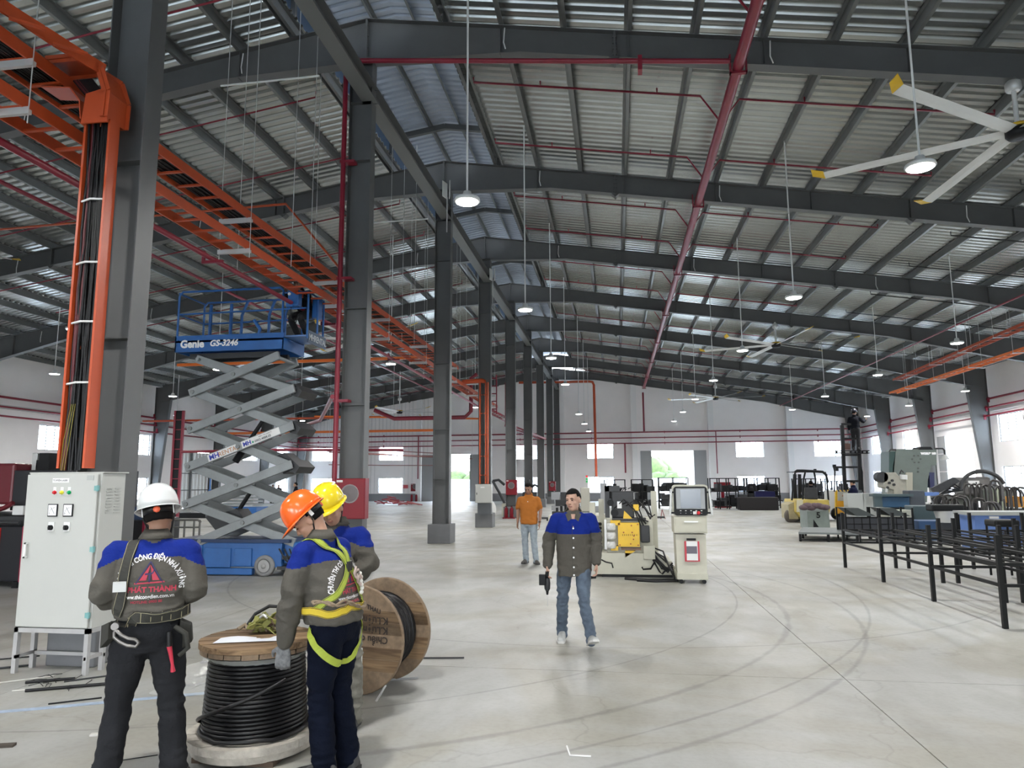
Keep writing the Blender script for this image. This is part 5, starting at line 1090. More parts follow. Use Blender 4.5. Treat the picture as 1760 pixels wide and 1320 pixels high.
MB().cyl(qq(1553, 816), qq(1553, 824), .13, n=12).build('white_cap', whitem, t); MB().tube([qq(1546, 815), qq(1549, 808), qq(1553, 812)], .03, 6).build('hose', darkm, t); MB().cyl(qq(1524, 839), qq(1524, 846), .05, n=8).build('spindle', zinc, t)
t = mkroot('blue_lathe', (9.6, 26.4, 0), 'dark blue machine bed with vices beside the white panels', 'machine'); db = mat('machine_blue', (.02, .07, .14), .5, 0, .2, 4)
MB().b2((8.95, 26.2, .72), (9.9, 26.9, 1.1)).build('bed', db, t, bevel=.03); MB().b2((8.7, 26.1, 1.1), (10.0, 26.5, 1.18)).build('table', mat('machine_teal_grey', (.05, .08, .09), .5), t); MB().b2((9.9, 26.2, .5), (10.4, 26.8, 1.3)).build('headstock', mat('slate', (.05, .06, .075), .5), t, bevel=.03)
MB().b2((8.75, 26.15, .6), (9.0, 26.3, 1.2)).build('vice', MATS['machine_teal_grey'], t); MB().b2((9.0, 26.3, 0), (10.3, 26.8, .72)).build('pedestal', darkm, t); MB().b2((10.4, 26.2, 1.12), (10.85, 26.4, 1.24)).build('light_blue_bracket', bpb, t)
MB().cyl((10.5, 26.1, .8), (10.5, 26.4, .8), .1, n=12).build('hand_wheel', zinc, t)
# white panels, striped trolley with folding mast
for i, (a, b_) in enumerate(((1458, 1484), (1485, 1507))):
    MB().prism([qq(a-2, 848, 29.5), qq(b_, 848, 29.5), V((qq(b_+1, 885, 29.5)[0], 29.5, 0)), V((qq(a, 885, 29.5)[0], 29.5, 0))], (0, 0, 0), (0, .5, 0)).build('appliance_panel', mat('panel_white', (.52, .55, .54), .45), fix=True, label='%s of the two pale grey-white cabinets in front of the standing man' % ('left', 'right')[i], cat='cabinet', group='pale cabinets')
t = mkroot('tall_forklift', (9.5, 31.5, 0), 'stacker with hazard-striped top and tall black mast, a man on its raised forks', 'forklift')
def rr_(x, y, D=31.0): return at(x, y, D)
MB().prism([rr_(1436, 843), rr_(1464, 843), rr_(1462, 886), rr_(1436, 886)], (0, 0, 0), (0, 1.6, 0)).build('body', mat('pale_body', (.42, .42, .38), .5), t, fix=True)
MB().prism([rr_(1435, 845), rr_(1439, 845), rr_(1439, 886), rr_(1435, 886)], (0, -.03, 0), (0, .05, 0)).build('edge_stripe', yellow, t, fix=True)
MB().prism([rr_(1438, 861), rr_(1455, 861), rr_(1455, 883), rr_(1438, 883)], (0, -.05, 0), (0, .05, 0)).build('battery_cover', mat('orange_yellow', (.75, .36, .02), .45), t, fix=True)
for i in range(9): MB().prism([rr_(1436+3.3*i, 842), rr_(1438+3.3*i, 842), rr_(1439.6+3.3*i, 845), rr_(1437.6+3.3*i, 845)], (0, -.02, 0), (0, .02, 0)).build('hazard_stripe', blackm if i % 2 else yellow, t, fix=True)
for xt, xb in ((1447, 1452), (1474, 1478)):
    MB().bar(rr_(xt, 731), rr_(xb, 842), .13, .12, (0, 1, 0)).build('mast_rail', blackm, t)
MB().bar(rr_(1472, 728), rr_(1475, 780), .04, .04, (0, 1, 0)).build('hydraulic_ram', zinc, t)
for y_, a, b_ in ((729, 1446, 1470), (754, 1448, 1474), (782, 1447, 1479), (803, 1434, 1480), (827, 1452, 1478)): MB().bar(rr_(a, y_), rr_(b_, y_), .08, .08).build('cross_member', blackm, t)
MB().prism([rr_(1450, 762), rr_(1462, 762), rr_(1462, 773), rr_(1450, 773)], (0, 0, 0), (0, .1, 0)).build('brown_plate', mat('brown_plate', (.12, .06, .045), .6), t, fix=True)
MB().bar(rr_(1436, 775), rr_(1491, 775), .5, .03).build('fork_platform', blackm, t); MB().bar(rr_(1436, 779), rr_(1491, 779), .5, .03).build('fork_platform', blackm, t)
for x in (1438, 1449, 1462, 1470, 1482, 1490): MB().bar(rr_(x, 774), rr_(x, 780), .06, .06, (0, 1, 0)).build('platform_strut', blackm, t)
for x, y_ in ((1433, 803), (1480, 803)): MB().tube([rr_(x, y_), rr_(x+2, y_+8), rr_(x+1 if x < 1450 else x+3, 845)], .03, 6).build('guard_post', blackm, t)
MB().box(rr_(1434, 801), (.12, .1, .12)).build('lamp_box', blackm, t); MB().box(rr_(1438, 807), (.12, .1, .12)).build('lamp_box', blackm, t)
for x in (1440, 1458): MB().lathe(V(rr_(x, 883)), [(.1, -.02), (.25, 0), (.25, .15), (.1, .18)], 14, (0, 1, 0)).build('wheel', blackm, t)
# yellow forklift with driver
def ff(x, y, D=29.6): return at(x, y, D)
t = mkroot('forklift', (7.6, 30.3, 0), 'old yellow forklift with black overhead guard, driver seen from behind', 'forklift'); fy = mat('forklift_yellow', (.55, .42, .10), .5, 0, .2, 3); fl = mat('forklift_cream', (.42, .37, .22), .5, 0, .25, 4)
MB().prism([ff(1368, 859), ff(1425, 859), ff(1427, 876), ff(1424, 887), ff(1400, 890), ff(1380, 893), ff(1368, 880)], (0, 0, 0), (0, 2.0, 0)).build('counterweight', fy, t, fix=True, bevel=.03)
MB().prism([ff(1358, 868), ff(1372, 862), ff(1376, 893), ff(1360, 893)], (0, .3, 0), (0, 1.6, 0)).build('fender', fl, t, fix=True)
MB().prism([ff(1369, 859), ff(1380, 859), ff(1379, 880), ff(1369, 880)], (0, -.04, 0), (0, .05, 0)).build('rear_panel', mat('panel_cream', (.55, .52, .38), .5), t, fix=True)
for x, D in ((1363, 30.0), (1372, 31.4), (1412, 30.0)): MB().lathe(V(ff(x, 887, D)), [(.1, -.02), (.2, -.02), (.27, 0), (.28, .05), (.28, .2), (.1, .22)], 18, (-.2 if x < 1400 else 0, 1, 0)).build('wheel', mat('dusty_tyre', (.10, .085, .07), .8), t)
for x0_, x1_, D in ((1364, 1361, 29.7), (1381, 1380, 30.0), (1402, 1404, 30.0), (1421, 1424, 29.7)): MB().tube([ff(x1_, 860, D), ff(x0_, 825, D), ff(x0_+(3 if x0_ < 1400 else -3), 811, D)], .035, 8).build('guard_post', blackm, t)
MB().tube([ff(1366, 812), ff(1370, 809), ff(1380, 809), ff(1400, 810), ff(1414, 811), ff(1420, 816), ff(1423, 830)], .05, 8).build('guard_roof_rail', blackm, t)
for i in range(6): MB().bar(V(ff(1368+9*i, 811)), V(ff(1369+9*i, 811))+V((0, 1.5, 0)), .07, .03).build('guard_roof_bar', blackm, t)
for x in (1366, 1374): MB().bar(ff(x, 815, 31.8), ff(x, 885, 31.8), .12, .12, (0, 1, 0)).build('mast_rail', blackm, t)
MB().prism([ff(1384, 838), ff(1406, 838), ff(1408, 858), ff(1384, 858)], (0, .1, 0), (0, .2, 0)).build('seat_back', darkm, t, fix=True, bevel=.03)
MB().b2(V(ff(1399, 812))+V((0, 0, 0)), V(ff(1401, 806))+V((.05, .05, 0))).build('beacon', blackm, t)
# numbered grey box on pallet, black crates, blue box
def kk(x, y, D=25.5): return at(x, y, D)
t = mkroot('numbered_bin', (6.6, 25.7, 0), 'grey-green steel bin marked with a big 5, in front of the yellow forklift', 'bin'); gb = mat('bin_grey_green', (.19, .225, .205), .55, 0, .15, 5)
MB().prism([kk(1387, 876), kk(1424, 873), kk(1427, 909), kk(1389, 909)], (0, 0, 0), (0, 1.0, 0)).build('bin_body', gb, t, fix=True)
MB().prism([kk(1386, 871), kk(1424, 869), kk(1424, 877), kk(1387, 879)], (0, -.03, 0), (0, .05, 0)).build('rim', mat('bin_rim', (.28, .31, .29), .5), t, fix=True)
add_text(MB(), '5', .27, kk(1403, 890), (1, 0, 0), (0, 0, 1), .008, lift=.02).build('painted_number', black, t)
MB().prism([kk(1398, 893), kk(1398, 906), kk(1407, 906)], (0, -.03, 0), (0, .03, 0)).build('black_chute', blackm, t, fix=True)
for i in range(7): rnd = random.Random(i); MB().ell(kk(1382+6*i, 870+rnd.uniform(-2, 3)), (.18, .15, .1), 8, 5).build('scrap', mat('scrap_brown', (.10, .065, .075), .7), t)
for x in (1390, 1405, 1420): MB().prism([kk(x, 909), kk(x+4, 909), kk(x+4, 911.5), kk(x, 911.5)], (0, 0, 0), (0, .9, 0)).build('foot', blackm, t, fix=True)
t = mkroot('steel_pallet', (6.2, 21.3, 0), 'flat grey steel pallet on short legs left of the black crates', 'pallet')
MB().prism([(4.95, 20.9, .2), (6.5, 20.6, .2), (6.9, 22.8, .2), (5.6, 23.1, .2)], (0, 0, 0), (0, 0, .05)).build('deck', mat('pallet_grey', (.16, .18, .18), .5), t, fix=True)
for x, y in ((5.0, 20.95), (5.7, 20.8), (6.4, 20.65), (5.65, 23.0), (6.8, 22.7), (5.3, 21.9)): MB().b2((x-.03, y-.03, 0), (x+.03, y+.03, .2)).build('leg', blackm, t)
MB().b2((4.95, 20.85, .03), (6.5, 20.9, .06)).build('skid_rail', blackm, t)
for i, (a, b_, lab, tilt) in enumerate(((6.3, 7.15, 'black wire-sided crate with tilted tray on top, left one', 1), (7.2, 8.05, 'black wire-sided crate with grey tilted tray on top, right one', 1))):
    t = mkroot('steel_crate', ((a+b_)/2, 21.6, 0), lab, 'crate', 'black steel crates')
    for x in (a, b_):
        for y in (21.2, 22.0): MB().b2((x-.02, y-.02, 0), (x+.02, y+.02, .9)).build('post', bk, t)
    MB().b2((a, 21.2, .15), (b_, 21.22, .62)).b2((a, 21.98, .15), (b_, 22.0, .62)).b2((a, 21.2, .12), (b_, 22.0, .15)).build('crate_side', mat('crate_dark', (.03, .033, .04), .5), t)
    for z in (.3, .45, .62): MB().b2((a, 21.18, z), (b_, 21.21, z+.02)).build('rail', bk, t)
    for k in range(1, 4): MB().b2((a+k*.21-.01, 21.18, .15), (a+k*.21+.01, 21.2, .65)).build('bar', bk, t)
    MB().prism([(a, 21.2, .9), (a+.35, 21.2, .9), (b_-.05, 21.2, .68), (a+.3, 21.2, .68)], (0, 0, 0), (0, .8, 0)).build('tilted_tray', mat('tray_slate', (.05, .06, .06), .5), t, fix=True)
MB().b2((8.3, 21.5, 0), (9.3, 22.3, .53)).build('parts_box', mat('box_blue', (.03, .075, .17), .5), label='dark blue parts box behind the black stillage frames', cat='box', bevel=.01)
MB().b2((7.9, 22.6, 0), (8.6, 23.2, .78)).build('cream_box', mat('box_cream', (.42, .43, .36), .5), label='cream box behind the dark blue parts box', cat='box')
MB().b2((8.7, 22.8, 0), (9.7, 23.5, .9)).build('lathe_bed', mat('machine_teal_grey', (.05, .08, .09), .5), label='grey-teal machine bed right of the cream box', cat='machine', bevel=.03)
MB().prism([(9.2, 21.4, 0), (9.9, 21.4, 0), (9.75, 21.4, .55), (9.5, 21.4, .9), (9.3, 21.4, .9)], (0, 0, 0), (0, .1, 0)).build('steel_wedge', bk, fix=True, label='black triangular plate standing left of the orange box', cat='plate')
t = mkroot('orange_box', (11.5, 29, 0), 'orange steel tool box on a low pallet beneath the green press', 'box')
MB().b2((11.0, 29, .16), (12.0, 29.7, .5)).build('box_body', mat('tool_orange', (.55, .23, .02), .5, 0, .2, 8), t, bevel=.01); MB().b2((11.0, 29, 0), (12.0, 29.7, .1)).build('pallet', mat('dark_wood', (.07, .045, .03), .8), t)
for x in (11.15, 11.5, 11.85): MB().b2((x-.02, 28.97, .18), (x+.02, 29, .48)).build('rib', mat('tool_orange_dark', (.38, .15, .02), .5), t)
t = mkroot('orange_box', (13.6, 26, 0), 'orange box at the right edge beside the hooped tubes', 'box')
MB().b2((13.0, 25.7, .75), (14.4, 26.4, 1.1)).build('box_body', MATS['tool_orange'], t, bevel=.01); MB().b2((13.0, 25.7, 0), (14.4, 26.4, .7)).build('stand', darkm, t)
# ---- far black racks along the back
def stillage(x0, x1, y, h, lab, fill, cols=3, seed=0):
    t = mkroot('storage_rack', ((x0+x1)/2, y, 0), lab, 'rack', 'black storage racks near the back wall'); rnd = random.Random(seed)
    for i in range(cols+1):
        x = x0+(x1-x0)*i/cols
        for yy in (y, y+.9): MB().b2((x-.03, yy-.03, 0), (x+.03, yy+.03, h)).build('post', bk, t)
    for z in (.15, h*.55, h-.05):
        MB().b2((x0, y-.02, z), (x1, y+.02, z+.05)).build('rail', bk, t)
    for i in range(int(fill*1.6)):
        x = rnd.uniform(x0+.05, x1-.35); z = rnd.choice((.2, .2, h*.55+.05, h*.3)); w = rnd.uniform(.2, .6); hh = rnd.uniform(.15, .5)
        MB().box((x+w/2, y+rnd.uniform(.2, .7), z+hh/2), (w, rnd.uniform(.2, .5), hh), rz=rnd.uniform(-.4, .4)).build('part_stack', blackm if i % 3 else darkm, t)
    for i in range(fill):
        x = rnd.uniform(x0+.1, x1-.1); z = rnd.choice((.3, h*.6)); a = rnd.uniform(0, 3); MB().tube([(x, y+.3, z), (x+.2*cos(a), y+.35, z+.2), (x+.4*cos(a), y+.3, z+.05+.2*sin(a))], .03, 5).build('bent_part', bk, t)
stillage(-.75, .5, 44, 1.75, 'black rack of dark parts directly above the bending machine, left', 14, 2, 1)
stillage(.9, 2.2, 44.5, 1.75, 'black rack of dark parts just left of the back door', 14, 2, 2)
stillage(2.5, 4.2, 43.5, 1.85, 'dense black rack standing in front of the back door opening', 60, 2, 3)
stillage(5.4, 7.5, 43.0, 1.8, 'open black rack with thin posts right of the back door', 20, 4, 4)
stillage(7.7, 9.6, 44.5, 1.8, 'black rack filled with dark blue parts behind the long box', 50, 3, 5)
stillage(10.2, 11.8, 43, 1.75, 'black rack between the two forklifts, far back', 14, 3, 6)
stillage(11.9, 13.5, 44, 1.6, 'black rack behind the standing man, far back', 12, 3, 7)
MB().b2((6.8, 41.6, 0), (8.9, 42.6, .72)).build('long_crate', mat('crate_brown_black', (.02, .018, .019), .6, spec=.2), label='long dark crate on the floor in front of the far racks', cat='crate', bevel=.05)
MB().b2((5.9, 45.2, .0), (6.9, 45.4, .1)).b2((6.3, 45.2, .1), (6.5, 45.4, 1)).b2((5.9, 45.2, 1.0), (6.9, 45.4, 1.55)).build('red_sign_board', redbox, label='red board seen through the open black rack', cat='board')
MB().b2((8.1, 43.85, .0), (9.2, 44.3, 1.0)).build('blue_part_tray', mat('indigo', (.012, .012, .06), .5, spec=.2), label='dark indigo bin among the black racks far back', cat='bin')
for i in range(5): MB().cyl((1.93, 32.3, .02), (1.93+.12*cos(i*1.25), 32.3+.12*sin(i*1.25), .35), .02, n=5) if 0 else None
t = mkroot('red_tripod', (1.95, 32.3, 0), 'small red and grey tripod stand on the open floor before the back door', 'stand')
for i in range(3): MB().cyl((1.95+.13*cos(i*2.1), 32.3+.13*sin(i*2.1), 0), (1.95, 32.3, .42), .02, n=5).build('leg', mat('dull_red', (.3, .12, .12), .6), t)
MB().b2((1.9, 32.25, .42), (2.0, 32.35, .5)).build('tripod_head', zinc, t)
# ================================================================ left edge machine and things behind the white-helmet man
t = mkroot('laser_cutting_machine', (-11.3, 10.9, 0), 'large black and dark red laser cutting machine cut off by the left edge', 'machine')
mr = mat('machine_red', (.13, .012, .02), .4); mk = mat('machine_black', (.012, .013, .017), .35)
MB().b2((-13, 10.7, 1.35), (-10.08, 12.5, 2.04)).build('upper_hood', mr, t, bevel=.04); MB().b2((-10.12, 10.72, 1.25), (-9.0, 12.4, 1.92)).build('hood_side', mk, t, bevel=.01)
MB().b2((-13, 10.62, .1), (-9.72, 12.5, 1.0)).build('base', mk, t, bevel=.02); MB().b2((-13, 10.66, 1.0), (-9.74, 12.5, 1.16)).build('bed_edge', darkm, t, bevel=.02)
MB().b2((-13, 10.6, .5), (-10.15, 10.63, .97)).build('red_panel', mat('signal_red', (.5, .02, .02), .4), t); MB().b2((-9.735, 10.6, .1), (-9.72, 12.4, 1.0)).build('red_edge', mat('crimson', (.35, .01, .05), .4), t)
MB().tube([(-13, 10.55, 1.06), (-9.75, 10.55, 1.06)], .03, 8).build('hand_rail', darkm, t); MB().b2((-10.0, 10.65, 1.18), (-9.8, 10.8, 1.33)).build('white_tool', whitem, t); MB().tube([(-10.3, 10.65, 1.25), (-10.1, 10.6, 1.3), (-9.95, 10.6, 1.38)], .04, 6).build('red_arm', mr, t)
MB().b2((-10.03, 11.0, 1.93), (-9.93, 11.2, 2.22)).build('bracket_plate', zinc, t); MB().b2((-9.95, 11.0, 1.93), (-9.7, 11.3, 2.1)).b2((-9.9, 11.0, 2.1), (-9.72, 11.2, 2.22)).build('camera_box', blackm, t)
MB().b2((-9.85, 10.6, .0), (-9.75, 10.8, .1)).b2((-12.9, 10.6, 0), (-12.7, 10.8, .1)).build('foot', blackm, t)
t = mkroot('machine_gantry', (-11.6, 16.2, 0), 'black machine block with crimson edge between the cabinet and the white-helmet man', 'machine')
MB().b2((-13.2, 16, 0), (-11.42, 17.5, .8)).build('base', mk, t, bevel=.02); MB().b2((-11.42, 15.98, .0), (-11.36, 16.02, .78)).build('red_edge', MATS['crimson'], t); MB().b2((-12.4, 16.1, .8), (-11.3, 16.6, 1.15)).build('blue_panel', mat('slate_blue', (.05, .09, .2), .5), t)
t = mkroot('grey_trolley', (-10.4, 16.4, 0), 'grey tube-frame trolley with white tray right of the white helmet', 'trolley'); gt = mat('trolley_grey', (.22, .22, .21), .5)
for x in (-10.75, -10.45, -10.2, -10.05): MB().cyl((x, 16.2, .1), (x, 16.2, .8), .025, n=8).build('post', gt, t)
MB().tube([(-10.75, 16.2, .8), (-10.1, 16.2, .8), (-10.03, 16.2, .74)], .03, 8).build('rail', gt, t); MB().tube([(-10.75, 16.2, .62), (-10.05, 16.2, .62)], .02, 8).build('rail', gt, t); MB().b2((-10.8, 16.15, .08), (-10.0, 17.0, .12)).build('deck', gt, t)
MB().b2((-10.55, 16.6, .95), (-10.15, 16.9, 1.12)).build('white_tray', whitem, t); MB().b2((-10.8, 16.5, .82), (-10.1, 16.95, .95)).build('machine_top', darkm, t)
for x in (-10.7, -10.1): MB().cyl((x, 16.3, .05), (x, 16.35, .05), .05, n=10).build('castor', blackm, t)
# ================================================================ people
from mathutils import noise
skinm = mat('skin', (.42, .235, .16), .55, 0, .12, 9); skind = mat('skin_tanned', (.30, .16, .105), .55, 0, .12, 9)
hairm = mat('black_hair', (.008, .007, .007), .8, 0, .3, 80, spec=.1)
jgrey = mat('workwear_grey', (.092, .086, .074), .85, 0, .15, 5, .25, 60, spec=.15); jblue = mat('workwear_blue', (.006, .020, .19), .8, 0, .12, 6, .25, 60, spec=.15)
def catmull(P, n=5):
    out = []; m = len(P)
    for i in range(m-1):
        a, b_, c_, d_ = P[max(i-1, 0)], P[i], P[i+1], P[min(i+2, m-1)]
        for k in range(n):
            t = k/n; out.append([.5*((2*b_[j])+(-a[j]+c_[j])*t+(2*a[j]-5*b_[j]+4*c_[j]-d_[j])*t*t+(-a[j]+3*b_[j]-3*c_[j]+d_[j])*t**3) for j in range(len(b_))])
    out.append(list(P[-1])); return out
def limb(mb, P, n=14, steps=5):
    """P: (x, y, z, radius) per joint"""
    Q = catmull([tuple(p) for p in P], steps); mb.tube([q[:3] for q in Q], [q[3] for q in Q], n)
    for e in (P[0], P[-1]): mb.ell(e[:3], (e[3]*.98,)*3, 12, 8)
def loft(mb, S, n=24):
    """S: (cx, cy, cz, half width, half depth, yaw)"""
    Q = catmull([tuple(s)+(0,)*(6-len(s)) for s in S], 4); vs = []
    for q in Q:
        c, s = cos(q[5]), sin(q[5])
        for k in range(n):
            t = 2*pi*k/n; ex = 2.4; x = q[3]*math.copysign(abs(cos(t))**(2/ex), cos(t)); y = q[4]*math.copysign(abs(sin(t))**(2/ex), sin(t)); vs.append(V((q[0]+x*c-y*s, q[1]+x*s+y*c, q[2])))
    m = len(Q); mb.add(vs, [(i*n+k, i*n+(k+1) % n, (i+1)*n+(k+1) % n, (i+1)*n+k) for i in range(m-1) for k in range(n)]+[tuple(range(n))[::-1], tuple(range((m-1)*n, m*n))])
def fuse(mb, name, mats, parent, vox, smooth=4, fold=0., fscale=9., pick=None, foldat=None, stretch=(1, 1, 1.6)):
    me = mb.mesh(name, mats); bm = bmesh.new(); bm.from_mesh(me); bmesh.ops.recalc_face_normals(bm, faces=bm.faces); bm.to_mesh(me); bm.free()
    o = bpy.data.objects.new(name, me); COL.objects.link(o)
    q = o.modifiers.new('r', 'REMESH'); q.mode = 'VOXEL'; q.voxel_size = vox; q.use_smooth_shade = True
    s = o.modifiers.new('s', 'SMOOTH'); s.factor = .5; s.iterations = smooth
    dg = bpy.context.evaluated_depsgraph_get(); m2 = bpy.data.meshes.new_from_object(o.evaluated_get(dg)); bpy.data.objects.remove(o)
    m2.name = name
    if fold:
        ns = [v.normal.copy() for v in m2.vertices]
        for v, nn_ in zip(m2.vertices, ns):
            p = v.co; a = fold*(foldat(p) if foldat else 1)
            w = noise.noise(V((p.x*fscale*stretch[0], p.y*fscale*stretch[1], p.z*fscale*stretch[2]))); w2 = noise.noise(V((p.x*fscale*2.3+5, p.y*fscale*2.3, p.z*fscale*3.1)))
            v.co = p+nn_*a*((1-abs(w)*3)*.7+w2*.5)
    m2.materials.clear()
    for m in mats: m2.materials.append(m)
    if pick: m2.polygons.foreach_set('material_index', [pick(p.center) for p in m2.polygons])
    else: m2.polygons.foreach_set('material_index', [0]*len(m2.polygons))
    m2.polygons.foreach_set('use_smooth', [True]*len(m2.polygons)); m2.update()
    o = bpy.data.objects.new(name, m2); COL.objects.link(o); o.parent = parent; return o
def hand(mb, w, d, n, side, curl=.5, s=1., fr=.0082):
    """w wrist, d finger direction, n palm normal (the way the fingers curl)"""
    w, d, n = V(w), V(d).normalized(), V(n); n = (n-d*n.dot(d)).normalized(); x = d.cross(n)*side
    R = Matrix((x, n, d)).transposed()
    mb.ell(w+d*.05*s, (.040*s, .016*s, .052*s), 14, 10, R); mb.ell(w+d*.005*s, (.028*s, .021*s, .03*s), 12, 8, R)
    for i in range(4):
        L = (.036, .041, .038, .030)[i]*s; p = w+d*.088*s+x*((1.5-i)*.0215*s); a = curl*.55; pts = [p-d*.03*s]; 
        for j, l in enumerate((L, L*.62, L*.52)):
            pts.append(pts[-1]+(d*cos(a)+n*sin(a))*l if j else p+(d*cos(a*.3)+n*sin(a*.3))*l*.6); a += curl*.75
        mb.tube(pts, [fr*s*q for q in (1.05, 1.03, .95, .82)], 8); mb.ell(pts[-1], (fr*s*.82,)*3, 8, 6)
    t0 = w+d*.02*s+x*.03*s; t1 = t0+(d*.6+x*.75+n*.3).normalized()*.04*s; t2 = t1+(d*.9+x*.1+n*.45*curl*2).normalized()*.032*s
    mb.tube([w+d*.01*s, t0, t1, t2], [.014*s, .013*s, .0105*s, .009*s], 8); mb.ell(t2, (.0088*s,)*3, 8, 6)
def shoe(parent, ank, fd, pitch, m, sole, s=1., name='shoe', lab=None):
    a = V(ank); f_ = V((fd[0], fd[1], 0)).normalized(); sx_ = V((f_.y, -f_.x, 0)); R = Matrix((sx_, f_, V((0, 0, 1)))).transposed() @ Matrix.Rotation(pitch, 3, 'X')
    mb = MB(); h = .08
    T = lambda p: a+R @ (V(p)*s)
    prof = [(-.075, .030, .05), (-.06, .036, .085), (-.01, .038, .095), (.05, .042, .07), (.11, .047, .05), (.155, .043, .04), (.19, .028, .028)]
    vs = []; n = 14
    for y, w, hh in prof:
        for k in range(n): t = pi*k/(n-1); vs.append(T((w*cos(t), y, -h+.012+hh*abs(sin(t))**.7)))
    mb.add(vs, [(i*n+k, i*n+k+1, (i+1)*n+k+1, (i+1)*n+k) for i in range(len(prof)-1) for k in range(n-1)]+[tuple(range(n)), tuple(range((len(prof)-1)*n, len(prof)*n))[::-1]], True)
    o = mb.build(name, m, parent, fix=True); 
    if lab: o['label'] = lab
    so = [(.034, -.08), (.042, -.04), (.036, .03), (.05, .1), (.046, .15), (.026, .2), (-.026, .2), (-.046, .15), (-.045, .1), (-.034, .03), (-.04, -.04), (-.034, -.08)]
    q = MB(); q.prism([T((x*1.06, y, -h-.002)) for x, y in so], (0, 0, 0), R @ V((0, 0, .022*s))); q.build('sole', sole, o, fix=True)
    l = MB()
    for i in range(4): l.tube([T((-.022, .03+.022*i, -h+.075-.009*i)), T((0, .035+.022*i, -h+.087-.011*i)), T((.022, .03+.022*i, -h+.075-.009*i))], .0035*s, 5)
    l.build('laces', MATS.get('lace_grey') or mat('lace_grey', (.3, .3, .3), .7), o)
    return o
def person(lab, loc, rz, J=None, jacket=None, hem=.92, trousers=(.012, .012, .015), head=(0, 0, 0), helmet=None, hair=True, vox=.011, hv=None, skin=None, gloves=None, shoes=(.05, .05, .05), curl=.5, scale=1., short=False, loose=0., base_z=0., name='person', slope=.25, yoke=1.275, collar=.45, tw=0., folds=1., legw=1.):
    J0 = dict(pelvis=(0, 0, .90), chest=(0, 0, 1.2), neck=(0, .01, 1.40), head=(0, .035, 1.525), shl=(-.185, 0, 1.335), shr=(.185, 0, 1.335), ell=(-.24, -.03, 1.07), elr=(.24, -.03, 1.07), wrl=(-.25, .06, .84), wrr=(.25, .06, .84),
              hil=(-.09, 0, .87), hir=(.09, 0, .87), knl=(-.1, .02, .48), knr=(.1, .02, .48), anl=(-.11, -.02, .09), anr=(.11, -.02, .09), ftl=(-.1, 1), ftr=(.1, 1), ptl=0, ptr=0, hdl=None, hdr=None)
    if J: J0.update(J)
    j = {k: (V(v) if isinstance(v, tuple) and len(v) == 3 else v) for k, v in J0.items()}
    root = mkroot(name, (0, 0, 0), lab, 'person'); sk = skin or skinm; hv = hv or vox
    Hc = j['head']; RH = Matrix.Rotation(head[0], 3, 'Z') @ Matrix.Rotation(-head[1], 3, 'X') @ Matrix.Rotation(head[2], 3, 'Y')
    T = lambda p: Hc+RH @ V(p)
    # --- body: one continuous skin surface
    mb = MB()
    mb.ell(T((0, -.012, .022)), (.074, .092, .098), 20, 14, RH); mb.ell(T((0, .022, -.028)), (.060, .068, .088), 18, 12, RH); mb.ell(T((0, .03, -.078)), (.045, .05, .034), 14, 10, RH)
    mb.ell(T((0, .098, -.02)), (.013, .018, .013), 10, 8, RH); mb.tube([T((0, .082, .022)), T((0, .1, -.016))], [.008, .012], 8); mb.ell(T((0, .083, -.056)), (.022, .014, .009), 12, 8, RH)
    for s in (-1, 1): mb.ell(T((s*.028, .076, .027)), (.024, .014, .009), 10, 8, RH); mb.ell(T((s*.036, .06, -.022)), (.022, .024, .022), 10, 8, RH); mb.ell(T((s*.076, -.008, -.006)), (.008, .02, .031), 10, 8, RH @ Matrix.Rotation(s*.25, 3, 'Z')); mb.ell(T((s*.012, .096, -.024)), (.008, .009, .007), 8, 6, RH)
    limb(mb, [(*T((0, -.022, -.03)), .054), (*(j['neck']+(T((0, -.02, -.06))-j['neck'])*.45), .051), (*j['neck'], .052), (*(j['neck']-V((0, -.01, .06))), .045)], 16)
    pe, ch, ne = j['pelvis'], j['chest'], j['neck']; mid = (pe+ch)/2
    loft(mb, [(pe.x, pe.y, pe.z-.1, .10, .085), (pe.x, pe.y, pe.z, .125, .095), (mid.x, mid.y, mid.z, .12, .085), (ch.x, ch.y, ch.z, .14, .095), (ch.x*.5+ne.x*.5, ch.y*.5+ne.y*.5, ch.z+.09, .12, .06), (ne.x, ne.y+.01, ne.z-.05, .05, .045)])
    for s, a, b_, c_, hd in ((-1, 'shl', 'ell', 'wrl', 'hdl'), (1, 'shr', 'elr', 'wrr', 'hdr')):
        A, B, C_ = j[a], j[b_], j[c_]; r0 = .036 if not short else .047
        limb(mb, [(*(A+(ne-A)*.3-V((0, 0, .06))), .035), (*(A-V((0, 0, .035))), .036), (*((A+B)/2), r0), (*B, r0*.85), (*((B*.65+C_*.35)), .036), (*C_, .026)], 12)
        if not (gloves and hd): 
            h = j[hd]; d = V(h[0]) if h else (C_-B); n_ = V(h[1]) if h else V((-s, .2, 0)); hand(mb, C_, d, n_, s, curl, 1.0)
    for s, a, b_, c_ in ((-1, 'hil', 'knl', 'anl'), (1, 'hir', 'knr', 'anr')):
        A, B, C_ = j[a], j[b_], j[c_]; limb(mb, [(*A, .068), (*((A+B)/2), .06), (*B, .044), (*((B*.6+C_*.4)), .045), (*C_, .032), (*(C_-V((0, 0, .03))), .03)], 12)
    def skinpick(p):
        q = RH.transposed() @ (p-Hc)
        if q.length < .17:
            if abs(q.x) < .021 and -.062 < q.z < -.049 and q.y > .075: return 1
        return 0
    fuse(mb, 'body', [sk, mat('lip', (.30, .12, .10), .5)], root, hv, 2, pick=skinpick)
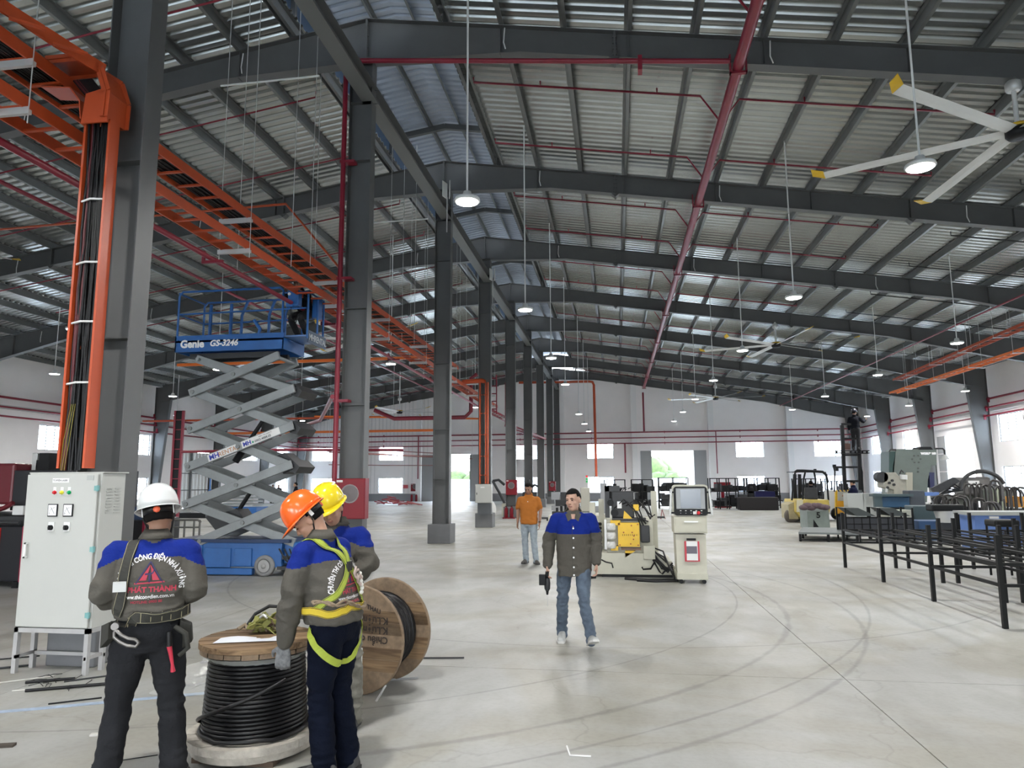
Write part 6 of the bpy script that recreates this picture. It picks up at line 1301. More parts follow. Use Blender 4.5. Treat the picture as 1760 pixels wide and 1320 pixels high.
    if vox < .02:
        for s in (-1, 1):
            e = MB().ell(T((s*.029, .083, .008)), (.0125, .006, .0045), 10, 6, RH).build('eye', mat('eye_dark', (.02, .014, .012), .2), root)
            MB().tube([T((s*.014, .092, .026)), T((s*.030, .092, .031)), T((s*.045, .082, .027))], .003, 5).build('eyebrow', hairm, root)
    if hair:
        hb = MB(); hb.ell((0, 0, 0), (.079, .097, .102), 26, 18)
        keep = []
        for q in hb.f:
            c_ = sum((hb.v[i] for i in q), V())/len(q); lim = .052 if c_.y > .045 else (.02 if c_.y > -.0 else -.045)
            if abs(c_.x) > .05 and -.03 < c_.y < .045: lim = max(lim, .005)
            if c_.z > lim: keep.append(q)
        hb.f = keep; hb.sm = [True]*len(keep); hb.mi = [0]*len(keep); hb.v = [T(p+V((0, -.012, .022))+V((noise.noise(p*60), noise.noise(p*60+V((3, 0, 0))), noise.noise(p*50)))*.003) for p in hb.v]
        o = hb.build('hair', hairm, root); m = o.modifiers.new('s', 'SOLIDIFY'); m.thickness = .006; m.offset = 0
    # --- trousers
    tb = MB(); wr = .085*legw
    loft(tb, [(pe.x, pe.y, pe.z-.14, .13, .105), (pe.x, pe.y-.005, pe.z-.04, .165, .125), (pe.x, pe.y, pe.z+.06, .155, .115), (mid.x*.5+pe.x*.5, (mid.y+pe.y)/2, pe.z+.12, .14, .105)])
    for a, b_, c_ in (('hil', 'knl', 'anl'), ('hir', 'knr', 'anr')):
        A, B, C_ = j[a], j[b_], j[c_]; limb(tb, [(*(A+V((0, 0, -.02))), wr+.018), (*((A+B)/2), wr+.004), (*B, wr*.80), (*((B+C_)/2), wr*.80), (*(C_+V((0, 0, .02))), wr*.72+tw), (*(C_+V((0, 0, -.045))), wr*.70+tw)], 16)
    kn = [j['knl'], j['knr'], j['anl'], j['anr']]
    tm = trousers if not isinstance(trousers, tuple) else mat('trousers_%d' % (len(MATS)), trousers, .85, 0, .25, 5, .2, 50)
    tr_ = fuse(tb, 'trousers', [tm], root, vox*1.1, 3, .009*folds, 8, foldat=lambda p: .5+1.1*max(math.exp(-((p-k_).length/.13)**2) for k_ in kn), stretch=(1, 1, 2.2))
    # --- jacket or shirt
    jb = MB(); L_ = loose; hz = hem; hp = pe+(ch-pe)*((hz-pe.z)/(ch.z-pe.z)) if hz > pe.z else pe
    S = [(hp.x, hp.y, hz, .165+L_, .128+L_)]
    if hz < pe.z-.05: S.append((pe.x, pe.y, pe.z, .17+L_, .13+L_))
    S += [(mid.x, mid.y, max(mid.z, hz+.06), .172+L_, .128+L_*.8), (ch.x, ch.y, ch.z, .185+L_*.6, .132+L_*.5), (ch.x*.45+ne.x*.55, ch.y*.45+ne.y*.55-.005, ch.z+.095, .185, .115), (ne.x, ne.y-.008, ne.z-.062, .165, .088), (ne.x, ne.y-.008, ne.z-.028, .115, .076), (ne.x, ne.y-.005, ne.z+.012, .068, .068)]
    loft(jb, S)
    for A, B, C_ in ((j['shl'], j['ell'], j['wrl']), (j['shr'], j['elr'], j['wrr'])):
        E_ = B+(C_-B)*.0
        if short: A = A-V((0, 0, .02)); limb(jb, [(*(A+(ne-A)*.45-V((0, 0, .03))), .052), (*A, .058), (*((A*.6+B*.4)), .066), (*((A*.3+B*.7)), .066)], 14)
        else: A = A-V((0, 0, .018)); limb(jb, [(*(A+(ne-A)*.45-V((0, 0, .03))), .056), (*A, .062+L_*.2), (*(A*.8+B*.2), .067+L_*.3), (*((A+B)/2), .068+L_*.5), (*B, .062+L_*.4), (*((B+C_)/2), .056+L_*.35), (*(B+(C_-B)*.93), .047+L_*.1)], 14)
    ne_ = ne
    def jp(p):
        if not jacket: return 0
        zy = yoke-(slope*max(0, abs((p-ch).x)-.15)); return 1 if p.z > zy and (p-ne_).length > .085 else 0
    fa = lambda p: .45+1.2*max(math.exp(-((p-j['ell']).length/.12)**2), math.exp(-((p-j['elr']).length/.12)**2), math.exp(-((p.z-hz-.05)/.09)**2)*.8)
    jm = [jgrey, jblue] if jacket == 'work' else [jacket if jacket and jacket != 'work' else mat('shirt', (.05, .05, .06), .8)]
    jk = fuse(jb, 'jacket' if not short else 'shirt', jm, root, vox, 7, .010*folds, 7.5, pick=jp if jacket == 'work' else None, foldat=fa)
    cb_ = MB(); c0 = ne+V((0, -.005, .01))
    N = 22; a0 = collar
    for k in range(N): pass
    ring = []
    for k in range(N+1):
        t = pi/2+a0+(2*pi-2*a0)*k/N; ring.append((c0+V((.070*cos(t), .072*sin(t), .004)), c0+V((.062*cos(t), .060*sin(t)-.004, .042)), c0+V((.088*cos(t), .090*sin(t), -.008))))
    vs = [p for r_ in ring for p in (r_[0], r_[1], r_[2])]
    o = cb_.add(vs, [(3*k, 3*k+3, 3*k+4, 3*k+1) for k in range(N)]+[(3*k+1, 3*k+4, 3*k+5, 3*k+2) for k in range(N)], True).build('collar', jm[0], root); m = o.modifiers.new('s', 'SOLIDIFY'); m.thickness = .006
    # --- gloves, shoes, helmet
    if gloves:
        for s, b_, c_, hd in ((-1, 'ell', 'wrl', 'hdl'), (1, 'elr', 'wrr', 'hdr')):
            h = j[hd]
            if h: g = MB(); hand(g, j[c_], V(h[0]), V(h[1]), s, curl, 1.12, .0098); limb(g, [(*(j[c_]-V(h[0]).normalized()*.06), .038), (*j[c_], .034)], 12); fuse(g, 'glove', [gloves], root, .006, 2)
    shm = mat('shoe_%.2f' % shoes[0], shoes, .6, 0, .2, 20); som = mat('sole_dark', (.03, .03, .03), .7) if shoes[0] < .3 else mat('sole_pale', (.6, .6, .58), .6)
    for a, fd, pt in (('anl', 'ftl', 'ptl'), ('anr', 'ftr', 'ptr')): shoe(root, j[a], j[fd], j[pt], shm, som)
    if helmet:
        hm = mat('helmet_%s' % helmet, {'white': (.60, .62, .62), 'orange': (.85, .13, .015), 'yellow': (.80, .62, .02), 'dark': (.03, .03, .04), 'brown': (.1, .06, .04)}[helmet], .22, 0, clear=.3)
        hb = MB(); n = 40; vs = []
        prof = [(1.0, 0.0), (.985, .03), (.94, .06), (.86, .088), (.74, .112), (.58, .13), (.38, .142), (.18, .147), (.0, .149)]
        for q, z in prof:
            for k in range(n):
                t = 2*pi*k/n; rdg = 1+.018*(math.exp(-((cos(t))/.10)**2))*(1 if q < .97 else 0)*q; vs.append(T((.112*q*cos(t), .135*q*sin(t)-.01, .052+z*rdg)))
        m = len(prof); fs = [(i*n+k, i*n+(k+1) % n, (i+1)*n+(k+1) % n, (i+1)*n+k) for i in range(m-1) for k in range(n)]; hb.add(vs, fs, True)
        br = []
        for q in (0, 1):
            for k in range(n):
                t = 2*pi*k/n; ext = .012+(.052*max(0, sin(t))**3 if q else 0)+(.004 if q else 0); ext = ext if q else 0
                br.append(T(((.112+ext*(1 if q else 0))*cos(t), (.135+ext)*sin(t)-.01, .052-(.010 if q else 0)-(.012*max(0, sin(t))**2 if q else 0))))
        hb.add(br, [(k, (k+1) % n, n+(k+1) % n, n+k) for k in range(n)], True)
        o = hb.build('helmet', hm, root); md = o.modifiers.new('s', 'SOLIDIFY'); md.thickness = .003; md.offset = 0
        if vox < .02:
            for s in (-1, 0, 1):
                MB().tube([T((s*.045, -.01+.115*cos(a), .052+(.147 if s == 0 else .134)*sin(a))) for a in [.35+.18*i for i in range(14)]], .006 if s == 0 else .004, 6).build('ridge', hm, o)
            b2_ = MB()
            for s in (-1, 1): b2_.tube([T((s*.085, -.03, .05)), T((s*.084, -.035, .0)), T((s*.05, .03, -.10)), T((0, .045, -.118))], .005, 5)
            b2_.build('chin_strap', black, o)
            bb = MB()
            for k in range(13): pass
            vs = []
            for k in range(15):
                t = pi+.2+(pi-.4)*k/14; vs += [T((.086*cos(t), .108*sin(t)-.012, .055)), T((.084*cos(t), .105*sin(t)-.012, .012))]
            bb.add(vs, [(2*k, 2*k+2, 2*k+3, 2*k+1) for k in range(14)], True); q = bb.build('head_band', black, o); md = q.modifiers.new('s', 'SOLIDIFY'); md.thickness = .004
            MB().lathe(T((0, -.122, .028)), [(.001, .006), (.014, .006), (.02, 0), (.02, -.006)], 8, RH @ V((0, -1, 0))).build('adjuster_knob', mat('knob_orange', (.75, .12, .05), .4), o, label='orange adjuster knob')
            for s in (-1, 1): MB().box(T((s*.083, -.045, .03)), (.006, .028, .05), M=RH).build('band_clip', whitem, o)
    root['turned'] = 1; root.location = (loc[0], loc[1], base_z); root.rotation_euler.z = rz; root.scale = (scale,)*3
    return root, jk, tr_, j
def bvh(*obs):
    vs, fs = [], []
    for o in obs: k = len(vs); vs += [v.co.copy() for v in o.data.vertices]; fs += [[i+k for i in p.vertices] for p in o.data.polygons]
    return BVHTree.FromPolygons(vs, fs)
def strap(name, pts, w, T, m, root, off=.007, th=.004, edge=None, closed=False, steps=6, lab=None):
    P = catmull([tuple(p) for p in pts], steps); c = []
    for p in P:
        loc, nn_, i, d = T.find_nearest(V(p)); c.append((loc, nn_))
    # smooth the projected points
    C_ = [a for a, b_ in c]; Nn = [b_ for a, b_ in c]
    for it in range(1):
        C_ = [C_[0]]+[(C_[i-1]+C_[i]*2+C_[i+1])/4 for i in range(1, len(C_)-1)]+[C_[-1]]; Nn = [Nn[0]]+[(Nn[i-1]+Nn[i]*2+Nn[i+1]).normalized() for i in range(1, len(Nn)-1)]+[Nn[-1]]
    vs = []; n = len(C_)
    for i in range(n):
        d = (C_[min(i+1, n-1)]-C_[max(i-1, 0)]).normalized(); s = d.cross(Nn[i]).normalized(); b_ = C_[i]+Nn[i]*off
        vs += [b_-s*w/2, b_+s*w/2, b_+s*w/2+Nn[i]*th, b_-s*w/2+Nn[i]*th]
    fs = [(4*i+k, 4*i+(k+1) % 4, 4*i+4+(k+1) % 4, 4*i+4+k) for i in range(n-1) for k in range(4)]+[(0, 1, 2, 3), (4*n-4, 4*n-3, 4*n-2, 4*n-1)]
    o = MB().add(vs, fs).build(name, m, root, fix=True)
    if lab: o['label'] = lab
    if edge:
        e = MB()
        for q in (-1, 1):
            L = []
            for i in range(n):
                d = (C_[min(i+1, n-1)]-C_[max(i-1, 0)]).normalized(); s = d.cross(Nn[i]).normalized(); L.append(C_[i]+Nn[i]*(off+th)+s*q*(w/2-.004))
            e.tube(L, .0016, 4)
        e.build('stitching', edge, o)
    return o
def print_on(root, T, txt, size, org, xa, ya, m, name='lettering', bold=.001, arc=None, xs=1., align='CENTER', off=.004, d=None, spacing=1.):
    """lettering laid on the cloth: every vertex is cast along the print's normal onto the garment"""
    me = text_mesh(txt, size, bold, spacing, align); xa, ya, org = V(xa).normalized(), V(ya).normalized(), V(org); na = xa.cross(ya).normalized()
    bm = bmesh.new(); bm.from_mesh(me); bmesh.ops.triangulate(bm, faces=bm.faces); bm.to_mesh(me); bm.free(); P = []
    for v in me.vertices:
        x, y = v.co.x*xs, v.co.y
        if arc: R = arc; t = x/R; x, y = (R+y)*sin(t), (R+y)*cos(t)-R
        p = org+xa*x+ya*y+na*.3; loc, nn_, i, dd = T.ray_cast(p, -na, 1.0)
        P.append(loc+na*off if loc else org+xa*x+ya*y)
    o = MB().add(P, [tuple(p.vertices) for p in me.polygons]).build(name, m, root); bpy.data.meshes.remove(me); return o
pw = mat('print_white', (.75, .75, .75), .7); pr = mat('print_red', (.42, .04, .07), .7); pn = mat('print_navy', (.035, .03, .10), .7)
def back_print(root, jk, org, k=1., xa=(1, 0, 0)):
    T = bvh(jk); o = V(org); X = V(xa).normalized(); ya = (0, 0, 1)
    print_on(root, T, 'CHUYÊN THI CÔNG ĐIỆN NHÀ XƯỞNG', .036*k, o+V((0, 0, .075))*k, X, ya, pw, bold=.001, arc=.135*k, xs=.70)
    print_on(root, T, '▲', .001, o, X, ya, pr) if 0 else None
    # triangle emblem
    na = X.cross(V(ya)); 
    def pt(x, y):
        p = o+X*x*k+V((0, 0, y*k)); loc, nn_, i, dd = T.ray_cast(p+na*.3, -na, 1.0); return (loc if loc else p)+na*.005
    def seg(a, b_, w, m, nm='emblem'):
        mb = MB(); N = 8; pts = [pt(a[0]+(b_[0]-a[0])*i/N, a[1]+(b_[1]-a[1])*i/N) for i in range(N+1)]; 
        for p, q in zip(pts, pts[1:]): mb.bar(p, q, w*k, .002, na)
        mb.build(nm, m, root)
    tri = [(-.062, -.045), (.062, -.045), (0, .062)]
    mb = MB(); N = 10; rows_ = []
    for i in range(N+1):
        y = -.03+.075*i/N; w = .045*(1-i/N)+.002; rows_.append((pt(-w, y), pt(-w*.3, y), pt(w*.3, y), pt(w, y)))
    vs = [p for r_ in rows_ for p in r_]; mb.add(vs, [(4*i+q, 4*i+q+1, 4*i+5+q, 4*i+4+q) for i in range(N) for q in (0, 2)], True); mb.build('emblem_fill', pr, root)
    seg(tri[0], tri[2], .006, pn); seg(tri[1], tri[2], .006, pn); seg((-.07, -.045), (.07, -.04), .007, pr); seg((0, -.04), (0, .0), .008, pn); seg((-.022, .0), (.012, .004), .008, pn)
    seg((.012, .004), (.02, .02), .006, pn)
    print_on(root, T, 'PHÁT THÀNH', .036*k, o+V((.012*k, 0, -.088*k)), X, ya, pr, bold=.0015)
    print_on(root, T, 'www.thicongdien.com.vn', .027*k, o+V((.0, 0, -.12*k)), X, ya, pw, bold=.0006, xs=.85)
    print_on(root, T, 'HOTLINE: 0903 xxx'.replace(' xxx', ' 88'), .018*k, o+V((-.01*k, 0, -.143*k)), X, ya, pr, bold=.0005)
# ---------------- man with the white helmet, seen from behind
wb_, jk, tr_, j = person('person in white helmet and grey-blue work jacket seen from behind, black trousers and tool belt', (-2.665, 3.84), radians(27),
    dict(ell=(-.235, -.03, 1.08), wrl=(-.13, .22, 1.04), elr=(.235, -.02, 1.09), wrr=(.12, .25, 1.06), hdl=((.6, .6, .1), (.3, .1, -1)), hdr=((-.6, .6, .1), (-.3, .1, -1)), head=(.015, .055, 1.505), neck=(.01, .015, 1.385),
         knl=(-.13, .01, .47), anl=(-.165, -.03, .09), knr=(.14, .02, .47), anr=(.175, .0, .09), hil=(-.085, 0, .86), hir=(.095, 0, .86), ftl=(-.25, 1), ftr=(.25, 1)),
    jacket='work', hem=.95, scale=.995, trousers=mat('charcoal_trousers', (.020, .021, .024), .85, 0, .2, 5, .25, 60, spec=.12), head=(radians(1), radians(12), radians(-9)), helmet='white', vox=.0085, hv=.009, skin=skind, loose=.014, tw=.006, yoke=1.29, slope=.5, legw=1.04)
back_print(wb_, jk, (.01, 0, 1.20), 1.1)
T = bvh(jk); web = mat('black_webbing', (.03, .03, .025), .8, 0, .2, 40); stch = mat('stitch_tan', (.34, .31, .2), .8)
strap('shoulder_strap', [(-.085, .08, 1.37), (-.095, .0, 1.38), (-.11, -.10, 1.32), (-.125, -.14, 1.2), (-.14, -.14, 1.05), (-.15, -.12, .98)], .062, T, web, wb_, .008, .005, stch)
belt = [(.165*cos(a), .135*sin(a), .968+.012*cos(a)) for a in [radians(q) for q in range(150, 395, 20)]]
strap('tool_belt', belt, .062, T, web, wb_, .018, .008, stch)
for q in range(195, 350, 17): a = radians(q); p = V((.165*cos(a), .135*sin(a), .968+.012*cos(a))); loc, nn_, i, d = T.find_nearest(p); nn_ = V((nn_.x, nn_.y, 0)).normalized(); MB().bar(loc+nn_*.027+V((0, 0, -.026)), loc+nn_*.027+V((0, 0, .026)), .003, .002, nn_).build('belt_stitch', stch, wb_)
MB().box((-.135, -.155, 1.14), (.066, .012, .055), M=Matrix.Rotation(.1, 3, 'X')).build('steel_buckle', zinc, wb_, label='steel strap buckle')
hk = MB(); hk.tube([(-.13, -.19, .915), (-.105, -.195, .89), (-.07, -.20, .87), (-.035, -.20, .863), (-.015, -.20, .845), (-.03, -.20, .825), (-.07, -.20, .833), (-.11, -.195, .855), (-.14, -.185, .88), (-.14, -.185, .905)], .010, 8, closed=True, caps=False); hk.cyl((-.14, -.19, .935), (-.14, -.16, .935), .02, n=12); hk.build('snap_hook', mat('hook_steel', (.22, .21, .20), .35, .8), wb_, label='large steel snap hook')
MB().prism([(-.2, -.02, .92), (-.2, -.02, .80), (-.15, -.1, .86), (-.15, -.1, .95)], (0, 0, 0), (-.03, -.03, 0)).build('belt_pouch', web, wb_, fix=True)
MB().prism([(.17, -.06, .93), (.23, -.06, .9), (.24, -.05, .80), (.18, -.05, .76), (.165, -.06, .84)], (0, 0, 0), (0, .07, 0)).build('belt_pouch', web, wb_, fix=True, bevel=.008)
MB().tube([(.15, -.1, .9), (.21, -.12, .86), (.225, -.11, .78), (.18, -.1, .74)], .014, 6).build('strap_loop', web, wb_)
MB().tube([(.13, -.13, .80), (.15, -.125, .70), (.155, -.12, .66)], [.014, .008, .014], 8).build('red_tool_handle', mat('tool_red', (.5, .03, .06), .4), wb_, label='red tool handle')
MB().tube([(.125, -.13, .88), (.13, -.13, .8)], .016, 8).build('tool_shaft', black, wb_)
# ---------------- man with the orange helmet
oh, jk, tr_, j = person('person in orange helmet and yellow harness looking down, gloved hand hanging beside the cable drum', (-1.715, 4.22), radians(80),
    dict(pelvis=(0, -.01, .91), chest=(0, .055, 1.2), neck=(0, .105, 1.375), head=(0, .195, 1.485), shl=(-.18, .10, 1.325), shr=(.18, .08, 1.325), ell=(-.225, .15, 1.03), wrl=(-.20, .20, .77), elr=(.22, .10, 1.06), wrr=(.16, .22, .86), hdl=((.02, .10, -1), (.9, .3, 0)), hdr=((-.6, .6, .1), (-.3, .1, -1)),
         hil=(-.085, -.01, .87), hir=(.085, -.02, .87), knl=(-.085, .02, .47), knr=(.085, .0, .48), anl=(-.09, -.02, .09), anr=(.09, -.07, .09), ftl=(-.15, 1), ftr=(.1, 1)),
    jacket='work', hem=.885, trousers=mat('navy_trousers', (.003, .005, .013), .85, 0, .2, 5, .25, 60, spec=.1), head=(radians(28), radians(44), 0), helmet='orange', vox=.0085, hv=.0065, loose=.022, gloves=mat('grey_glove', (.17, .175, .18), .85, 0, .5, 40), curl=.6, scale=.985, yoke=1.255, slope=.3, legw=1.08)
back_print(oh, jk, (.0, 0, 1.15), 1.05)
T = bvh(jk); T2 = bvh(jk, tr_); hiv = mat('lime_webbing', (.33, .40, .045), .7, 0, .1, 30); yel = mat('yellow_webbing', (.60, .45, .03), .7, 0, .1, 30); ed = mat('strap_edge', (.02, .02, .02), .8)
strap('harness_strap', [(-.12, .20, 1.30), (-.115, .13, 1.37), (-.085, .02, 1.34), (-.02, -.06, 1.26), (0, -.09, 1.2)], .046, T, hiv, oh, .010, .004, ed)
strap('harness_strap', [(.10, .20, 1.31), (.10, .13, 1.37), (.06, .02, 1.35), (.02, -.06, 1.26), (0, -.09, 1.2)], .046, T, hiv, oh, .012, .004, ed)
strap('harness_strap', [(0, -.09, 1.22), (-.06, -.10, 1.13), (-.13, -.08, 1.05), (-.19, .0, .98)], .04, T, hiv, oh, .010, .004, ed)
strap('harness_strap', [(0, -.09, 1.22), (.06, -.11, 1.12), (.11, -.12, 1.02), (.13, -.12, .95)], .042, T, hiv, oh, .012, .004, ed)
belt = [(.18*cos(a), .01+.15*sin(a), .97+.008*sin(a*3)) for a in [radians(q) for q in range(150, 400, 20)]]
strap('waist_strap', belt, .045, T, yel, oh, .020, .005, ed)
rope = mat('rope_brown', (.25, .19, .13), .9, 0, .3, 60)
for q in (0, 1):
    pts = [(.18*cos(a), .01+.15*sin(a), .985-.03*cos(a)+.006*sin(a*9+q*pi)) for a in [radians(x) for x in range(180, 330, 7)]]
    P = []
    for i, p in enumerate(pts): loc, nn_, ii, d = T.find_nearest(V(p)); P.append(loc+nn_*(.034+.006*sin(i*1.4+q*pi)))
    MB().tube(P, .008, 6).build('lanyard_rope', rope, oh)
strap('leg_strap', [(-.13, .05, .90), (-.165, .02, .82), (-.17, -.04, .74), (-.13, -.09, .68), (-.07, -.12, .65), (-.01, -.11, .64)], .042, T2, hiv, oh, .010, .004)
strap('leg_strap', [(-.01, -.12, .64), (.05, -.12, .67), (.12, -.11, .76), (.155, -.06, .85)], .034, T2, hiv, oh, .010, .004)
def onb(x, z, off):
    loc, nn_, i, d = T.ray_cast(V((x, -1, z)), V((0, 1, 0)), 2.0); return (loc if loc else V((x, -.1, z)))+V((0, -off, 0))
MB().box(onb(0, 1.21, .02), (.05, .012, .06)).build('back_plate', ed, oh)
hk = MB(); rnd = random.Random(4)
for i in range(5): a = rnd.uniform(0, 6); hk.tube([onb(.05+.03*cos(t+a)+.01*i, 1.17-.015*i+.03*sin(t+a), .03+.008*sin(t*2)) for t in [0, .9, 1.8, 2.7, 3.6]], .008, 6)
hk.build('lanyard_knot', mat('lanyard_pink', (.45, .36, .32), .8), oh)
for i in range(6): MB().ell(onb(.10+.012*sin(i*2), 1.155-.022*i, .03), (.017, .012, .015), 8, 6).build('lanyard_knot', mat('lanyard_white', (.7, .7, .66), .8), oh)
MB().ell((-.262, .17, .86), (.009, .009, .009), 8, 6).build('cuff_button', whitem, oh)
# ---------------- man with the yellow helmet, half hidden
yh, jk, tr_, j = person('person in yellow helmet facing the viewer with head bowed, standing behind the orange-helmet man', (-2.02, 5.03), radians(165),
    dict(head=(.0, .10, 1.50), neck=(0, .03, 1.39), ell=(-.27, .02, 1.10), wrl=(-.10, .25, 1.03), elr=(.25, .0, 1.08), wrr=(.10, .25, 1.02), hdl=((.6, .6, .1), (.3, .1, -1)), hdr=((-.6, .6, .1), (-.3, .1, -1)), knl=(-.17, .04, .48), anl=(-.18, .02, .1), knr=(.09, .05, .48), anr=(.09, .0, .1), ftl=(-.3, 1), ftr=(.1, 1)),
    jacket='work', hem=.9, trousers=mat('khaki_grey_trousers', (.20, .195, .165), .85, 0, .35, 9, .3, 30), head=(radians(22), radians(22), radians(15)), helmet='yellow', vox=.009, hv=.0075, loose=.015, shoes=(.045, .045, .045), tw=-.006, folds=1.5)
MB().bar((-.03, .142, 1.625), (.03, .142, 1.625), .002, .025).build('helmet_badge', mat('badge_olive', (.42, .36, .03), .5), yh)
# ---------------- walking man
wm, jk, tr_, j = person('person with cropped hair walking in grey-blue jacket and jeans, cordless drill in hand', (-.47, 7.75), radians(182),
    dict(pelvis=(.0, 0, .88), chest=(0, .0, 1.18), neck=(0, .0, 1.37), head=(0, .03, 1.49), shl=(-.18, 0, 1.31), shr=(.18, 0, 1.31), ell=(-.235, -.03, 1.06), wrl=(-.235, .07, .83), elr=(.27, -.05, 1.05), wrr=(.28, .05, .80), hdl=((0, .1, -1), (1, .1, 0)), hdr=((0.0, .35, -1), (-1, .2, 0)),
         hil=(-.09, 0, .85), hir=(.09, 0, .85), knl=(-.10, .16, .47), anl=(-.16, .20, .12), knr=(.13, -.02, .46), anr=(.145, -.17, .105), ftl=(-.25, 1), ftr=(.05, 1), ptl=.35, ptr=-.12),
    jacket='work', hem=.70, trousers=mat('blue_jeans', (.115, .155, .21), .8, 0, .45, 7, .25, 50, col2=(.05, .07, .10)), head=(radians(-24), radians(6), radians(3)), vox=.009, hv=.0065, loose=.012, shoes=(.42, .43, .42), skin=mat('skin_pale', (.50, .30, .22), .5, 0, .1, 9), yoke=1.14, slope=-.1, collar=1.15, curl=.75, legw=.88, folds=1.1)
T = bvh(jk)
def cloth(p, off=.004):
    loc, nn_, i, d = T.ray_cast(V((p[0], 1, p[1])), V((0, -1, 0)), 2.0); return (loc if loc else V((p[0], .15, p[1])))+V((0, off, 0))
for z in (1.20, 1.10, 1.0, .90, .80, .72): MB().cyl(cloth((.0, z), .002), cloth((.0, z), .009), .009, n=10).build('snap_button', zinc, wm)
pl = MB(); pts = [cloth((.012, z), .003) for z in [.71+.03*i for i in range(19)]]
for p, q in zip(pts, pts[1:]): pl.bar(p, q, .003, .002, (0, 1, 0))
pl.build('placket_seam', mat('seam_dark', (.05, .048, .042), .9), wm)
for s in (-1, 1):
    fl_ = MB(); rows_ = []
    for i in range(7):
        x = s*(.05+.10*i/6); rows_ += [cloth((x, 1.10), .005), cloth((x, 1.07-.012*(1-abs(i-3)/3)), .007), cloth((x, 1.055-.02*(1-abs(i-3)/3)), .008)]
    fl_.add(rows_, [(3*i+q, 3*i+3+q, 3*i+4+q, 3*i+1+q) for i in range(6) for q in (0, 1)], True).build('pocket_flap', jgrey, wm)
vn = MB(); vn.add([cloth((-.03, 1.345), .006), cloth((.03, 1.345), .006), cloth((0, 1.20), .006)], [(0, 1, 2)]); vn.build('neck_opening', MATS['skin_pale'], wm)
for s in (-1, 1):
    c_ = MB(); c_.prism([cloth((s*.028, 1.37), .0), cloth((s*.085, 1.345), .0), cloth((s*.055, 1.27), .004), cloth((s*.015, 1.30), .006)], (0, 0, 0), (0, .008, 0)); c_.build('collar_flap', jgrey, wm, fix=True)
def wpt(root, p): return Matrix.Rotation(root.rotation_euler.z, 3, 'Z') @ V(p)+root.location
hp_ = wpt(wm, (.285, .09, .70)); fw = wpt(wm, (.285, 1.09, .70))-hp_; dr = mkroot('cordless_drill', hp_, 'dark cordless drill with long bit pointing down, in the walking man’s hand', 'drill')
dn_ = V((0, 0, -1)); 
MB().tube([hp_+V((0, 0, -.02)), hp_+V((0, 0, -.07)), hp_+V((0, 0, -.13)), hp_+V((0, 0, -.15))], [.026, .034, .03, .018], 12).build('drill_body', darkm, dr)
MB().cyl(hp_+V((0, 0, -.15)), hp_+V((0, 0, -.19)), .016, .010, n=10).build('chuck', blackm, dr); MB().cyl(hp_+V((0, 0, -.19)), hp_+V((0, 0, -.30)), .004, n=6).build('drill_bit', zinc, dr)
MB().tube([hp_+V((0, 0, -.01)), hp_+fw*.03+V((0, 0, .0)), hp_+V((0, 0, .045))], .018, 8).build('grip', blackm, dr); MB().box(hp_+V((-.045, -.05, -.03)), (.07, .045, .11)).build('battery', blackm, dr, bevel=.006)
# ---------------- man in the orange shirt
om, jk, tr_, j = person('person in orange-brown polo shirt and pale jeans looking down, standing beside the fifth column', (-1.83, 14.9), radians(176),
    dict(head=(.0, .05, 1.535), elr=(.235, -.02, 1.08), wrr=(.235, .04, .84), ell=(-.24, -.02, 1.08), wrl=(-.23, .05, .82), knl=(-.11, .05, .48), anl=(-.15, .06, .09), knr=(.09, .0, .48), anr=(.08, -.04, .09), ftl=(-.5, 1), ftr=(.2, 1)),
    jacket=mat('orange_polo', (.40, .13, .012), .8, 0, .12, 6), hem=.80, trousers=mat('pale_jeans', (.30, .35, .39), .8, 0, .3, 8), collar=.9, head=(radians(-4), radians(24), 0), vox=.014, hv=.011, short=True, loose=.012, skin=skind, shoes=(.09, .085, .08), legw=.95)
MB().tube([(-.235+.026*cos(a), .045+.026*sin(a), .855) for a in [i*pi/6 for i in range(12)]], .007, 6, closed=True, caps=False).build('wrist_watch', black, om)
MB().cyl((0, .125, 1.27), (0, .132, 1.27), .008, n=8).build('shirt_button', whitem, om); MB().cyl((0, .125, 1.22), (0, .132, 1.22), .006, n=8).build('shirt_button', whitem, om)
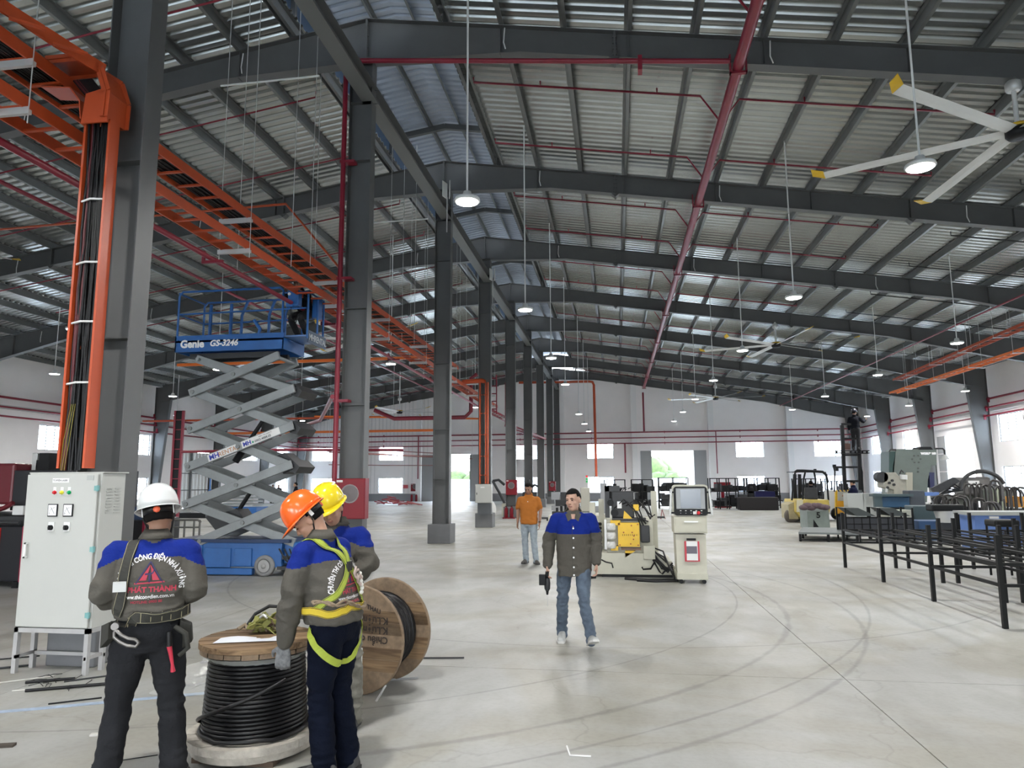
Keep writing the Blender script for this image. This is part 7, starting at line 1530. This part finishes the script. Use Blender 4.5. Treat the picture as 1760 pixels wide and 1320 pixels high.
# ---------------- distant people
dark_top = mat('dark_shirt', (.009, .010, .014), .85, spec=.1); navy_top = mat('navy_shirt', (.008, .010, .03), .85, spec=.1)
sit = dict(pelvis=(0, 0, .55), chest=(0, .05, .86), neck=(0, .06, 1.05), head=(0, .1, 1.17), shl=(-.18, .05, 1.0), shr=(.18, .05, 1.0), ell=(-.25, .1, .75), elr=(.25, .1, .75), wrl=(-.15, .35, .75), wrr=(.15, .35, .75), hil=(-.09, .0, .52), hir=(.09, .0, .52), knl=(-.12, .42, .5), knr=(.12, .42, .5), anl=(-.12, .45, .1), anr=(.12, .45, .1))
person('forklift driver in dark clothes, seated with back to the viewer', at(1396, 860, 30.3)[:2], radians(-5), sit, jacket=dark_top, hem=.5, trousers=(.02, .02, .03), vox=.022, base_z=.35, head=(0, 0, 0), yoke=9)
person('person in dark blue shirt standing in front of the tall mast, looking down', at(1468, 850, 30.3)[:2], radians(50), dict(ell=(-.22, .12, 1.1), wrl=(-.15, .33, 1.05), elr=(.24, .1, 1.08), wrr=(.15, .33, 1.02)), jacket=navy_top, hem=.85, vox=.02, short=True, head=(radians(10), radians(20), 0), yoke=9)
pz = at(1468, 774, 31.0)
person('person in black clothes and dark cap standing high on the raised forks', (pz.x+.1, 31.0), radians(-30), dict(elr=(.3, .1, 1.15), wrr=(.35, .35, 1.25)), jacket=dark_top, hem=.85, vox=.022, helmet='dark', base_z=pz.z+.02, head=(radians(-20), radians(5), 0), yoke=9)
crouch = dict(pelvis=(0, -.1, .62), chest=(0, .02, .88), neck=(0, .1, 1.03), head=(0, .15, 1.13), shl=(-.18, .05, 1.0), shr=(.18, .05, 1.0), ell=(-.25, .15, .8), elr=(.25, .15, .8), wrl=(-.15, .38, .9), wrr=(.15, .38, .95), hil=(-.09, -.1, .6), hir=(.09, -.1, .6), knl=(-.13, .22, .42), knr=(.13, .2, .42), anl=(-.12, .0, .09), anr=(.12, -.02, .09))
person('person in dark clothes and brown helmet crouching on the raised lift platform', (-6.06, 12.92), radians(165), crouch, jacket=dark_top, hem=.55, vox=.014, helmet='brown', base_z=4.475, scale=.93, yoke=9, skin=skind)
for i, (px, hz_, lab) in enumerate([(508, 1.68, 'distant person in black walking at far left, above the orange helmet'), (577, 1.62, 'distant person in dark clothes mostly hidden behind the yellow helmet'), (478, 1.5, 'tiny distant person left of the others near the far left windows'), (468, 1.5, 'tiniest distant person at the far left windows')]):
    q = at(px, 860, (34, 40, 50, 54)[i]); person(lab, q[:2], radians(120+40*i), None, jacket=dark_top, vox=.03, scale=hz_/1.65, yoke=9)
